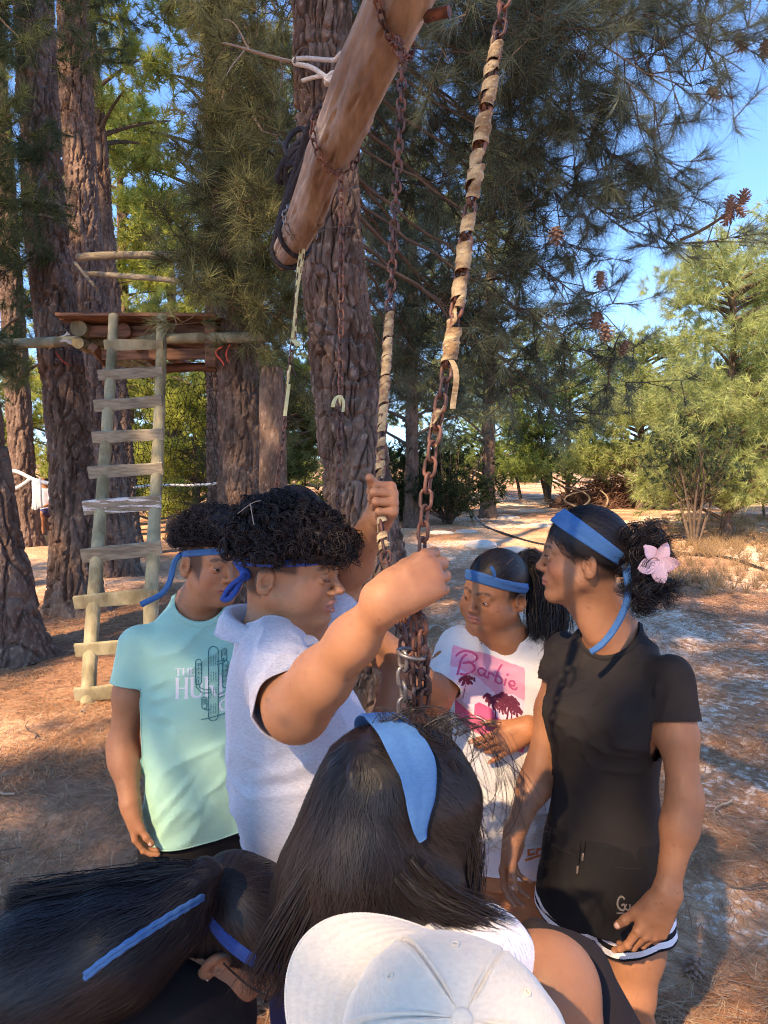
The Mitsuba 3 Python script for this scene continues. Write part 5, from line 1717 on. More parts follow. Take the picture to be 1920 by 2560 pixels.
def eye_balls(key, o, R, s, look=(0, 1, -.35), r=.0132, iris=(.035, .018, .010)):
    m = trimesh.creation.icosphere(4)
    look = nrm(look)
    d = m.vertices @ look
    c = np.where(d[:, None] > .955, np.array([[.008, .006, .006]]), np.where(d[:, None] > .84, np.array([iris]), np.array([[.62, .56, .52]])))
    for sx in (-1, 1):
        L = m.vertices * r + [sx * .0315, .0758, .0022]
        add('eye', shape((L * s) @ R.T + o, m.faces, 'mat_eye', color=c), key)


def curl_hair(key, S, o, R, s, keepf, rg, n=900, L=.05, rad=.008, thick=.0017, turns=(1.2, 2.6), seg=18, hang=-.15, multi=4, spread=.0022):
    """Springy curls rooted on the scalp (points given in the head's local frame)."""
    m = trimesh.creation.icosphere(5)
    Q = m.vertices * [.080, .099, .090] + [0, -.014, .032]
    Q = Q[keepf(Q)]
    idx = rg.integers(0, len(Q), n)
    q = Q[idx] + rg.normal(size=(n, 3)) * .003
    nn = nrm((q - [0, -.014, .02]) / np.array([.08, .099, .09]) ** 1)
    base = q * s @ R.T + o
    nw = nrm(nn @ R.T)
    paths = []
    t = np.linspace(0, 1, seg)
    Ls = L * (.55 + .6 * rg.random(n))
    for k in range(n):
        u = nw[k]
        d = nrm(u + .75 * rg.normal(size=3) * .8 + np.array([0, 0, hang]))
        x = nrm(np.cross(d, rg.normal(size=3))); y = np.cross(d, x)
        tr = (turns[0] + (turns[1] - turns[0]) * rg.random()) * 2 * np.pi * (1 if rg.random() < .5 else -1)
        ph = rg.random() * 6.28
        rr = rad * (.6 + .7 * rg.random()) * np.clip(t * 4, 0, 1)
        lift = u * (Ls[k] * .62) * np.clip(t * 1.5, 0, 1)[:, None] ** .8
        P = base[k] + u * .012 + lift + d * (Ls[k] * .55 * t)[:, None] + rr[:, None] * (np.cos(ph + tr * t)[:, None] * x + np.sin(ph + tr * t)[:, None] * y)
        for _ in range(multi):
            e = rg.normal(size=3) * spread
            paths.append(P + e * (1 - .3 * t)[:, None] + x * (rg.normal() * spread * t)[:, None])
    n = len(paths)
    th = thick * (.7 + .7 * rg.random((n, 1))) * np.interp(t, [0, .15, .8, 1], [.8, 1, .8, .25])[None]
    V, F = tubes(np.array(paths), th, 3)
    c = np.repeat(np.array([[.020, .0135, .0125]]) * (.6 + .9 * rg.random((n, 1))), seg * 3, 0)
    return V, F, c


MASS = []


def hair_mass(o, R, s, prims, h=.006, bump=.006, sc=90, seed=0, cl=None):
    """The dense body of hair under the strands. prims are local ellipsoids (c, r)."""
    S = SDF()
    for c, r in prims:
        S.ell(o + R @ (np.asarray(c) * s), np.asarray(r) * s, R, k=.03)
    lo, hi = S.bounds()
    V, F = surface(S, lo - .01, hi + .01, h)
    N = grad(S, V)
    V = V + N * ((meshkit.fbm(V * sc, 3, seed) - .5) * 2 * bump)[:, None]
    MASS.append(S)
    if cl is not None:
        V, F = clip_mesh(V, F, cl(((V - o) @ R) / s))
    return V, F


def strands(guides, n, rg, width=.0016, K=16, jitter=.012, clump=.6, seed=0, thick=None):
    """Hair strands around guide curves. guides: list of (K0, 3) curves with the radius of their lock (r0, r1)."""
    out, sides, wid = [], [], []
    per = max(1, n // len(guides))
    t = np.linspace(0, 1, K)
    for g, r0, r1 in guides:
        C = spline(g, K)
        tt, a, b = frames(C)
        rad = np.interp(t, [0, 1], [r0, r1])
        for _ in range(per):
            q = rg.random() ** .5; al = rg.random() * 6.283
            wob = np.interp(t, np.linspace(0, 1, 5), np.cumsum(rg.normal(size=5)) * jitter * .35) 
            wob2 = np.interp(t, np.linspace(0, 1, 5), np.cumsum(rg.normal(size=5)) * jitter * .35)
            P = C + a * (rad * q * math.cos(al) + wob)[:, None] + b * (rad * q * math.sin(al) + wob2)[:, None]
            e = math.cos(al) * a + math.sin(al) * b
            out.append(P); sides.append(nrm(np.cross(tt, e + .4 * rg.normal(size=3)))); wid.append(width * (.6 + .8 * rg.random()))
    w = np.array(wid)[:, None] * np.interp(t, [0, .1, .75, 1], [.9, 1, 1, .15])[None]
    V, F = ribbons(np.array(out), w, np.array(sides))
    c = np.repeat((.7 + .6 * rg.random((len(out), 1))) * np.array([[.0155, .0122, .0130]]), K * 2, 0)
    return V, F, c


def band_mesh(curve, normals, width, thick=.003, closed=False, n=None, taper=None, roll=0.35, seed=0, up=None):
    """A cloth band along a curve, width across (perpendicular to curve and normal), rounded section with soft creases."""
    C = np.asarray(curve, float); N = nrm(normals)
    t = nrm(np.gradient(C, axis=0))
    A = nrm(np.cross(t, N))
    K = len(C)
    w = np.broadcast_to(width, (K,)) if taper is None else np.interp(np.linspace(0, 1, K), np.linspace(0, 1, len(taper)), taper) * width
    prof = np.linspace(-1, 1, 13)
    cre = (meshkit.fbm(np.stack(np.broadcast_arrays(prof[None] * 2.2 + seed * 7, np.linspace(0, 5, K)[:, None] + 0 * prof[None], 0 * prof[None] + 0 * np.zeros((K, 1))), -1), 3) - .5) * thick * 1.4
    top = C[:, None] + A[:, None] * (prof[None, :, None] * w[:, None, None] / 2) + N[:, None] * (thick * (1 - prof[None] ** 4 * .9) + cre)[..., None]
    m = len(prof)
    bot = C[:, None] + A[:, None] * (prof[None, ::-1, None] * w[:, None, None] / 2) - N[:, None] * (thick * .3)
    V = np.concatenate([top, bot], 1)
    mm = 2 * m
    i, j = np.meshgrid(np.arange(K - 1), np.arange(mm), indexing='ij')
    F = np.stack([i * mm + j, i * mm + (j + 1) % mm, (i + 1) * mm + (j + 1) % mm, (i + 1) * mm + j], -1).reshape(-1, 4)
    k = np.arange(1, m - 1)
    V = V.reshape(-1, 3)
    caps = np.vstack([np.stack([0 * j2 + 0, j2 + 1, j2], 1) + o for o in (0, (K - 1) * mm) for j2 in [np.arange(1, mm - 1)]])
    return V, np.vstack([F[:, [0, 1, 2]], F[:, [0, 2, 3]], caps])


def head_ring(o, R, s, z_front, z_back, a0, a1, n=60, off=.004, rx=.0745, ry=.094, yc=-.014, zc=.034, rz=.082, extra=0.0):
    """Points and outward normals round the cranium on a tilted ring; angle 0 = forehead, 90 = the person's right."""
    a = np.radians(np.linspace(a0, a1, n))
    f = (1 + np.cos(a)) / 2
    z = z_back + (z_front - z_back) * f
    q = np.sqrt(np.clip(1 - ((z - zc) / rz) ** 2, .05, 1))
    L = np.stack([(rx * q + off) * np.sin(a), yc + (ry * q + off) * np.cos(a) + extra * f, z], 1)
    Nn = nrm(np.stack([np.sin(a) / rx, np.cos(a) / ry, (z - zc) / rz ** 2 * .7 * 0 + .15 * (z - zc) / rz / rx], 1))
    return (L * s) @ R.T + o, nrm(Nn @ R.T)


def flow_hair(S, V, F, flow, n, rg, length=.12, K=14, width=.0011, lift=(.0006, .003), wave=0.0, wl=.03, keep=None, frizz=.15, shade=(.45, 1.15)):
    """Strands that start anywhere on a hair mass (V, F; SDF S) and run over it along a direction field."""
    A = V[F]
    ar = np.linalg.norm(np.cross(A[:, 1] - A[:, 0], A[:, 2] - A[:, 0]), axis=1)
    i = rg.choice(len(F), n, p=ar / ar.sum())
    u, v = rg.random((2, n)); m = u + v > 1; u[m], v[m] = 1 - u[m], 1 - v[m]
    P = A[i, 0] + (A[i, 1] - A[i, 0]) * u[:, None] + (A[i, 2] - A[i, 0]) * v[:, None]
    if keep is not None:
        P = P[keep(P)]; n = len(P)
    lf = lift[0] + (lift[1] - lift[0]) * rg.random((n, 1))
    step = length / K * (.6 + .8 * rg.random((n, 1)))
    dv = rg.normal(size=(n, 3)) * frizz
    ph = meshkit.noise(P * 14, 3)[:, None] * 18
    path, side = [], []
    for k in range(K):
        N = grad(S, P)
        P = P - N * (S(P)[:, None] - lf * min(1, .3 + k * .2))
        d = flow(P) + dv
        d = nrm(d - N * (d * N).sum(1, keepdims=True))
        s_ = np.cross(d, N)
        if wave:
            d = nrm(d + s_ * wave * np.sin(ph + k * length / K / wl * 6.28))
        path.append(P); side.append(s_)
        P = P + d * step
    path, side = np.stack(path, 1), np.stack(side, 1)
    w = width * (.6 + .8 * rg.random((n, 1))) * np.interp(np.linspace(0, 1, K), [0, .15, .7, 1], [.4, 1, 1, .15])[None]
    V2, F2 = ribbons(path, w, side)
    c = np.repeat((shade[0] + shade[1] * rg.random((n, 1))) * np.array([[.0155, .0122, .0130]]), K * 2, 0)
    return V2, F2, c


def scoop(nb, Rt, rx, zf, zb, z0=.012):
    """A round neckline seen from the front: deep zf in front, zb at the nape."""
    def f(V):
        q = (V - nb) @ Rt
        rz = zb + (zf - zb) * sm(-.035, .045, q[:, 1])
        z = np.minimum(q[:, 2] - z0, 0)
        r = np.hypot(q[:, 0] / rx, z / rz)
        return np.where(q[:, 2] > -.2, (1 - r) * np.minimum(rx, rz), -.05)
    return f
import shapely.geometry as sg
from shapely import affinity, unary_union
SKIN_A, SKIN_B, SKIN_G, SKIN_H, SKIN_D = (.34, .155, .078), (.38, .175, .085), (.39, .165, .072), (.30, .138, .070), (.29, .137, .074)
BROW = (.030, .020, .015)
REL = ((16, 28, 18), (20, 32, 20), (24, 36, 22), (28, 40, 24))
FIST = ((62, 88, 48), (66, 92, 52), (68, 94, 54), (70, 94, 54))


def place_head(ear_px, d, yaw, pitch, roll, s, right, chub=.2):
    R = face_frame(yaw, pitch, roll)
    s = np.asarray(s, float)
    e = np.array([(.0765 + .0065 * chub) * (1 if right else -1), -.017, -.006]) * s
    return W(*ear_px, d) - R @ e, R, s


def loc(o, R, s, p):
    return o + R @ (np.asarray(p, float) * s)


def box_around(pts, m):
    p = np.atleast_2d(pts)
    return p.min(0) - m, p.max(0) + m


# ================================================================ boy in the mint T-shirt
def person_a():
    key = thing('person', 'boy in a pale mint T-shirt with a thin blue headband tied behind his ear', 'person', 'children round the chains')
    rg = np.random.default_rng(101)
    o, R, s = place_head((464, 1417), 1.86, 40, -4, -1, (.92, .94, .96), True)
    H = head_sdf(chub=.25, mouth=0, lid=.0046)
    S = SDF()
    S.sub(H, o, R, s, k=.02, lo=(-.10, -.12, -.13), hi=(.10, .13, .13), low=.90)
    nb = W(497, 1488, 1.95)
    S.cone(loc(o, R, s, (0, -.028, -.045)), nb - [0, 0, .02], .052, .056, .03)
    S.cone(loc(o, R, s, (.02, .03, -.075)), nb + [0.02, -.045, -.01], .03, .03, .03)
    pel = W(492, 2040, 1.94); up = nrm(nb - pel)
    Rt = np.stack([nrm(np.cross(face_frame(18)[:, 1], up)), np.cross(up, nrm(np.cross(face_frame(18)[:, 1], up))), up], 1)
    L = np.linalg.norm(nb - pel)
    rings = [(-.10, 0, 0, .140, .110), (0, 0, 0, .138, .112), (.12, 0, 0, .136, .112), (.25, 0, 0, .143, .110), (.36, 0, 0, .148, .106), (L - .16, 0, -.002, .148, .098), (L - .10, 0, -.006, .135, .086), (L - .06, 0, -.008, .108, .074), (L - .025, 0, -.010, .078, .064), (L + .01, 0, -.010, .062, .058)]
    body = SDF(); body.loft(pel, Rt, rings, k=.03, grow=-.014); 
    S.p += body.p
    sr, sl = W(345, 1612, 1.90), W(640, 1612, 2.0)
    er, wr = W(305, 1862, 1.89), W(327, 2018, 1.82)
    el_, wl = W(668, 1860, 2.06), W(640, 2030, 1.98)
    nails = []
    arm(S, sr, er, wr, (.043, .0345, .032, .0235)); arm(S, sl, el_, wl, (.043, .0345, .032, .0235))
    hand(S, wr, (.22, -.10, -.97), (.95, .25, .2), True, ((22, 30, 18), (28, 42, 25), (32, 48, 28), (34, 50, 28)), .86, thumb=(20, 18, 6, 12), r_w=.026, nails=nails)
    hand(S, wl, (-.1, -.10, -.97), (-.95, .2, .1), False, REL, .86)
    for sx in (-1, 1):
        hip = pel + Rt @ np.array([sx * .078, 0, -.06])
        leg(S, hip, np.array([hip[0] + sx * .01, hip[1] - .02, .42]), np.array([hip[0] + sx * .015, hip[1] + .03, .08]), (.072, .050, .048, .032), fwd=face_frame(18)[:, 1] * [1, 1, 0])
    hb = box_around(o, .13)
    fine = [(hb[0], hb[1], .0022), hand_box(wr, (.22, -.10, -.97), (.95, .25, .2), .86, .0023)]
    sc = lambda Lp: sm(.0, .012, Lp[:, 2] - .012 + .55 * np.clip(.045 - Lp[:, 1], -.05, .03)) * sm(.05, .03, Lp[:, 1] * 0 + .0) * (Lp[:, 1] < .075)  # noqa: E731
    fn = lambda Lp, c: head_colors(Lp, c, SKIN_A, (.33, .12, .085), BROW, 0, .2, lid=.0046, brow_w=1.15, scalp=lambda q: np.clip(sm(.058, .046, q[:, 1]) * sm(-.028, .0, q[:, 2] + .5 * np.clip(q[:, 1] - .0, 0, 1) - .0) * (np.abs(q[:, 0]) < .074), 0, 1) * .85)  # noqa: E731
    body_mesh(key, S, .0065, fine, SKIN_A, (o, R, s, fn, .90))
    eye_balls(key, o, R, s, look=(.1, 1, -.25))
    nail_meshes(nails, key)
    # T-shirt
    tor = SDF(); tor.loft(pel, Rt, [(z, x, y, rx * 1.02, ry * 1.04) for z, x, y, rx, ry in rings] , k=.03)
    dn = nrm(er - sr)
    folds = []
    for (x0, y0, x1, y1, w, a) in ((372, 1700, 420, 1650, .010, .005), (372, 1720, 440, 1690, .010, .006), (372, 1750, 450, 1740, .011, .005), (366, 1790, 430, 1800, .012, .005),
                                   (380, 2060, 520, 1900, .009, .004), (440, 2072, 590, 1935, .010, .004), (530, 2075, 612, 1990, .009, .004), (345, 1600, 372, 1690, .009, .005), (352, 1560, 360, 1660, .010, .004),
                                   (430, 1520, 400, 1600, .014, .003)):
        folds.append((W(x0, y0, 1.83), W(x1, y1, 1.81), w, a))
    hem = lambda V: -(((V - pel) @ Rt)[:, 2] + .028 + .012 * np.sin(((V - pel) @ Rt)[:, 0] * 9))  # noqa: E731
    tm, _ = garment(key, 'tshirt', tor, [(sr, sr + dn * .30, .054, .058, np.linalg.norm(W(318, 1706, 1.89) - sr)), (sl, sl + nrm(el_ - sl) * .3, .054, .058, .13)], .0055, 'mat_mint',
                    clips=[scoop(nb, Rt, .088, .088, .030)], hem=hem, folds=folds, drape=[((7, 7, 4), .006, 3), ((26, 26, 12), .0016, 4)], creases=[((.62, 0, .78), 4, 15, .010, 5), ((.8, .2, .3), 5, 20, .006, 9)], k=.035)
    garment_ring(key, 'collar', tm, nb, .016, 'mat_mint')
    # shorts
    sh = SDF(); sh.loft(pel, Rt, [(-.12, 0, 0, .135, .108), (0, 0, 0, .135, .108), (.06, 0, 0, .130, .104)], k=.03)
    for sx in (-1, 1):
        hip = pel + Rt @ np.array([sx * .076, 0, -.06])
        sh.cone(hip, np.array([hip[0] + sx * .02, hip[1] - .02, .36]), .078, .074, .018)
    V, F = surface(sh, *sh.bounds(), .007)
    V, F = clip_mesh(V, F, .40 - V[:, 2])
    add('shorts', shape(*cat([(V, F)] + hem_tubes(V, F)), 'mat_black_shorts'), key)
    # hair: dense curls above a short faded side
    band_z = lambda q: .030 + .10 * q[:, 1] * 0 + .12 * (q[:, 1])  # noqa: E731
    V, F = hair_mass(o, R, s, [((0, -.026, .088), (.082, .098, .072)), ((0, .040, .094), (.066, .060, .056)), ((0, -.045, .04), (.074, .070, .058))], .005, .008, 75, 3, cl=lambda q: .030 + .22 * q[:, 1] * (q[:, 1] > 0) + .08 * q[:, 1] * (q[:, 1] < 0) - q[:, 2])
    V2, F2, c2 = curl_hair(key, S, o, R, s, lambda q: q[:, 2] > .044 + .30 * np.clip(q[:, 1], 0, 1), rg, 2000, L=.030, rad=.0046, thick=.0008, turns=(1.5, 3), hang=-.05, multi=3, spread=.0016)
    V, F = cat([(V, F), (V2, F2)])
    c = np.vstack([np.tile([[.016, .011, .010]], (len(V) - len(V2), 1)), c2])
    add('hair', shape(V, F, 'mat_hair', color=c), key)
    P, Nn = head_ring(o, R, s, .052, .012, -150, 112, 90, off=.006, extra=.007)
    b = add('headband', shape(*band_mesh(P, Nn, .017, .0026, seed=1), 'mat_blue_band'), key)
    kn = P[-1]
    V, F = band_mesh(spline([kn, W(438, 1402, 1.87), W(428, 1440, 1.865), W(408, 1480, 1.86), W(380, 1498, 1.855), W(353, 1512, 1.85)], 40), np.tile([-.2, -.9, .3], (40, 1)), .016, .005, seed=2)
    add('tail', shape(V, F, 'mat_blue_band'), b)
    print_a(key, tm, Rt)
    return dict(tm=tm)


def neck_cut(nb, Rt, rx, ry, y0=0.0, depth=.12):
    def f(V):
        q = (V - nb) @ Rt
        return np.where(q[:, 2] > -depth, (1 - np.hypot(q[:, 0] / rx, (q[:, 1] - y0) / ry)) * min(rx, ry), -.05)
    return f


def garment_ring(key, name, tm, c, w, m, th=.0028):
    """A ribbed neck band that follows the neck opening of a shirt."""
    L = [l for l in rims(np.array(tm.vertices), np.array(tm.faces)) if np.linalg.norm(l.mean(0) - c) < .09]
    if not L:
        return None
    L = max(L, key=len)
    L = np.vstack([L, L[:1]])
    t = np.r_[0, np.cumsum(np.linalg.norm(np.diff(L, axis=0), axis=1))]
    u = np.linspace(0, t[-1], 90)
    P = np.stack([np.interp(u, t, L[:, q]) for q in range(3)], 1)
    for _ in range(3):
        P[1:-1] = (P[:-2] + 2 * P[1:-1] + P[2:]) / 4
    rad = nrm(P - P.mean(0)); ax = nrm(np.cross(P[20] - P[0], P[45] - P[0])); ax = ax if ax[2] > 0 else -ax
    out = nrm(rad * .8 + ax * .6); inn = nrm(-rad * .75 + ax * .65)
    C = P + inn * w * .42 + out * .001
    V, F = band_mesh(C, out, w, th, seed=4)
    return add(name, shape(V, F, m), key)


def serif(ch, h, w):
    t, sf = .26 * w, .05 * h
    bx = sg.box
    st = lambda x: unary_union([bx(x, 0, x + t, h), bx(x - .07 * w, 0, x + t + .07 * w, sf), bx(x - .07 * w, h - sf, x + t + .07 * w, h)])  # noqa: E731
    if ch == 'H':
        return unary_union([st(0), st(w - t), bx(0, .46 * h, w, .53 * h)])
    if ch == 'T':
        return unary_union([st(w / 2 - t / 2), bx(0, h - .09 * h, w, h), bx(0, .78 * h, .06 * w, h), bx(w - .06 * w, .78 * h, w, h)])
    if ch == 'E':
        return unary_union([st(0), bx(0, 0, w, .08 * h), bx(0, .47 * h, .8 * w, .53 * h), bx(0, .92 * h, w, h), bx(.93 * w, 0, w, .2 * h), bx(.93 * w, .8 * h, w, h)])
    if ch == 'U':
        o_ = sg.Point(w / 2, w / 2).buffer(w / 2).difference(sg.Point(w / 2 + .06 * w, w / 2).buffer(w / 2 - t * .8))
        return unary_union([bx(0, w / 2, t, h), bx(w - .6 * t, w / 2, w, h), o_.intersection(bx(-1, -1, 2, w / 2)), bx(-.07 * w, h - sf, t + .07 * w, h), bx(w - t, h - sf, w + .07 * w, h)])
    if ch == 'R':
        bow = sg.Point(w * .5, h * .74).buffer(h * .26).difference(sg.Point(w * .48, h * .74).buffer(h * .17))
        bow = bow.intersection(bx(w * .4, 0, 2, h)).union(bx(0, h * .91, w * .5, h)).union(bx(0, h * .48, w * .5, h * .56))
        return unary_union([st(0), bow, sg.Polygon([(w * .4, h * .52), (w * .68, h * .52), (w * 1.05, 0), (w * .74, 0)])])
    if ch == 'L':
        return unary_union([st(0), bx(0, 0, w, .08 * h), bx(.93 * w, 0, w, .25 * h)])
    if ch == 'Y':
        return unary_union([bx(w / 2 - t / 2, 0, w / 2 + t / 2, h * .5), sg.LineString([(w * .1, h), (w / 2, h * .45), (w * .9, h)]).buffer(t * .4, cap_style=2)])
    if ch == 'C':
        r = h / 2
        return sg.Point(r, r).buffer(r).difference(sg.Point(r * 1.15, r).buffer(r * .78)).difference(bx(r * 1.5, r * .55, 3, r * 1.45))
    if ch == 'O':
        r = h / 2
        return sg.Point(r, r).buffer(r).difference(affinity.scale(sg.Point(r, r).buffer(r), .62, .84))


def print_a(key, tm, Rt):
    U, Vv, n = -Rt[:, 0], Rt[:, 2], Rt[:, 1]
    O = W(439, 1746, 1.835)
    q = 1.86 / FPX * 1.10
    shp = []
    x = 0
    for ch in 'HURLEY':
        shp.append(affinity.translate(serif(ch, .054, .030), x, 0)); x += .0365
    x = -.002
    for ch in 'THE':
        shp.append(affinity.translate(serif(ch, .019, .016), x, .059)); x += .0185
    shp.append(affinity.translate(serif('C', .033, .030), .108, -.040)); shp.append(affinity.translate(serif('O', .024, .024), .140, -.032))
    white = unary_union(shp)
    ln = lambda pts, w=.0017: sg.LineString(pts).buffer(w / 2)  # noqa: E731

    def col(x, y0, y1, r):
        """outline and ribs of one cactus column"""
        o_ = sg.LineString([(x, y0), (x, y1 - r)]).buffer(r, cap_style=1)
        lines = [o_.exterior.buffer(.0011)]
        for f in (-.5, 0, .5):
            ys = np.linspace(y0 + .006, y1 - r * .6, 5)
            for a, b in zip(ys[:-1], ys[1:]):
                lines.append(ln([(x + f * r, a), (x + f * r, a + (b - a) * .62)], .0012))
        return o_, lines
    body, lines = [], []
    for (x, y0, y1, r) in ((.094, -.048, .128, .0125), (.056, .042, .098, .0078), (.124, .028, .092, .0072), (.122, .098, .121, .0066), (.071, -.022, .002, .0062), (.142, .030, .060, .006)):
        b_, l_ = col(x, y0, y1, r); body.append(b_); lines += l_
    for pts in (((.056, .045), (.058, .028), (.072, .020), (.086, .019)), ((.052, .050), (.050, .030), (.066, .012), (.086, .012)), ((.104, .090), (.116, .091), (.122, .098)), ((.104, .083), (.118, .084), (.128, .094)), ((.105, -.004), (.116, .000), (.135, .006)), ((.105, .004), (.118, .010), (.140, .020)),
                ((.071, -.026), (.076, -.031), (.084, -.030)), ((.064, -.054), (.084, -.052), (.112, -.047), (.128, -.044))):
        lines.append(ln(pts, .0022))
    green = unary_union(lines)
    hidden = unary_union(body)
    for g, m, nm in ((white.difference(hidden.buffer(.001).difference(sg.box(.0, .0, .2, .030)).intersection(sg.box(.04, .02, .13, .2))), 'mat_print_white', 'lettering'), (green, 'mat_print_green', 'cactus_print')):
        v, f = poly_mesh(g)
        V, F = snap(v, f, O, U, Vv, n, tm, lift=.0011 if m == 'mat_print_white' else .0019, maxe=.007)
        k = add(nm, shape(V, F, m), key)
        tag(k, 'white lettering THE HURLEY CO' if nm == 'lettering' else 'dark green cactus drawing')


A_ = person_a()
# ================================================================ boy in the grey polo who holds both chains
def torso_frame(pel, nb, yaw):
    up = nrm(nb - pel)
    X = nrm(np.cross(face_frame(yaw)[:, 1], up))
    return np.stack([X, np.cross(up, X), up], 1), float(np.linalg.norm(nb - pel))


def person_b():
    key = thing('person', 'black haired boy in a pale grey polo shirt gripping a chain in each fist', 'person', 'children round the chains')
    rg = np.random.default_rng(102)
    o, R, s = place_head((661, 1454), 1.37, 73, -5, 2, (.94, 1.03, .98), True, .9)
    H = head_sdf(chub=.85, mouth=1.3, lid=.0020, nose=1.12, lips=1.2)
    S = SDF()
    S.sub(H, o, R, s, k=.02, lo=(-.10, -.12, -.13), hi=(.10, .13, .13), low=.82)
    nb = W(692, 1556, 1.45)
    S.cone(loc(o, R, s, (0, -.030, -.040)), nb - [0, 0, .03], .055, .062, .03)
    S.cone(loc(o, R, s, (.0, .03, -.085)), nb + [.05, 0, -.02], .036, .045, .03)
    pel = W(815, 2230, 1.44)
    Rt, L = torso_frame(pel, nb, 72)
    rings = [(-.06, 0, 0, .150, .125), (.02, 0, .006, .155, .132), (.12, 0, .015, .155, .142), (.22, 0, .012, .155, .140), (.32, 0, .004, .152, .128), (.40, 0, -.004, .146, .110), (L - .09, 0, -.010, .128, .092), (L - .05, 0, -.012, .104, .078), (L - .015, 0, -.012, .076, .066), (L + .01, 0, -.012, .066, .060)]
    body = SDF(); body.loft(pel, Rt, rings, k=.03, grow=-.016)
    S.p += body.p
    sr, er, wr = W(682, 1640, 1.36), W(742, 1772, 1.165), W(968, 1498, 1.035)
    sl, el_, wl = W(800, 1610, 1.50), W(846, 1462, 1.60), W(948, 1292, 1.425)
    nails = []
    S.chain([sr, sr * .5 + er * .5, er], [.056, .055, .051], .03)
    S.chain([er, er * .70 + wr * .30, er * .35 + wr * .65, wr], [.049, .044, .0345, .0255], .03)
    S.chain([sl, sl * .5 + el_ * .5, el_], [.052, .050, .046], .03)
    S.chain([el_, el_ * .65 + wl * .35, wl], [.043, .043, .028], .03)
    hand(S, wr, (.86, .10, .48), (.10, 1, -.25), True, FIST, .91, thumb=(20, 42, 10, 12), r_w=.031, nails=None, fat=1.22)
    hand(S, wl, (.34, -.78, .52), (-.93, -.35, .08), False, ((84, 100, 60), (88, 100, 60), (90, 100, 60), (92, 100, 60)), .88, thumb=(14, 30, 0, 12), r_w=.027, nails=nails, fat=1.12)
    for sx in (-1, 1):
        hip = pel + Rt @ np.array([sx * .082, 0, -.06])
        leg(S, hip, np.array([hip[0] + .01, hip[1] - .01 + sx * .01, .42]), np.array([hip[0], hip[1], .08]), (.085, .058, .052, .034), fwd=face_frame(72)[:, 1] * [1, 1, 0])
    hb = box_around(o, .13)
    fine = [(*hb, .0021), hand_box(wr, (.86, .10, .48), (.10, 1, -.25), .91, .0020), hand_box(wl, (.34, -.78, .52), (-.93, -.35, .08), .88, .0020)]
    fn = lambda Lp, c: head_colors(Lp, c, SKIN_B, (.42, .17, .125), BROW, 1.3, .9, lid=.002, brow_w=1.0, scalp=lambda q: np.clip(sm(.030, .016, q[:, 1]) * sm(-.060, -.040, q[:, 2] + .4 * np.abs(q[:, 1] + .03) * 0) * (q[:, 1] < -.028) + sm(.048, .036, q[:, 1]) * sm(.006, .018, q[:, 2]), 0, 1) * .85)  # noqa: E731

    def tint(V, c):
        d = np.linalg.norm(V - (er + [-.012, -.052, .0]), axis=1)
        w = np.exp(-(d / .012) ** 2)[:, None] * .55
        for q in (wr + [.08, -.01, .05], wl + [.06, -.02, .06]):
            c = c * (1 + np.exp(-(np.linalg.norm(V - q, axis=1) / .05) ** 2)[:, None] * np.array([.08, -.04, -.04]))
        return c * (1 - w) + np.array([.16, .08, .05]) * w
    body_mesh(key, S, .0065, fine, SKIN_B, (o, R, s, fn, .82), tint=tint)
    eye_balls(key, o, R, s, look=(.1, 1, -.9))
    nail_meshes(nails, key)
    # eyelashes of the lowered lids
    for sx in (-1, 1):
        lash = [loc(o, R, s, (sx * .0190, .0890, .0010)), loc(o, R, s, (sx * .0305, .0945, .0008)), loc(o, R, s, (sx * .0445, .0865, .0010))]
        add('eyelashes', shape(*tube(lash, [.0006, .0012, .0006], 5, n=12), 'mat_black_plastic'), key)
    # polo
    tor = SDF(); tor.loft(pel, Rt, rings, k=.03, grow=.003)
    dn, dl = nrm(er - sr), nrm(el_ - sl)
    cut = .196
    folds = []
    for (x0, y0, d0, x1, y1, d1, w, a) in ((620, 1660, 1.33, 680, 1880, 1.28, .014, .008), (640, 1700, 1.30, 670, 1800, 1.27, .010, .006), (665, 1890, 1.28, 760, 1860, 1.27, .012, .009), (630, 1950, 1.30, 820, 1900, 1.28, .012, .005), (615, 1990, 1.31, 800, 1975, 1.28, .010, .004), (600, 1620, 1.40, 640, 1700, 1.33, .012, .006),
                                           (760, 1590, 1.30, 830, 1640, 1.28, .008, .005), (790, 1580, 1.32, 850, 1650, 1.30, .008, .004), (700, 1590, 1.31, 790, 1640, 1.27, .008, .004), (690, 1610, 1.31, 770, 1660, 1.27, .007, .003), (690, 1580, 1.33, 800, 1610, 1.30, .008, .004), (860, 1840, 1.33, 930, 1760, 1.35, .012, .006)):
        folds.append((W(x0, y0, d0), W(x1, y1, d1), w, a))
    hem = lambda V: -(((V - pel) @ Rt)[:, 2] - .135 + .02 * ((V - pel) @ Rt)[:, 1])  # noqa: E731
    tm, _ = garment(key, 'polo_shirt', tor, [(sr, sr + dn * .26, .066, .067, cut), (sl, sl + dl * .25, .06, .062, .10)], .0055, 'mat_grey_polo', clips=[neck_cut(nb, Rt, .080, .072)], hem=hem, folds=folds, drape=[((7, 7, 5), .007, 13), ((24, 24, 14), .002, 14)], creases=[((.5, -.4, -.7), 5, 16, .010, 15), ((.9, 0, -.2), 5, 20, .008, 17)], k=.04)
    # sleeve band and hem lines
    # turned-up collar round the neck
    a = np.linspace(0, 2 * np.pi, 80)
    # angle 0 = front; the back stands up
    rx, ry = .082, .080
    base = np.stack([rx * np.sin(a), ry * np.cos(a) - .008, -.055 + .050 * (1 - np.cos(a)) / 2], 1)
    back = (1 - np.cos(a)) / 2
    rows = []
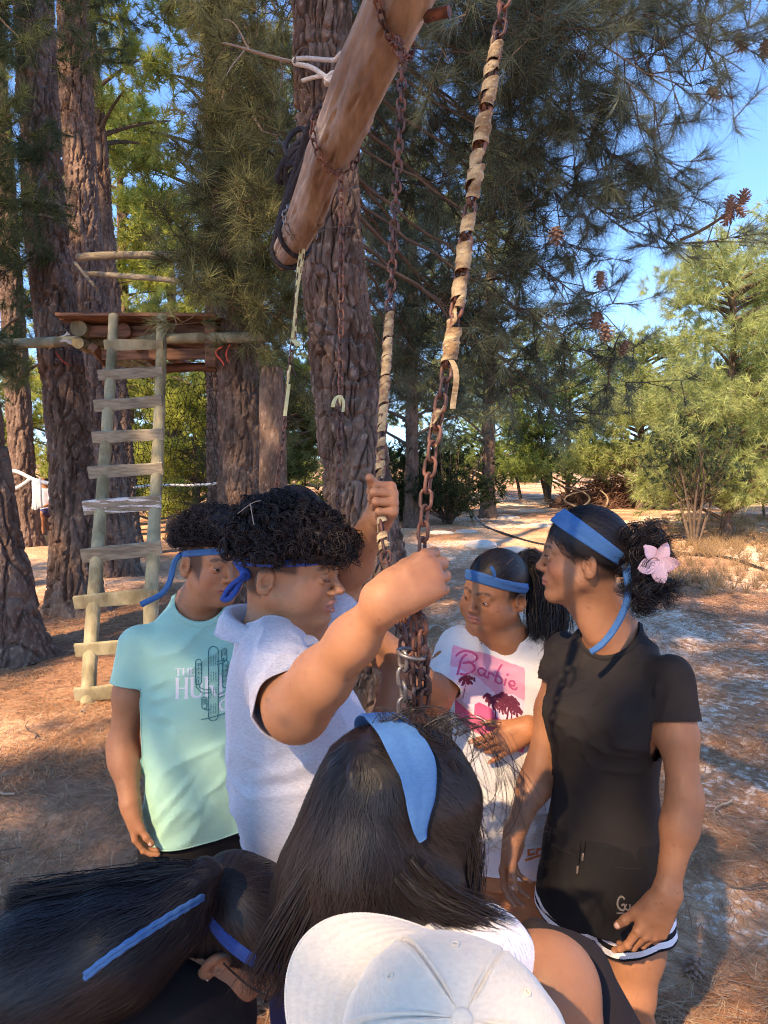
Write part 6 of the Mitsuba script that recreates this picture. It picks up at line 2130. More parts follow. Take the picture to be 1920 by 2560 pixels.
    for f, (ro, zz) in enumerate(((0, 0), (-.006, .022), (-.004, .036), (.010, .042), (.026, .030), (.036, .012))):
        rows.append(base + np.stack([np.sin(a) * ro, np.cos(a) * ro, zz * (.55 + .75 * back) + 0 * a], 1))
    V = np.concatenate(rows)
    m = len(a)
    i, j = np.meshgrid(np.arange(len(rows) - 1), np.arange(m - 1), indexing='ij')
    F = np.stack([i * m + j, i * m + j + 1, (i + 1) * m + j + 1, (i + 1) * m + j], -1).reshape(-1, 4)
    gap = (j.reshape(-1) > 3) & (j.reshape(-1) < m - 5)
    F = F[gap]
    V = V + .004 * (meshkit.fbm(V * 18, 3, 2)[:, None] - .5)
    V = V @ Rt.T + nb
    F3 = np.vstack([F[:, [0, 1, 2]], F[:, [0, 2, 3]]])
    V, F3 = compact(V, F3)
    add('collar', shape(*cat([(V, F3)] + hem_tubes(V, F3, .0022)), 'mat_grey_polo'), key)
    # placket strip with buttons
    P = np.array([nb + Rt @ np.array([0, .075 + .075 * t, -.05 - .12 * t]) for t in np.linspace(0, 1, 14)])
    ok = []
    for p in P:
        h, _, _ = tm.ray.intersects_location([p + Rt[:, 1] * .2], [-Rt[:, 1]], multiple_hits=False)
        ok.append(h[0] + Rt[:, 1] * .002 if len(h) else p)
    pk = add('placket', shape(*band_mesh(np.array(ok), np.tile(Rt[:, 1], (14, 1)), .032, .002, seed=3), 'mat_grey_polo'), key)
    for t in (3, 9):
        mm = trimesh.creation.icosphere(2)
        add('button', shape(mm.vertices * [.005, .003, .005] + ok[t] + Rt[:, 1] * .003, mm.faces, 'mat_white_trim'), pk)
    sh = SDF(); sh.loft(pel, Rt, [(z, x, y, rx * .97, ry * .97) for z, x, y, rx, ry in rings[:4]], k=.03)
    for sx in (-1, 1):
        hip = pel + Rt @ np.array([sx * .082, 0, -.06])
        sh.cone(hip, np.array([hip[0] + .01, hip[1] - .01, .36]), .092, .085, .02)
    V, F = surface(sh, *sh.bounds(), .008)
    V, F = clip_mesh(V, F, .40 - V[:, 2])
    add('shorts', shape(*cat([(V, F)] + hem_tubes(V, F)), 'mat_navy'), key)
    # hair
    V, F = hair_mass(o, R, s, [((0, -.016, .064), (.082, .090, .074)), ((0, .056, .072), (.066, .058, .054)), ((0, -.040, .05), (.074, .056, .060)), ((0, .085, .050), (.046, .034, .034))], .005, .010, 62, 5, cl=lambda q: .026 + .10 * np.clip(q[:, 1], 0, 1) + .16 * np.clip(q[:, 1], -1, 0) * 0 - q[:, 2])
    V2, F2, c2 = curl_hair(key, S, o, R, s, lambda q: (q[:, 2] > .034 + .20 * np.clip(q[:, 1], 0, 1)) & (q[:, 1] > -.088), rg, 1000, L=.030, rad=.0085, thick=.00095, turns=(.8, 2.0), hang=-.1, seg=18, multi=6, spread=.0024)
    # the forelock that hangs over the brow
    lk = []
    for k in range(420):
        b = loc(o, R, s, (-.05 + .10 * rg.random(), .070 + .040 * rg.random(), .052 + .050 * rg.random()))
        x, y, z = nrm(rg.normal(size=3)), None, None
        y = nrm(np.cross(x, rg.normal(size=3)))
        t = np.linspace(0, 1, 20); tr = (1 + rg.random()) * 6.28
        lk.append(b + R[:, 1] * (.022 * t)[:, None] - R[:, 2] * (.034 * t * rg.random())[:, None] + .010 * (np.cos(tr * t)[:, None] * x + np.sin(tr * t)[:, None] * y))
    th = np.interp(np.linspace(0, 1, 20), [0, .2, .8, 1], [.0010, .0012, .0010, .0004])
    V3, F3 = tubes(np.array(lk), th, 3)
    n0 = len(V)
    V, F = cat([(V, F), (V2, F2), (V3, F3)])
    c = np.vstack([np.tile([[.014, .010, .009]], (n0, 1)), c2, np.tile([[.020, .014, .013]], (len(V3), 1))])
    hk = add('hair', shape(V, F, 'mat_hair', color=c), key)
    for pts in (((594, 1284, 1.30), (615, 1268, 1.31), (630, 1258, 1.31), (652, 1252, 1.32)), ((626, 1258, 1.31), (630, 1285, 1.29), (635, 1312, 1.28))):
        add('pine_needle', shape(*tube([W(*p) for p in pts], .0009, 4, n=8), 'mat_deadwood'), hk)
    # headband, knot and loops
    P, Nn = head_ring(o, R, s, .044, .018, -165, 160, 110, off=.007, extra=.007)
    b = add('headband', shape(*band_mesh(P, Nn, .015, .0028, seed=5), 'mat_deep_blue_band'), key)
    kn = W(614, 1437, 1.40)
    mm = trimesh.creation.icosphere(3)
    add('knot', shape(mm.vertices * [.010, .010, .012] * (1 + .2 * meshkit.noise(mm.vertices * 3)[:, None]) + kn, mm.faces, 'mat_deep_blue_band'), b)
    add('band', shape(*band_mesh(spline([P[-1], kn * .4 + P[-1] * .6 + [0, -.005, 0], kn], 12), np.tile([0, -1, .1], (12, 1)), .014, .003), 'mat_deep_blue_band'), b)
    for pts in (((614, 1437, 1.40), (590, 1455, 1.395), (563, 1488, 1.39), (556, 1496, 1.388), (566, 1499, 1.38), (588, 1478, 1.38), (612, 1442, 1.39)), ((612, 1440, 1.40), (598, 1462, 1.39), (575, 1492, 1.385), (562, 1494, 1.383), (570, 1472, 1.38), (592, 1452, 1.38), (612, 1438, 1.39))):
        C = spline([W(*p) for p in pts], 44)
        add('loop', shape(*tube(C, .0056, 9, squash=.8), 'mat_deep_blue_band'), b)


B_ = person_b()
# ================================================================ girl in the white T-shirt
def person_g():
    key = thing('person', 'girl in a white T-shirt with a pink printed panel, pointing with an open hand', 'person', 'children round the chains')
    rg = np.random.default_rng(103)
    o, R, s = place_head((1301, 1508), 1.92, -45, -4, -7, (.95, .93, 1.0), False, 1.0)
    H = head_sdf(chub=1.0, mouth=.55, lid=.0034, nose=1.08, lips=1.15)
    S = SDF()
    S.sub(H, o, R, s, k=.02, lo=(-.10, -.12, -.13), hi=(.10, .13, .13), low=.75)
    nb = W(1262, 1575, 2.0)
    S.cone(loc(o, R, s, (0, -.025, -.045)), nb - [0, 0, .03], .055, .06, .03)
    S.cone(loc(o, R, s, (0, .03, -.09)), nb + [-.01, -.045, -.02], .036, .04, .03)
    pel = W(1268, 2095, 1.98)
    Rt, L = torso_frame(pel, nb, -12)
    rings = [(-.10, 0, 0, .150, .130), (0, 0, .004, .148, .135), (.13, 0, .010, .146, .138), (.26, 0, .008, .144, .130), (.36, 0, .002, .146, .118), (L - .17, 0, -.004, .142, .104), (L - .11, 0, -.008, .128, .090), (L - .065, 0, -.010, .104, .078), (L - .03, 0, -.010, .080, .068), (L + .005, 0, -.010, .066, .060)]
    body = SDF(); body.loft(pel, Rt, rings, k=.03, grow=-.014)
    S.p += body.p
    sr, er, wr = W(1152, 1618, 1.97), W(1086, 1742, 1.88), W(1052, 1690, 1.70)
    sl, el_, wl = W(1378, 1622, 1.98), W(1420, 1838, 1.95), W(1318, 1824, 1.84)
    nails = []
    arm(S, sr, er, wr, (.048, .044, .040, .028)); arm(S, sl, el_, wl, (.048, .044, .042, .029))
    hand(S, wr, (-.75, -.4, .2), (-.2, .3, -1), True, ((40, 50, 25),) * 4, .84, thumb=(40, 20, 5, 10))
    hand(S, wl, (-.86, -.22, -.34), (-.20, .95, -.30), False, ((16, 18, 10), (34, 26, 16), (40, 30, 18), (22, 14, 10)), .88, thumb=(28, 14, -4, 4), r_w=.028, nails=nails, spread=(2, 0, -5, -14), fat=1.08)
    for sx in (-1, 1):
        hip = pel + Rt @ np.array([sx * .080, 0, -.08])
        leg(S, hip, np.array([hip[0] + sx * .012, hip[1] - .01, .36]), np.array([hip[0] + sx * .01, hip[1] + .03, .08]), (.084, .060, .052, .034), fwd=face_frame(-12)[:, 1] * [1, 1, 0])
    fine = [(*box_around(o, .13), .0022), hand_box(wl, (-.86, -.22, -.34), (-.20, .95, -.30), .88, .0022)]
    fn = lambda Lp, c: head_colors(Lp, c, SKIN_G, (.46, .17, .12), BROW, .55, 1.0, lid=.0034, brow_w=.9, scalp=lambda q: np.clip(sm(.052, .070, q[:, 2] + .55 * (q[:, 1] - .02) * (q[:, 1] < .06) * -.6 + .02 * 0) + sm(.035, .018, q[:, 1]) * sm(-.005, .015, q[:, 2]), 0, 1) * .92)  # noqa: E731
    body_mesh(key, S, .0065, fine, SKIN_G, (o, R, s, fn, .75))
    eye_balls(key, o, R, s, look=(.15, 1, -.45))
    nail_meshes(nails, key)
    tor = SDF(); tor.loft(pel, Rt, rings, k=.03, grow=.003)
    dr_, dl = nrm(er - sr), nrm(el_ - sl)
    folds = []
    for (x0, y0, x1, y1, d, w, a) in ((1290, 1735, 1375, 1772, 1.84, .008, .008), (1285, 1752, 1370, 1785, 1.84, .009, -.006), (1280, 1775, 1365, 1790, 1.84, .012, .006), (1205, 1592, 1235, 1640, 1.86, .010, .004), (1340, 1660, 1362, 1770, 1.87, .012, .006), (1180, 1640, 1300, 1760, 1.83, .02, .003), (1150, 2000, 1300, 1930, 1.83, .018, .006), (1190, 2040, 1340, 1960, 1.83, .016, .006), (1240, 1640, 1330, 1650, 1.86, .012, .003)):
        folds.append((W(x0, y0, d), W(x1, y1, d), w, a))
    hem = lambda V: -(((V - pel) @ Rt)[:, 2] - .035)  # noqa: E731
    tm, _ = garment(key, 'tshirt', tor, [(sr, sr + dr_ * .26, .056, .062, .125), (sl, sl + dl * .3, .056, .060, .15)], .0055, 'mat_white_tee', clips=[scoop(nb, Rt, .088, .060, .028)], hem=hem, folds=folds, drape=[((7, 7, 5), .006, 23), ((22, 22, 12), .0022, 24)], creases=[((.8, 0, .55), 5, 16, .008, 25), ((.95, 0, -.25), 5, 20, .007, 27)], k=.04)
    garment_ring(key, 'collar', tm, nb, .013, 'mat_white_tee')
    sh = SDF(); sh.loft(pel, Rt, [(-.10, 0, 0, .150, .130), (0, 0, 0, .146, .130), (.06, 0, 0, .14, .126)], k=.03)
    for sx in (-1, 1):
        hip = pel + Rt @ np.array([sx * .080, 0, -.08])
        sh.cone(hip, np.array([hip[0] + sx * .02, hip[1] - .01, .36]), .094, .096, .02)
    V, F = surface(sh, *sh.bounds(), .006)
    V = V + grad(sh, V) * ((meshkit.fbm(V * [22, 22, 8], 3, 5) - .5) * .010)[:, None]
    V, F = clip_mesh(V, F, (.575 - .07 * np.abs(((V - pel) @ Rt)[:, 0])) - V[:, 2])
    stm = trimesh.Trimesh(V, F, process=False)
    sk = add('shorts', shape(*cat([(V, F)] + hem_tubes(V, F)), 'mat_pale_shorts'), key)
    # orange lettering on the near leg of the shorts
    tx = unary_union([affinity.translate(meshtext('TAKE', .026), 0, .066), affinity.translate(meshtext('IT', .028), .004, .033), affinity.translate(meshtext('EASY', .030), -.004, -.004), affinity.rotate(sg.LineString([(-.006, -.014), (.03, -.010), (.075, -.013)]).buffer(.003), 0)])
    v, f = poly_mesh(tx)
    Vp, Fp = snap(v, f, W(1304, 2118, 1.88), nrm([1, .35, .06]), np.array([0, 0, 1.0]), nrm([.30, -1, 0]), stm, lift=.0014, maxe=.006)
    tag(add('lettering', shape(Vp, Fp, 'mat_print_orange'), sk), 'orange lettering TAKE IT EASY')
    print_g(key, tm, Rt, pel)
    # hair drawn back, parted, with a ponytail
    V, F = hair_mass(o, R, s, [((0, -.016, .040), (.0785, .0985, .0865)), ((0, -.075, .045), (.045, .040, .045))], .0045, .0012, 120, 6, cl=lambda q: np.maximum(.020 + .95 * np.clip(q[:, 1] - .0, 0, 1) * .85 - q[:, 2] + .0, -(q[:, 2] + .055) * 1.0))
    cm = np.tile([[.014, .0105, .0105]], (len(V), 1))
    tie = loc(o, R, s, (0, -.118, .060))
    V1, F1, c1 = flow_hair(MASS[-1], V, F, lambda P: nrm(tie - P), 6500, rg, .09, 12, .0010, frizz=.10)
    pt = []
    for k in range(26):
        e = np.array([rg.normal() * .014, rg.normal() * .016, rg.normal() * .014])
        a = tie + R @ np.array([0, -.035, .012]) + e * .7
        b = W(1362 + 16 * rg.normal(), 1520 + 8 * rg.normal(), 1.98) + e
        c_ = W(1356 + 15 * rg.normal(), 1598 + 14 * rg.normal(), 1.97) + e
        pt.append((np.array([tie, a, b, c_]), .008, .020))
    V2, F2, c2 = strands(pt, 3200, rg, .0012, 18, .014)
    hk = add('hair', shape(*cat([(V, F), (V1, F1), (V2, F2)]), 'mat_hair', color=np.vstack([cm, c1, c2])), key)
    add('hair_tie', shape(*tube([tie + R @ np.array([.017 * math.cos(q), -.008, .017 * math.sin(q)]) for q in np.linspace(0, 6.283, 12)], .005, 8, n=30, caps=False), 'mat_black_plastic'), hk)
    # visible partings
    for pts in (((.030, .050, 0), (.028, .020, 0), (.020, -.010, 0)), ((-.050, .02, 0), (-.045, .0, 0), (-.040, -.02, 0)), ((-.066, -.005, 0), (-.071, -.018, 0), (-.070, -.035, 0))):
        P = []
        for (x, y, _) in pts:
            u = nrm(np.array([x, y + .016, .062]) / [.0785, .0985, .0865]); P.append(loc(o, R, s, np.array([0, -.016, .040]) + u * [.0808, .1008, .0888]))
        V, F = tube(P, [.0005, .0011, .0005], 5, n=10, squash=.6)
        add('parting', shape(V, F, 'mat_skin', color=np.tile([[.26, .14, .09]], (len(V), 1))), hk)
    # headband: broad, with a twist at the front
    P, Nn = head_ring(o, R, s, .066, .010, -130, 130, 110, off=.008, extra=.007)
    b = add('headband', shape(*band_mesh(P, Nn, .027, .0034, seed=7), 'mat_blue_band'), key)
    P2, N2 = head_ring(o, R, s, .076, .006, -125, 60, 80, off=.0105, extra=.007)
    add('twisted_strap', shape(*band_mesh(P2, N2, .011, .0036, seed=8), 'mat_blue_band'), b)
    q = W(1232, 1428, 1.80)
    h, _, _ = trimesh.Trimesh(*band_mesh(P, Nn, .027, .0034, seed=7), process=False).ray.intersects_location([CAM], [nrm(q - CAM)], multiple_hits=False)
    q = h[0] if len(h) else q
    add('end', shape(*tube([q + [-.006, -.004, .012], q + [0, -.008, .002], q + [.004, -.008, -.014]], [.006, .0065, .0055], 8, n=10, squash=.6), 'mat_blue_band'), b)


def meshtext(t, h):
    """Bold lettering as a shapely shape (from the staged font outlines)."""
    m = meshkit.text_mesh(t, h, .002, True)
    v, f = np.array(m.vertices), np.array(m.faces)
    top = (np.abs(v[f][:, :, 2]) < 1e-6).all(1)
    return unary_union([sg.Polygon(p) for p in v[f[top]][:, :, :2]]).buffer(.0003)


def print_g(key, tm, Rt, pel):
    U, Vv, n = -Rt[:, 0], Rt[:, 2], Rt[:, 1]
    def px(x, y):
        """artwork coordinates from a 0..100 x 0..130 layout"""
        return (x * .0019, -y * .00172 - x * .0019 * .34)
    O = W(1124, 1617, 1.86)
    poly = lambda pts: sg.Polygon([px(*p) for p in pts])  # noqa: E731
    line = lambda pts, w: sg.LineString([px(*p) for p in spline(np.c_[np.array(pts, float), np.zeros(len(pts))], 8 * len(pts))[:, :2]]).buffer(w * .00205 / 2)  # noqa: E731
    rg = np.random.default_rng(4)
    edge = [(0, 4 + rg.random() * 2)] + [(x, 0 + rg.random() * 1.2) for x in range(3, 100, 3)] + [(100, 2)] + [(100 + rg.random() * .8, y) for y in range(4, 48, 4)]
    panel = poly(edge + [(99, 50), (84, 46), (60, 56), (30, 40), (12, 30), (0, 30)])
    low = poly([(0, 92), (14, 96), (34, 99), (56, 98), (80, 100), (100, 98), (100, 112), (97, 123), (80, 122.5), (50, 123), (20, 122), (0, 118)])
    sky = poly([(0, 29), (12, 29), (30, 39), (60, 55), (84, 45), (99, 49), (98, 60), (90, 75), (80, 96), (56, 97), (14, 95), (0, 91)])
    word = unary_union([line(p, w) for p, w in (
        ([(10, 38), (12, 27), (17, 12), (20, 9)], 3.0), ([(7, 14), (14, 6), (26, 3), (34, 8), (32, 15), (24, 19), (17, 21)], 2.6), ([(20, 20), (29, 21), (31, 28), (25, 35), (14, 37)], 3.0),
        ([(44, 27), (38, 26), (35, 33), (38, 37), (43, 33), (46, 27)], 2.2), ([(46, 27), (44, 35), (48, 36)], 2.2), ([(50, 27), (49, 37)], 2.2), ([(50, 31), (54, 27), (57, 29)], 2.2),
        ([(68, 9), (63, 20), (59, 37)], 2.6), ([(60, 34), (65, 27), (69, 30), (66, 37), (60, 36)], 2.2), ([(74, 27), (72, 37)], 2.4), ([(76, 20), (77, 19)], 3.0), ([(79, 32), (86, 30), (85, 26), (80, 28), (79, 35), (84, 38), (89, 34)], 2.3))])
    blobs = []

    def palm(x, y, n, r, a0=0):
        for k in range(n):
            a = a0 + 6.283 * k / n + .3 * rg.random()
            q = (x + r * math.cos(a), y + r * .8 * math.sin(a) + 1.5)
            m_ = (x + r * .55 * math.cos(a + .2), y + r * .55 * math.sin(a + .2) - 2)
            blobs.append(line([(x, y), m_, q], 2.0 + 1.5 * rg.random()))
    palm(21, 47, 9, 9); blobs.append(line([(21, 47), (17, 62), (13, 84)], .9))
    palm(2, 64, 6, 6); blobs.append(line([(2, 64), (3, 90)], .9))
    for (x, y, r) in ((50, 66, 7), (56, 70, 8), (64, 62, 8), (72, 56, 9), (78, 64, 9), (84, 56, 8), (90, 66, 7), (68, 72, 6)):
        palm(x, y, 7, r, rg.random() * 6)
    blobs += [line([(78, 64), (76, 80), (73, 98)], 2.2), line([(58, 70), (60, 82), (57, 97)], 1.4), line([(84, 56), (82, 76), (80, 98)], 1.4)]
    maroon = unary_union(blobs).intersection(panel.union(sky).buffer(.004))
    tyre = unary_union([sg.Point(px(62, 117)).buffer(.022), sg.Point(px(90, 107)).buffer(.016)]).intersection(low)
    car = poly([(30, 84), (36, 78), (54, 78), (62, 86), (88, 90), (98, 97), (60, 98), (30, 97)])
    lay = [(panel, 'mat_pink', 'panel', .0010), (sky, 'mat_print_pale', 'sky_print', .0010), (low, 'mat_hot_pink', 'foreground_print', .0010), (car, 'mat_deep_pink', 'car_print', .0017), (word, 'mat_deep_pink', 'lettering', .0019), (maroon, 'mat_print_maroon', 'palm_print', .0022), (tyre, 'mat_print_maroon', 'wheel_print', .0022)]
    t = None
    for g, m, nm, lf in lay:
        v, f = poly_mesh(g)
        V, F = snap(v, f, O, U, Vv, n, tm, lift=lf, maxe=.007)
        k = add(nm if t is None else nm, shape(V, F, m), f'{key}__tshirt')
        if nm in ('palm_print', 'wheel_print'):
            tag(k, kind='stuff')
        if nm == 'lettering':
            tag(k, 'dark pink handwritten lettering Barbie')


G_ = person_g()
# ================================================================ girl in the black T-shirt
def person_h():
    key = thing('person', 'girl in a black T-shirt and black striped shorts with a pink flower clip', 'person', 'children round the chains')
    rg = np.random.default_rng(104)
    o, R, s = place_head((1474, 1412), 1.60, -100, 2, 0, (.92, .87, .93), False)
    H = head_sdf(chub=.15, mouth=0, lid=.0044, nose=1.0, lips=.8, jaw=.85)
    S = SDF()
    S.sub(H, o, R, s, k=.02, lo=(-.10, -.12, -.13), hi=(.10, .13, .13))
    nb = W(1530, 1548, 1.70)
    S.cone(loc(o, R, s, (0, -.028, -.040)), nb - [0, 0, .03], .050, .052, .035)
    S.cone(loc(o, R, s, (.0, .02, -.08)), nb + [-.04, -.03, -.03], .028, .034, .03)
    pel = W(1508, 2150, 1.70)
    Rt, L = torso_frame(pel, nb, -36)
    rings = [(-.12, 0, 0, .142, .120), (0, 0, 0, .140, .120), (.10, 0, 0, .128, .110), (.20, 0, .0, .117, .098), (.29, 0, .002, .124, .104), (.36, 0, .002, .134, .108), (L - .15, 0, -.004, .138, .094), (L - .10, 0, -.008, .126, .080), (L - .06, 0, -.010, .100, .068), (L - .03, 0, -.012, .074, .060), (L + .005, 0, -.012, .060, .054)]
    body = SDF(); body.loft(pel, Rt, rings, k=.03, grow=-.012)
    for sx in (-1, 1):
        body.ell(pel + Rt @ np.array([sx * .056, .066, .345]), (.058, .052, .060), Rt, k=.06)
    S.p += body.p
    sl, el_, wl = W(1680, 1690, 1.58), W(1712, 2000, 1.51), W(1664, 2245, 1.46)
    sr, er, wr = W(1408, 1628, 1.83), W(1350, 1925, 1.78), W(1285, 2085, 1.68)
    nails = []
    arm(S, sl, el_, wl, (.039, .0335, .031, .022)); arm(S, sr, er, wr, (.038, .035, .032, .0225))
    hand(S, wl, (-.38, -.02, -.92), (-.10, .98, .12), False, ((10, 22, 14), (22, 30, 18), (28, 38, 22), (32, 42, 24)), .96, thumb=(22, 14, 4, 10), r_w=.024, nails=nails)
    hand(S, wr, (-.16, -.05, -.98), (.80, -.58, .0), True, REL, .92, thumb=(20, 18, 6, 14), r_w=.024, nails=nails)
    hips = [pel + Rt @ np.array([sx * .076, 0, -.08]) for sx in (-1, 1)]
    leg(S, hips[0], W(1578, 2480, 1.63), np.array([W(1578, 2480, 1.63)[0] + .02, W(1578, 2480, 1.63)[1] + .03, .09]), (.076, .050, .048, .033), fwd=face_frame(-36)[:, 1] * [1, 1, 0])
    leg(S, hips[1], W(1442, 2470, 1.74), np.array([W(1442, 2470, 1.74)[0] - .0, W(1442, 2470, 1.74)[1] + .03, .09]), (.076, .050, .048, .033), fwd=face_frame(-36)[:, 1] * [1, 1, 0])
    fine = [(*box_around(o, .13), .0022), hand_box(wl, (-.38, -.02, -.92), (-.10, .98, .12), .96, .0021), hand_box(wr, (-.16, -.05, -.98), (.80, -.58, .0), .92, .0023)]
    fn = lambda Lp, c: head_colors(Lp, c, SKIN_H, (.27, .10, .075), BROW, 0, .1, lid=.0044, brow_w=.9, scalp=lambda q: np.clip(sm(.045, .062, q[:, 2] + .0 * q[:, 1]) + sm(.036, .022, q[:, 1]) * sm(-.004, .016, q[:, 2]) + sm(-.03, -.05, q[:, 1]) * sm(-.06, -.035, q[:, 2]), 0, 1) * .85)  # noqa: E731
    body_mesh(key, S, .0065, fine, SKIN_H, (o, R, s, fn))
    eye_balls(key, o, R, s, look=(0, 1, -.2))
    nail_meshes(nails, key)
    for sx in (-1, 1):
        lash = [loc(o, R, s, (sx * .0215, .0890, .003)), loc(o, R, s, (sx * .0315, .0965, .0045)), loc(o, R, s, (sx * .0430, .0872, .0035))]
        add('eyelashes', shape(*tube(lash, [.0008, .0014, .0008], 5, n=12), 'mat_black_plastic'), key)
    # T-shirt
    tor = SDF(); tor.p = list(body.p)
    tor = SDF(); tor.loft(pel, Rt, rings, k=.03, grow=.001)
    for sx in (-1, 1):
        tor.ell(pel + Rt @ np.array([sx * .056, .070, .345]), (.062, .054, .062), Rt, k=.06)
    dl, dr_ = nrm(el_ - sl), nrm(er - sr)
    folds = []
    for (x0, y0, x1, y1, w, a) in ((1650, 1880, 1440, 1860, .009, .004), (1655, 1900, 1460, 1895, .009, .0045), (1660, 1925, 1480, 1930, .009, .0045), (1655, 1955, 1500, 1965, .010, .004), (1630, 1745, 1655, 1700, .009, .006), (1625, 1720, 1600, 1790, .010, .005), (1640, 1765, 1560, 1840, .011, .004), (1400, 1985, 1600, 2090, .012, .003), (1660, 1640, 1700, 1560, .012, .003), (1450, 1700, 1400, 1660, .012, .003)):
        folds.append((W(x0, y0, 1.55), W(x1, y1, 1.56), w, a))
    hem = lambda V: -(((V - pel) @ Rt)[:, 2] - .045)  # noqa: E731
    tm, _ = garment(key, 'tshirt', tor, [(sl, sl + dl * .25, .047, .051, .095), (sr, sr + dr_ * .25, .046, .053, .080)], .005, 'mat_black_tee', clips=[scoop(nb, Rt, .088, .098, .03)], hem=hem, folds=folds, drape=[((10, 10, 8), .002, 33), ((30, 30, 26), .0008, 34)], creases=[((.9, .3, -.1), 4, 24, .006, 35), ((.6, .2, .7), 5, 22, .005, 37)], k=.035)
    garment_ring(key, 'collar', tm, nb, .011, 'mat_black_tee')
    # shorts with two white stripes round each hem
    sh = SDF(); sh.loft(pel, Rt, [(-.12, 0, 0, .145, .124), (0, 0, 0, .143, .123), (.09, 0, 0, .131, .112)], k=.03)
    ends = []
    for hp, kn, sx in ((hips[0], W(1578, 2480, 1.63), -1), (hips[1], W(1442, 2470, 1.74), 1)):
        e = hp + (kn - hp) * .62 + Rt @ np.array([sx * .012, 0, 0])
        sh.cone(hp, e, .084, .092, .02); ends.append((hp, e))
    V, F = surface(sh, *sh.bounds(), .005)
    N = grad(sh, V)
    V = V + N * ((meshkit.fbm(V * [26, 26, 8], 3, 8) - .5) * .010)[:, None]
    q = (V - pel) @ Rt
    side = np.clip(np.abs(q[:, 0]) / .15, 0, 1)
    hemz = -.172 + .045 * side ** 2
    V0, F0 = V, F
    val = hemz - q[:, 2]
    V, F = clip_mesh(V0, F0, val)
    add('shorts', shape(*cat([(V, F)] + hem_tubes(V, F)), 'mat_black_shorts'), key)
    stm = trimesh.Trimesh(V, F, process=False)
    for z0, z1 in ((.004, .017), (.028, .041)):
        Va, Fa = clip_mesh(V0 + N * .0018, F0, val + z0)
        qa = (Va - pel) @ Rt
        va = -(( -.172 + .045 * np.clip(np.abs(qa[:, 0]) / .15, 0, 1) ** 2) - qa[:, 2]) - z1
        Va, Fa = clip_mesh(Va, Fa, va)
        add('stripe', shape(Va, Fa, 'mat_white_trim'), f'{key}__shorts')
    scr = sg.LineString(spline([(.012, .026, 0), (.004, .030, 0), (-.004, .020, 0), (0, .004, 0), (.010, .002, 0), (.013, .012, 0), (.006, .012, 0)], 40)[:, :2]).buffer(.0022).union(sg.LineString(spline([(.018, .014, 0), (.017, .004, 0), (.024, .004, 0), (.026, .014, 0), (.027, .002, 0), (.034, .010, 0), (.036, .002, 0)], 40)[:, :2]).buffer(.0016)).union(sg.LineString([(-.006, -.006), (.036, -.004)]).buffer(.0013))
    v, f = poly_mesh(scr)
    Vp, Fp = snap(v, f, W(1562, 2310, 1.52), -Rt[:, 0], np.array([0, 0, 1.0]), nrm(Rt[:, 1] * [1, 1, 0] + [.5, -.3, 0]), stm, lift=.0015, maxe=.006)
    tag(add('lettering', shape(Vp, Fp, 'mat_grey_print'), f'{key}__shorts'), 'grey script lettering beginning Gu')
    for pts in (((1466, 2080), (1462, 2110), (1459, 2128)), ((1456, 2085), (1450, 2120), (1446, 2160))):
        P = []
        for (x, y) in pts:
            h, _, _ = stm.ray.intersects_location([CAM], [nrm(W(x, y, 1) - CAM)], multiple_hits=False)
            P.append(h[0] + [-.003, -.006, 0] if len(h) else W(x, y, 1.55))
        add('drawstring', shape(*tube(P, .0022, 6, n=12), 'mat_black_shorts'), f'{key}__shorts')
        add('aglet', shape(*tube([P[-1], P[-1] - [.001, 0, .018]], .0028, 8, n=3), 'mat_metal'), f'{key}__shorts')
    # hair: wavy, combed back into a curly knot
    ell_c, ell_r = np.array([0, -.020, .040]), np.array([.084, .108, .092])
    V, F = hair_mass(o, R, s, [(ell_c, ell_r * .985), ((0, -.11, .010), (.050, .040, .050))], .0045, .003, 110, 9, cl=lambda q: np.maximum(.060 - q[:, 2] - .55 * (.075 - q[:, 1]) * 1.0, -(q[:, 2] + .075 + .0 * q[:, 1])))
    cm = np.tile([[.013, .010, .010]], (len(V), 1))
    tie = loc(o, R, s, (-.02, -.150, .020))
    V1, F1, c1 = flow_hair(MASS[-1], V, F, lambda P: nrm(tie - P) + .25 * nrm(P * 0 + [0, 0, -1]), 9000, rg, .10, 16, .0011, wave=.45, wl=.028, frizz=.16, lift=(.0006, .005))
    knot = []
    for k in range(150):
        c0 = [(1612, 1345, 1.58), (1625, 1330, 1.59), (1600, 1450, 1.56), (1625, 1470, 1.57), (1640, 1440, 1.57), (1610, 1490, 1.56), (1590, 1420, 1.58), (1630, 1375, 1.60)][k % 8]
        c = W(*c0) + rg.normal(size=3) * [.016, .022, .016]
        x = nrm(rg.normal(size=3)); y = nrm(np.cross(x, rg.normal(size=3)))
        r = .007 + .014 * rg.random(); ph = rg.random() * 6.3; tr = 2.5 + 5 * rg.random()
        dz = np.array([.02 * rg.normal(), 0, -.03 * rg.random()])
        knot.append((np.array([c + r * (math.cos(ph + tr * t) * x + math.sin(ph + tr * t) * y) + dz * t for t in np.linspace(0, 1, 12)]), .006, .009))
    V2, F2, c2 = strands(knot, 5200, rg, .0008, 20, .008)
    V3, F3 = hair_mass(np.zeros(3), np.eye(3), np.ones(3), [(W(1612, 1362, 1.59), (.022, .03, .026)), (W(1612, 1450, 1.58), (.030, .032, .040))], .005, .006, 70, 2)
    hk = add('hair', shape(*cat([(V, F), (V1, F1), (V2, F2), (V3, F3)]), 'mat_hair', color=np.vstack([cm, c1, c2, np.tile([[.013, .010, .010]], (len(V3), 1))])), key)
    # headband over the hairline, knotted at the nape with one long end
    a = np.linspace(-180, 180, 150)
    Lp = []
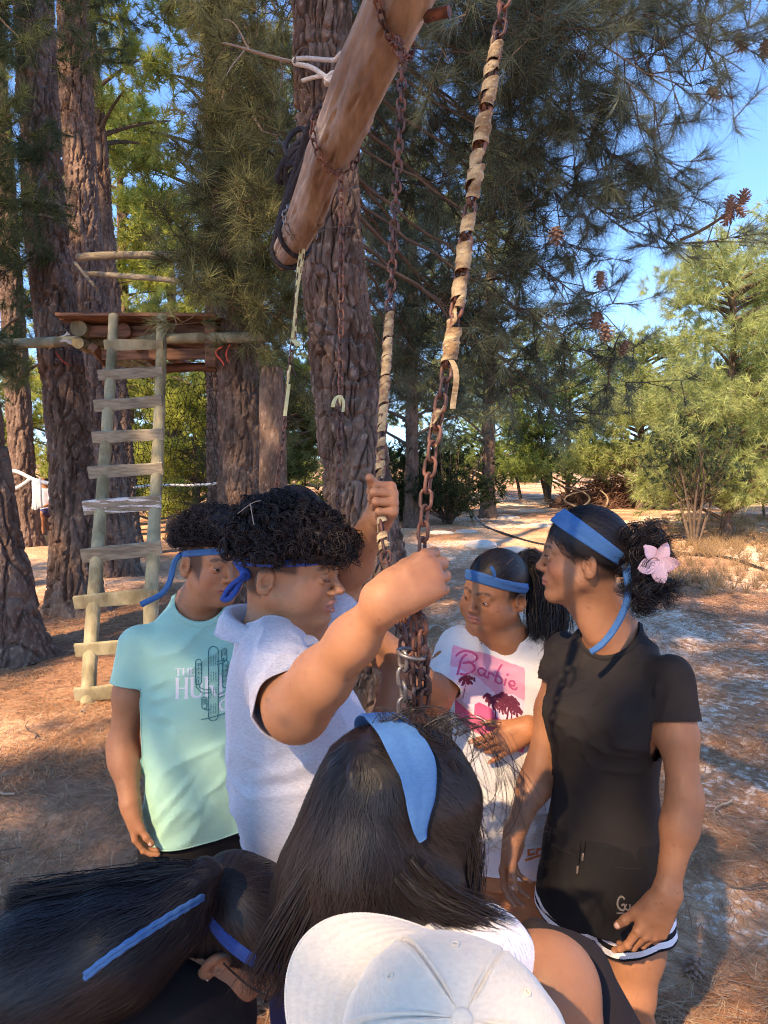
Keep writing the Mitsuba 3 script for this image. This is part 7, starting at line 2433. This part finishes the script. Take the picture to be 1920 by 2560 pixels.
    for q in np.radians(a):
        u = nrm(np.array([math.sin(q) * .9, math.cos(q) * .82, .16 + .60 * math.cos(q)]))
        Lp.append(ell_c + u * ell_r * 1.055)
    Lp = np.array(Lp)
    P = (Lp * s) @ R.T + o
    Nn = nrm(((Lp - ell_c) / ell_r ** 2) @ R.T)
    b = add('headband', shape(*band_mesh(P, Nn, .040, .003, seed=11, taper=[.55, .8, 1.05, 1.1, 1.05, .8, .55]), 'mat_blue_band'), key)
    kn = W(1571, 1462, 1.565)
    V, F = band_mesh(spline([P[5], kn, W(1570, 1490, 1.56), W(1560, 1525, 1.555), W(1540, 1565, 1.555), W(1518, 1596, 1.555), W(1490, 1622, 1.55), W(1476, 1630, 1.55)], 60), np.tile(nrm([-.35, -.9, .25]), (60, 1)), .019, .005, seed=12, taper=[.9, 1, .9, .8, .8, .75, .7])
    add('tail', shape(V, F, 'mat_blue_band'), b)
    flower(key)


def flower(pkey):
    k = thing('hair_clip', 'pale pink plastic flower hair clip in the curly knot of hair', 'hair clip')
    c = W(1641, 1404, 1.525)
    n = nrm([.10, -1, .10]); x = nrm(np.cross([0, 0, 1], n)); y = np.cross(n, x)
    for i in range(5):
        a = math.radians(90 + 72 * i + 38)
        d = math.cos(a) * x * -1 + math.sin(a) * y
        sd = np.cross(n, d)
        u, v = np.meshgrid(np.linspace(0, 1, 16), np.linspace(-1, 1, 13), indexing='ij')
        w = .0165 * np.sin(np.pi * np.clip(u * .88 + .06, 0, 1)) ** .75
        P = c + d * (u * .045)[..., None] + sd * (v * w + .006 * u ** 2)[..., None] + n * (.004 + .012 * u - .010 * u ** 2 + .007 * v * np.abs(v) * u + .004 * np.abs(v) ** 2 * u)[..., None]
        m = 13
        ii, jj = np.meshgrid(np.arange(15), np.arange(12), indexing='ij')
        F = np.stack([ii * m + jj, ii * m + jj + 1, (ii + 1) * m + jj + 1, (ii + 1) * m + jj], -1).reshape(-1, 4)
        V = P.reshape(-1, 3)
        V2 = np.vstack([V, V - n * .0022]); F2 = np.vstack([F, F[:, ::-1] + len(V)])
        add('petal', shape(V2, F2, 'mat_flower'), k)
    for i in range(3):
        add('clip_tooth', shape(*tube([c - n * .010 + x * .01 * (i - 1), c - n * .012 - y * .020 + x * .012 * (i - 1), c - n * .03 - y * .035 + x * .012 * (i - 1)], [.004, .003, .0016], 6, n=8), 'mat_black_plastic'), k)


H_ = person_h()
# ================================================================ the child hidden behind the boy in grey
def person_c():
    key = thing('person', 'dark haired person in navy almost hidden behind the boy in the grey polo', 'person', 'children round the chains')
    o, R, s = W(742, 1330, 2.12), face_frame(35, -12), np.array([.95, .95, 1.0])
    S = SDF()
    S.sub(head_sdf(chub=.2), o, R, s, k=.02, lo=(-.10, -.12, -.13), hi=(.10, .13, .13))
    nb = o + [.01, 0, -.16]
    S.cone(o - [0, 0, .05], nb, .05, .055, .03)
    pel = np.array([nb[0], nb[1] + .02, .74])
    Rt, L = torso_frame(pel, nb, 35)
    rings = [(-.1, 0, 0, .14, .11), (.12, 0, 0, .135, .11), (.30, 0, 0, .145, .11), (L - .12, 0, 0, .145, .09), (L - .05, 0, 0, .09, .07), (L, 0, 0, .06, .056)]
    body = SDF(); body.loft(pel, Rt, rings, grow=-.012)
    S.p += body.p
    for sx in (-1, 1):
        sh = nb + Rt @ np.array([sx * .145, 0, -.075]); el = sh + [sx * .03, .02, -.24]; wr = el + Rt @ np.array([-sx * .06, .16, -.05])
        arm(S, sh, el, wr, (.044, .036, .034, .024)); hand(S, wr, Rt[:, 1] * .8 + [0, 0, -.3], [0, 0, -1], sx > 0, REL, .86)
        hip = pel + Rt @ np.array([sx * .076, 0, -.06])
        leg(S, hip, np.array([hip[0], hip[1], .42]), np.array([hip[0], hip[1] + .02, .08]), (.074, .052, .048, .032), fwd=Rt[:, 1] * [1, 1, 0])
    fn = lambda Lp, c: head_colors(Lp, c, SKIN_A, (.33, .12, .085), BROW, 0, .2)  # noqa: E731
    body_mesh(key, S, .008, [(*box_around(o, .13), .004)], SKIN_A, (o, R, s, fn))
    tor = SDF(); tor.loft(pel, Rt, rings, grow=.002)
    sl = []
    for sx in (-1, 1):
        sh = nb + Rt @ np.array([sx * .145, 0, -.075]); sl.append((sh, sh + nrm([sx * .03, .02, -.24]) * .26, .054, .057, .13))
    garment(key, 'tshirt', tor, sl, .007, 'mat_navy', clips=[neck_cut(nb, Rt, .08, .066)], hem=lambda V: -(((V - pel) @ Rt)[:, 2] + .02), drape=[((9, 9, 5), .004, 43)])
    s2 = SDF(); s2.loft(pel, Rt, rings[:3], grow=.0)
    for sx in (-1, 1):
        hip = pel + Rt @ np.array([sx * .076, 0, -.06]); s2.cone(hip, [hip[0], hip[1], .36], .082, .078, .02)
    V, F = surface(s2, *s2.bounds(), .009); V, F = clip_mesh(V, F, .40 - V[:, 2])
    add('shorts', shape(V, F, 'mat_black_shorts'), key)
    V, F = hair_mass(o, R, s, [((0, -.02, .055), (.086, .102, .082)), ((0, -.05, .02), (.080, .075, .085))], .006, .004, 70, 4, cl=lambda q: np.maximum(.05 - q[:, 2] - .7 * (.07 - q[:, 1]), -.06 - q[:, 2]))
    add('hair', shape(V, F, 'mat_hair', color=np.tile([[.018, .013, .012]], (len(V), 1))), key)


person_c()


# ================================================================ person with long black hair and broad headband, seen from behind
def person_d():
    key = thing('person', 'person with long loose black hair and a broad blue headband bending over the chains', 'person', 'children round the chains')
    rg = np.random.default_rng(105)
    R = face_frame(112, -28, -6); s = np.array([.96, .98, .98])
    o = W(985, 2040, .99)
    S = SDF()
    S.sub(head_sdf(chub=.3, jaw=.9), o, R, s, k=.02, lo=(-.10, -.12, -.13), hi=(.10, .13, .13))
    nb = W(1010, 2330, .97)
    S.cone(loc(o, R, s, (0, -.03, -.05)), nb, .052, .06, .03)
    pel = np.array([nb[0] + .10, nb[1] - .06, .60])
    Rt, L = torso_frame(pel, nb, 140)
    rings = [(-.1, 0, 0, .16, .13), (.08, 0, 0, .14, .12), (L - .22, 0, 0, .15, .12), (L - .12, 0, 0, .155, .10), (L - .06, 0, 0, .12, .08), (L, 0, 0, .07, .065)]
    S.loft(pel, Rt, rings, grow=-.01)
    # near shoulder and arm at the lower right, far arm reaching up to the chains
    s1, e1, w1 = W(1372, 2470, .90), W(1430, 2790, .86), W(1290, 3000, .92)
    S.chain([W(1150, 2460, .95), s1], [.070, .058], .05)
    S.chain([s1, s1 * .5 + e1 * .5, e1], [.057, .049, .042], .03); S.chain([e1, w1], [.043, .028], .03)
    hand(S, w1, w1 - e1, (-.5, .4, .6), True, REL, .95)
    s2, e2, w2 = W(960, 2290, 1.10), W(960, 1960, 1.20), W(1004, 1652, 1.22)
    S.chain([nb, s2], [.06, .05], .04)
    S.chain([s2, e2], [.046, .040], .03); S.chain([e2, e2 * .6 + w2 * .4, w2], [.040, .038, .027], .03)
    nails = []
    hand(S, w2, (-.72, .05, .60), (-.25, -.55, -.6), False, ((34, 40, 22), (44, 46, 26), (50, 50, 30), (54, 52, 30)), .88, thumb=(30, 34, 14, 22), nails=nails)
    for sx in (-1, 1):
        hip = pel + Rt @ np.array([sx * .08, 0, -.05]); kn = hip + np.array([.0, .10, -.26]); an = np.array([kn[0], kn[1] - .10, .08])
        leg(S, hip, kn, an, (.085, .06, .052, .034), fwd=(.4, .9, 0))
    fn = lambda Lp, c: head_colors(Lp, c, SKIN_D, (.30, .11, .085), BROW, 0, .2)  # noqa: E731
    body_mesh(key, S, .007, [(*box_around(o, .13), .004), hand_box(w2, (-.72, .05, .60), (-.25, -.55, -.6), .88, .0022)], SKIN_D, (o, R, s, fn))
    nail_meshes(nails, key)
    # ribbed white top and black knit
    top = SDF(); top.loft(pel, Rt, rings, grow=.006)
    top.ell(W(1180, 2432, .90), (.088, .070, .086), rot([0, 1, 0], 25), k=.03)
    V, F = surface(top, *top.bounds(), .006)
    N = grad(top, V); V = V + N * ((meshkit.fbm(V * 12, 3, 5) - .5) * .006)[:, None]
    q = V
    arm_ax = nrm(W(1400, 2560, .82) - W(1290, 2290, .86))
    add('ribbed_top', shape(*cat([(V, F)] + hem_tubes(V, F, .0022)), 'mat_ribbed'), key)
    kn = SDF(); kn.chain([W(1340, 2345, 1.0), W(1440, 2440, .98), W(1490, 2600, .95), W(1480, 2900, .93)], [.026, .040, .052, .06], .04)
    kn.chain([W(1250, 2640, 1.0), W(1480, 2720, .95)], [.09, .07], .05)
    V, F = surface(kn, *kn.bounds(), .007)
    V = V + grad(kn, V) * ((meshkit.fbm(V * 14, 3, 15) - .5) * .012)[:, None]
    add('black_knit', shape(V, F, 'mat_black_knit'), key)
    sh = SDF(); sh.loft(pel, Rt, rings[:2], grow=.004)
    for sx in (-1, 1):
        hip = pel + Rt @ np.array([sx * .08, 0, -.05]); sh.cone(hip, hip + np.array([.0, .08, -.22]), .092, .075, .02)
    V, F = surface(sh, *sh.bounds(), .010)
    add('trousers', shape(V, F, 'mat_black_shorts'), key)
    # hair
    crown = W(905, 1878, .955)
    M = SDF()
    M.ell(o + R @ np.array([0, -.016, .034]), np.array([.0775, .095, .082]) * s, R, k=.02)
    M.chain([W(950, 1975, 1.0), W(880, 2090, .985), W(805, 2220, .98), W(715, 2330, .99)], [.070, .063, .056, .028], .05)
    M.chain([W(960, 2010, .98), W(925, 2180, .96), W(920, 2330, .95)], [.074, .070, .045], .05)
    M.chain([W(1045, 2085, .98), W(1050, 2190, .95), W(1110, 2243, .92)], [.056, .044, .018], .05)
    M.chain([W(1066, 1935, .98), W(1106, 2005, .97), W(1128, 2090, .97)], [.046, .036, .016], .05)
    lo, hi = M.bounds(); V, F = surface(M, lo, hi, .0055)
    V = V + grad(M, V) * ((meshkit.fbm(V * [70, 70, 16], 3, 8) - .5) * .012)[:, None]
    cm = np.tile([[.0135, .0100, .0105]], (len(V), 1))
    tm = trimesh.Trimesh(V, F, process=False)
    gl = []
    band = spline([W(925, 1838, 1.08), W(955, 1829, 1.0), W(1000, 1846, .94), W(1035, 1892, .905), W(1053, 1958, .892), W(1050, 2022, .892), W(1032, 2090, .905)], 30)

    def flow(P):
        x = 960 + (P[:, 0] / ((P - CAM) @ FWD)) * FPX
        f = nrm(P - crown) * [1.0, .6, .8] + np.array([0, 0, -.75])
        left = sm(980, 760, x)[:, None]
        f = f + left * np.array([-.28, 0, -.35])
        q = cKDTree(band).query(P)[1]
        right = ((P[:, 0] > band[q][:, 0] + .004) & (P[:, 2] > 1.05))[:, None]
        return np.where(right, np.array([.62, .05, -.75]) + .35 * nrm(P - band[q]), f)
    V1, F1, c1 = flow_hair(M, V, F, flow, 15000, rg, .17, 20, .0009, frizz=.07, lift=(.0004, .0035), wave=.38, wl=.085, keep=lambda P: (P - CAM) @ FWD < 1.12)
    for k in range(26):
        p0 = W(1090 + 40 * rg.random(), 1890 + 120 * rg.random(), .94)
        gl.append((np.array([p0, p0 + [.022, 0, -.05], p0 + [.020 + .02 * rg.random(), 0, -.11], p0 + [-.005 + .03 * rg.random(), 0, -.16 - .05 * rg.random()]]), .004, .009))
    for k in range(22):
        t = k / 21
        p0 = W(990 + 80 * t, 2195 + 16 * rg.normal(), .885)
        gl.append((np.array([p0, p0 + [.03, -.01, -.025], p0 + [.06 + .02 * rg.random(), -.01, -.045], p0 + [.085 + .03 * rg.random(), -.005, -.050 - .02 * rg.random()]]), .006, .012))
    for k in range(26):
        t = k / 25
        p0 = W(780 + 130 * t, 2160 + 90 * t, .92)
        gl.append((np.array([p0, p0 + [-.03 * (1 - t), -.01, -.05], p0 + [-.06 * (1 - t), -.01, -.10 - .01 * rg.random()], p0 + [-.09 * (1 - t) + .02 * rg.normal(), -.0, -.15 - .03 * rg.random()]]), .010, .018))
    Vw, Fw, cw = strands(gl, 4200, rg, .0008, 20, .007)
    V1, F1 = cat([(V1, F1), (Vw, Fw)]); c1 = np.vstack([c1, cw])
    fly = []
    for k in range(46):
        a = rg.random()
        p0 = W(930 + 220 * a, 1800 + 60 * abs(a - .3), .96)
        fly.append((np.array([p0, p0 + [.03 * rg.normal() + .02, .0, .015], p0 + [.05 + .04 * rg.normal(), 0, -.03 - .05 * rg.random()], p0 + [.06 + .05 * rg.normal(), 0, -.10 - .10 * rg.random()]]), .001, .003))
    V2, F2, c2 = strands(fly, 140, rg, .0008, 18, .006)
    hk = add('hair', shape(*cat([(V, F), (V1, F1), (V2, F2)]), 'mat_hair', color=np.vstack([cm, c1 * .9, c2])), key)
    # broad band from ear to ear over the crown
    P = spline([W(925, 1838, 1.08), W(955, 1829, 1.0), W(1000, 1846, .94), W(1035, 1892, .905), W(1053, 1958, .892), W(1050, 2022, .892), W(1032, 2090, .905)], 70)
    cl, dist, tri = trimesh.proximity.closest_point(tm, P)
    nn = nrm(tm.face_normals[tri]); 
    for _ in range(12):
        nn[1:-1] = nrm(nn[:-2] + nn[1:-1] + nn[2:])
    base_ = np.asarray(cl)
    for _ in range(8):
        base_[1:-1] = (base_[:-2] + 2 * base_[1:-1] + base_[2:]) / 4
    add('headband', shape(*band_mesh(base_ + nn * .013, nn, .054, .003, seed=21, taper=[.85, 1, 1, 1, .95, .7, .25]), 'mat_blue_band'), key)


def norm_cap(V, a, b, r):
    ba = b - a
    h = np.clip((V - a) @ ba / (ba @ ba), 0, 1)
    return r - np.linalg.norm(V - a - h[:, None] * ba, axis=1)


person_d()


# ================================================================ person bent low at the left with a long ponytail
def person_e():
    key = thing('person', 'person in black bent low with a long dark ponytail, glasses and blue headband cords', 'person', 'children round the chains')
    rg = np.random.default_rng(106)
    o, R, s = place_head((543, 2408), 1.12, 86, -44, 0, (.94, .95, .96), True)
    S = SDF()
    S.sub(head_sdf(chub=.2, jaw=.85), o, R, s, k=.02, lo=(-.10, -.12, -.13), hi=(.10, .13, .13))
    nb = W(400, 2570, 1.16)
    S.cone(loc(o, R, s, (0, -.04, -.05)), nb, .05, .06, .03)
    pel = W(-420, 2760, 1.25)
    S.chain([nb, nb * .6 + pel * .4, pel], [.11, .14, .15], .05)
    for sx in (-1, 1):
        kn = pel + np.array([.22, .10 * sx, -.10]); kn[2] = max(kn[2], .40)
        an = np.array([kn[0] - .08, kn[1], .08])
        leg(S, pel, kn, an, (.09, .062, .054, .035), fwd=(1, 0, 0))
        sh = nb + np.array([-.06, .14 * sx, -.02]); el = sh + np.array([.10, .02, -.22]); wr = el + np.array([.2, .02, .0])
        arm(S, sh, el, wr, (.05, .04, .036, .025)); hand(S, wr, (1, 0, -.1), (0, 0, -1), sx < 0, REL, .92)
    fn = lambda Lp, c: head_colors(Lp, c, SKIN_D, (.28, .10, .08), BROW, 0, .2, scalp=lambda q: sm(.055, .03, q[:, 1]) * sm(.0, .02, q[:, 2]))  # noqa: E731
    body_mesh(key, S, .008, [(*box_around(o, .13), .0024)], SKIN_D, (o, R, s, fn))
    eye_balls(key, o, R, s, look=(0, 1, -.4))
    mm = trimesh.creation.icosphere(1)
    add('earring', shape(mm.vertices * .003 + loc(o, R, s, (.083, -.010, -.036)), mm.faces, 'mat_metal'), key)
    top = SDF(); top.chain([nb + [.03, 0, .01], nb * .6 + pel * .4, pel], [.124, .152, .16], .05)
    for sx in (-1, 1):
        sh = nb + np.array([-.06, .14 * sx, -.02]); top.cone(sh, sh + np.array([.08, .016, -.17]), .062, .058, .04)
    V, F = surface(top, *top.bounds(), .009)
    V = V + grad(top, V) * ((meshkit.fbm(V * 9, 3, 25) - .5) * .02)[:, None]
    add('black_top', shape(V, F, 'mat_black_knit'), key)
    tr = SDF()
    for sx in (-1, 1):
        kn = pel + np.array([.22, .10 * sx, -.10]); kn[2] = max(kn[2], .40)
        tr.chain([pel, kn, np.array([kn[0] - .08, kn[1], .12])], [.115, .075, .05], .04)
    V, F = surface(tr, *tr.bounds(), .012)
    add('trousers', shape(V, F, 'mat_black_shorts'), key)
    # glasses
    g = thing('glasses', 'thin dark rimmed glasses on the face of the person bent low', 'glasses')
    for sx in (-1, 1):
        c = np.array([sx * .032, .098, -.004])
        ring = [loc(o, R, s, c + np.array([.025 * math.cos(a), -.004 * abs(math.cos(a)), .019 * math.sin(a)])) for a in np.linspace(0, 2 * np.pi, 16)]
        add('rim', shape(*tube(ring, .0016, 6, n=44, caps=False), 'mat_black_plastic'), g)
        add('temple', shape(*tube([loc(o, R, s, (sx * .057, .094, .002)), loc(o, R, s, (sx * .080, .03, .004)), loc(o, R, s, (sx * .084, -.012, .006))], .0015, 6, n=16), 'mat_black_plastic'), g)
        a = np.linspace(0, 2 * np.pi, 24, endpoint=False)
        L = np.array([loc(o, R, s, c)] + [loc(o, R, s, c + np.array([.024 * math.cos(q), -.004 * abs(math.cos(q)), .018 * math.sin(q)])) for q in a])
        F = np.stack([0 * np.arange(24), 1 + np.arange(24), 1 + (np.arange(24) + 1) % 24], 1)
        add('lens', shape(L, F, 'mat_lens'), g)
    add('bridge', shape(*tube([loc(o, R, s, (-.008, .104, .002)), loc(o, R, s, (0, .109, .004)), loc(o, R, s, (.008, .104, .002))], .0016, 6, n=10), 'mat_black_plastic'), g)
    # hair swept back into a ponytail
    tie = W(513, 2188, 1.09)
    V, F = hair_mass(o, R, s, [((0, -.018, .042), (.0800, .1010, .0885)), ((0, -.088, .066), (.036, .036, .036)), ((0, -.062, -.030), (.064, .052, .062))], .005, .002, 100, 6, cl=lambda q: np.maximum(.034 - q[:, 2] - .75 * (.066 - q[:, 1]), -(q[:, 2] + .03 + .9 * np.clip(-q[:, 1] - .01, 0, .06))))
    cm = np.tile([[.013, .010, .0125]], (len(V), 1))
    ec, er = np.array([0, -.018, .042]), np.array([.0815, .1025, .0900])
    V1, F1, c1 = flow_hair(MASS[-1], V, F, lambda P: nrm(tie - P), 8500, rg, .10, 12, .0012, frizz=.09, lift=(.0006, .004), shade=(.35, 1.5))
    PM = SDF()
    PM.chain([tie, W(430, 2285, 1.07), W(300, 2362, 1.05), W(120, 2440, 1.04), W(-120, 2525, 1.05), W(-400, 2590, 1.1)], [.026, .050, .080, .100, .108, .10], .03)
    V2, F2 = surface(PM, *PM.bounds(), .007)
    V2 = V2 + grad(PM, V2) * ((meshkit.fbm(V2 * [14, 60, 60], 3, 18) - .5) * .016)[:, None]
    pdir = nrm(W(-400, 2520, 1.1) - tie)
    V4, F4, c4 = flow_hair(PM, V2, F2, lambda P: nrm(P - tie) * .8 + pdir * .5, 15000, rg, .20, 18, .0009, frizz=.07, lift=(.0004, .006), wave=.22, wl=.09, shade=(.4, 1.7))
    pg = []
    for k in range(12):
        y0 = 2170 + 14 * rg.random()
        P = spline([W(500, y0, 1.09), W(400, 2190 + 10 * rg.normal(), 1.08), W(230, 2232 + 14 * rg.normal(), 1.07), W(20, 2292 + 40 * rg.normal(), 1.06)], 12)
        pg.append((P, .006, .018))
    V3, F3, c3 = strands(pg, 2200, rg, .0010, 22, .010)
    V3, F3 = cat([(V3, F3), (V4, F4)]); c3 = np.vstack([c3, c4])
    hk = add('hair', shape(*cat([(V, F), (V1, F1), (V2, F2), (V3, F3)]), 'mat_hair', color=np.vstack([cm, c1, np.tile([[.013, .010, .012]], (len(V2), 1)), c3])), key)
    add('hair_tie', shape(*tube([tie + np.array([.006 * math.cos(q) - .004, .024 * math.cos(q), .024 * math.sin(q) - .012]) for q in np.linspace(0, 6.283, 12)], .005, 8, n=30, caps=False), 'mat_black_plastic'), hk)
    P, Nn = head_ring(o, R, s, .050, .030, -150, 150, 90, off=.010, extra=.007)
    b = add('headband', shape(*band_mesh(P, Nn, .022, .003, seed=31), 'mat_deep_blue_band'), key)
    for dy in (0, 11):
        C = spline([W(507, 2240 + dy * .6, 1.045), W(420, 2290 + dy, .985), W(320, 2355 + dy, .955), W(212, 2437 + dy, .94)], 60)
        tq, a_, b_ = frames(C)
        ph = np.linspace(0, 60, 60)
        C = C + (np.sin(ph)[:, None] * a_ + np.cos(ph)[:, None] * b_) * .0005
        add('cord', shape(*tube(C, .0037, 9), 'mat_blue_band'), b)


person_e()


# ================================================================ nearest person, seen only as a cream cap
def person_f():
    key = thing('person', 'nearest person at the bottom edge, seen from above under a cream cap', 'person', 'children round the chains')
    c = W(1128, 2638, .64)
    U = nrm(.90 * nrm(CAM - c) + np.array([.05, .02, .45])); Fd = nrm(np.array([-.80, .55, .12])); Fd = nrm(Fd - U * (Fd @ U)); X = np.cross(Fd, U)
    R = np.stack([X, Fd, U], 1)
    s = np.array([1, 1, 1.0]) * .98
    o = c - U * .03
    S = SDF()
    S.sub(head_sdf(chub=.2), o, R, s, k=.02, lo=(-.10, -.12, -.13), hi=(.10, .13, .13))
    nb = o - U * .16 + [0, 0, -.04]
    S.cone(o - U * .05, nb, .055, .06, .03)
    pel = nb + np.array([.05, .06, -.42]); 
    S.chain([nb - [0, 0, .04], (nb + pel) / 2, pel], [.10, .13, .13], .06)
    for sx in (-1, 1):
        sh = nb + X * sx * .15 + [0, 0, -.06]; el = sh + np.array([0, .05, -.26]); wr = el + np.array([-.05, .18, -.02])
        arm(S, sh, el, wr, (.05, .04, .036, .026)); hand(S, wr, (0, 1, -.2), (0, 0, -1), sx > 0, REL, .95)
        hip = pel + X * sx * .08; kn = np.array([hip[0], hip[1] + .25, max(.35, hip[2] - .1)])
        leg(S, hip, kn, np.array([kn[0], kn[1] - .1, .08]), (.09, .065, .055, .036), fwd=(0, 1, 0))
    fn = lambda Lp, cc: head_colors(Lp, cc, SKIN_D, (.28, .10, .08), BROW, 0, .2)  # noqa: E731
    body_mesh(key, S, .010, [(*box_around(o, .13), .004)], SKIN_D, (o, R, s, fn))
    top = SDF(); top.chain([nb - [0, 0, .04], (nb + pel) / 2, pel], [.108, .14, .14], .06)
    for sx in (-1, 1):
        sh = nb + X * sx * .15 + [0, 0, -.06]; top.cone(sh, sh + np.array([0, .04, -.2]), .062, .06, .04)
    V, F = surface(top, *top.bounds(), .012)
    add('tshirt', shape(V, F, 'mat_navy'), key)
    # the cap: six-panel crown, seams, eyelets, button and brim
    k = thing('cap', 'cream cotton cap with stitched panels and covered button, lowest and nearest in the photo', 'cap')
    n, m = 150, 60
    a = np.linspace(0, 2 * np.pi, n, endpoint=False); t = np.linspace(0, 1, m)
    A, Tt = np.meshgrid(a, t)
    ph = Tt * np.pi / 2 * 1.06
    r = .101 * np.sin(ph) ** .92
    z = .030 + .094 * np.cos(ph) - .0
    sea = np.abs(np.sin(3 * (A - .0)))
    groove = -.0014 * np.exp(-(sea / .07) ** 2) + .0016 * np.exp(-((sea - .17) / .07) ** 2)
    wr_ = .0030 * (meshkit.fbm(np.stack([np.cos(A) * r * 26, np.sin(A) * r * 26, z * 26], -1), 3, 7) - .5) * 2 * Tt
    rr = 1 + (groove * np.clip(Tt * 6, 0, 1) + wr_) / .10
    P = np.stack([r * np.cos(A) * rr * .96, r * np.sin(A) * rr * 1.08 - .006, z * rr], -1)
    V = P.reshape(-1, 3) @ R.T + o
    i, j = np.meshgrid(np.arange(m - 1), np.arange(n), indexing='ij')
    F = np.stack([i * n + j, (i + 1) * n + j, (i + 1) * n + (j + 1) % n, i * n + (j + 1) % n], -1).reshape(-1, 4)
    add('crown', shape(V, F, 'mat_cap'), k)
    for q in range(6):
        aa = q * np.pi / 3
        for da in (-.035, .035):
            pts = []
            for tt in np.linspace(.10, 1, 26):
                p_ = tt * np.pi / 2 * 1.06; r_ = .1012 * math.sin(p_) ** .92
                al = aa + da * .75 / max(.25, math.sin(p_))
                pts.append(np.array([r_ * math.cos(al) * .96, r_ * math.sin(al) * 1.08 - .006, .0305 + .0945 * math.cos(p_)]) @ R.T + o)
            add('stitch_line', shape(*tube(pts, .0005, 4, n=40), 'mat_cap'), k)
        p_ = .40 * np.pi / 2 * 1.06; r_ = .1015 * math.sin(p_) ** .92; al = aa + np.pi / 6
        cc = np.array([r_ * math.cos(al) * .96, r_ * math.sin(al) * 1.08 - .006, .030 + .0945 * math.cos(p_)])
        nn = nrm(cc - [0, -.006, .0]); x = nrm(np.cross(nn, [0, 0, 1])); y = np.cross(nn, x)
        add('eyelet', shape(*tube([(cc + nn * .0006 + (x * math.cos(w) + y * math.sin(w)) * .0028) @ R.T + o for w in np.linspace(0, 6.283, 14)], .0008, 6, n=22, caps=False), 'mat_cap'), k)
    mm = trimesh.creation.icosphere(3)
    add('button', shape((mm.vertices * [.0085, .0085, .0045] + [0, -.006, .1245]) @ R.T + o, mm.faces, 'mat_cap'), k)
    u, v = np.meshgrid(np.linspace(-1, 1, 50), np.linspace(0, 1, 24), indexing='ij')
    al = np.pi / 2 + u * 1.12
    ro = 1 + v * (.66 * np.cos(u * 1.2) ** .8)
    B0 = np.stack([.096 * np.cos(al) * (1 + v * .08) * .99, -.006 + .107 * np.sin(al) + v * .072 * np.cos(u * 1.25) ** .7, .0345 - .030 * (np.cos(al) / .9) ** 2 * v - .004 * v], -1)
    st = .0006 * np.sin(v * 40) 
    top_ = B0 + np.array([0, 0, 1]) * st[..., None]
    bot_ = B0 - [0, 0, .003]
    mN, nN = u.shape
    i, j = np.meshgrid(np.arange(mN - 1), np.arange(nN - 1), indexing='ij')
    Fq = np.stack([i * nN + j, (i + 1) * nN + j, (i + 1) * nN + j + 1, i * nN + j + 1], -1).reshape(-1, 4)
    V = np.vstack([top_.reshape(-1, 3), bot_.reshape(-1, 3)]) @ R.T + o
    F = np.vstack([Fq, Fq[:, ::-1] + mN * nN])
    edge = B0[:, -1] - [0, 0, .0015]
    V2, F2 = tube(edge @ R.T + o, .0022, 6)
    add('brim', shape(*cat([(V, F), (V2, F2)]), 'mat_cap'), k)


person_f()


# ================================================================ children far off at the left
for kk, (px, py, d, col, lb) in enumerate(((68, 1190, 16.5, 'mat_black_tee', 'far child in dark clothes beside the white rope bundle'), (84, 1180, 17.2, 'mat_white_tee', 'far child in pale shirt between two others'), (108, 1192, 16.0, 'mat_grey_polo', 'far child in light blue grey shirt next to the big left pine'))):
    key = thing('person', lb, 'person', 'children far away at the left')
    h = W(px, py - 22, d); g = float(gz(h[0], d)); h[2] = g + 1.18
    S = SDF(); S.ell(h, (.085, .10, .115)); S.cone(h - [0, 0, .08], h - [0, 0, .2], .05, .06, .04)
    hips = [h + [sx * .08, 0, -.66] for sx in (-1, 1)]
    S.chain([h - [0, 0, .2], h - [0, 0, .62]], [.12, .13], .08)
    for sx in (-1, 1):
        arm(S, h + [sx * .16, 0, -.22], h + [sx * .2, -.05, -.46], h + [sx * .12, -.25, -.52], (.05, .04, .036, .03))
        S.ell(h + [sx * .10, -.33, -.53], (.035, .05, .03))
        kn = h + [sx * .1, -.36, -.66]
        leg(S, hips[(sx + 1) // 2], kn, np.array([kn[0], kn[1] + .02, g + .09]), (.085, .06, .05, .035), fwd=(0, -1, 0))
    V, F = surface(S, *S.bounds(), .022)
    add('body', shape(V, F, 'mat_skin', color=skin_color(V, SKIN_A)), key)
    C = SDF(); C.chain([h - [0, 0, .22], h - [0, 0, .62]], [.14, .15], .08)
    for sx in (-1, 1):
        C.cone(h + [sx * .15, 0, -.22], h + [sx * .18, -.03, -.38], .065, .06, .05)
    V, F = surface(C, *C.bounds(), .022); add('shirt', shape(V, F, col), key)
    C = SDF()
    for sx in (-1, 1):
        C.cone(hips[(sx + 1) // 2], h + [sx * .1, -.34, -.66], .105, .08, .05)
    V, F = surface(C, *C.bounds(), .022); add('shorts', shape(V, F, 'mat_navy'), key)
    C = SDF(); C.ell(h + [0, .02, .03], (.10, .115, .105))
    V, F = surface(C, *C.bounds(), .02); V, F = clip_mesh(V, F, h[2] + .0 - V[:, 2] - 1.1 * (V[:, 1] - h[1]))
    add('hair', shape(V, F, 'mat_hair', color=np.tile([[.018, .013, .012]], (len(V), 1))), key)
    hh = SDF(); hh.p = []
    seat = thing('cut_log', ['log seat under the dark clothed far child', 'log seat under the pale shirted far child', 'log seat under the far child next to the big pine'][kk], 'log', 'log seats far away')
    p = h * [1, 1, 0] + [0, .05, g - .02]
    V, F = tube([p, p + [0, 0, h[2] - g - .74]], .17, 16, n=4)
    add('bark', shape(V, F, 'mat_bark', smooth=False), seat)
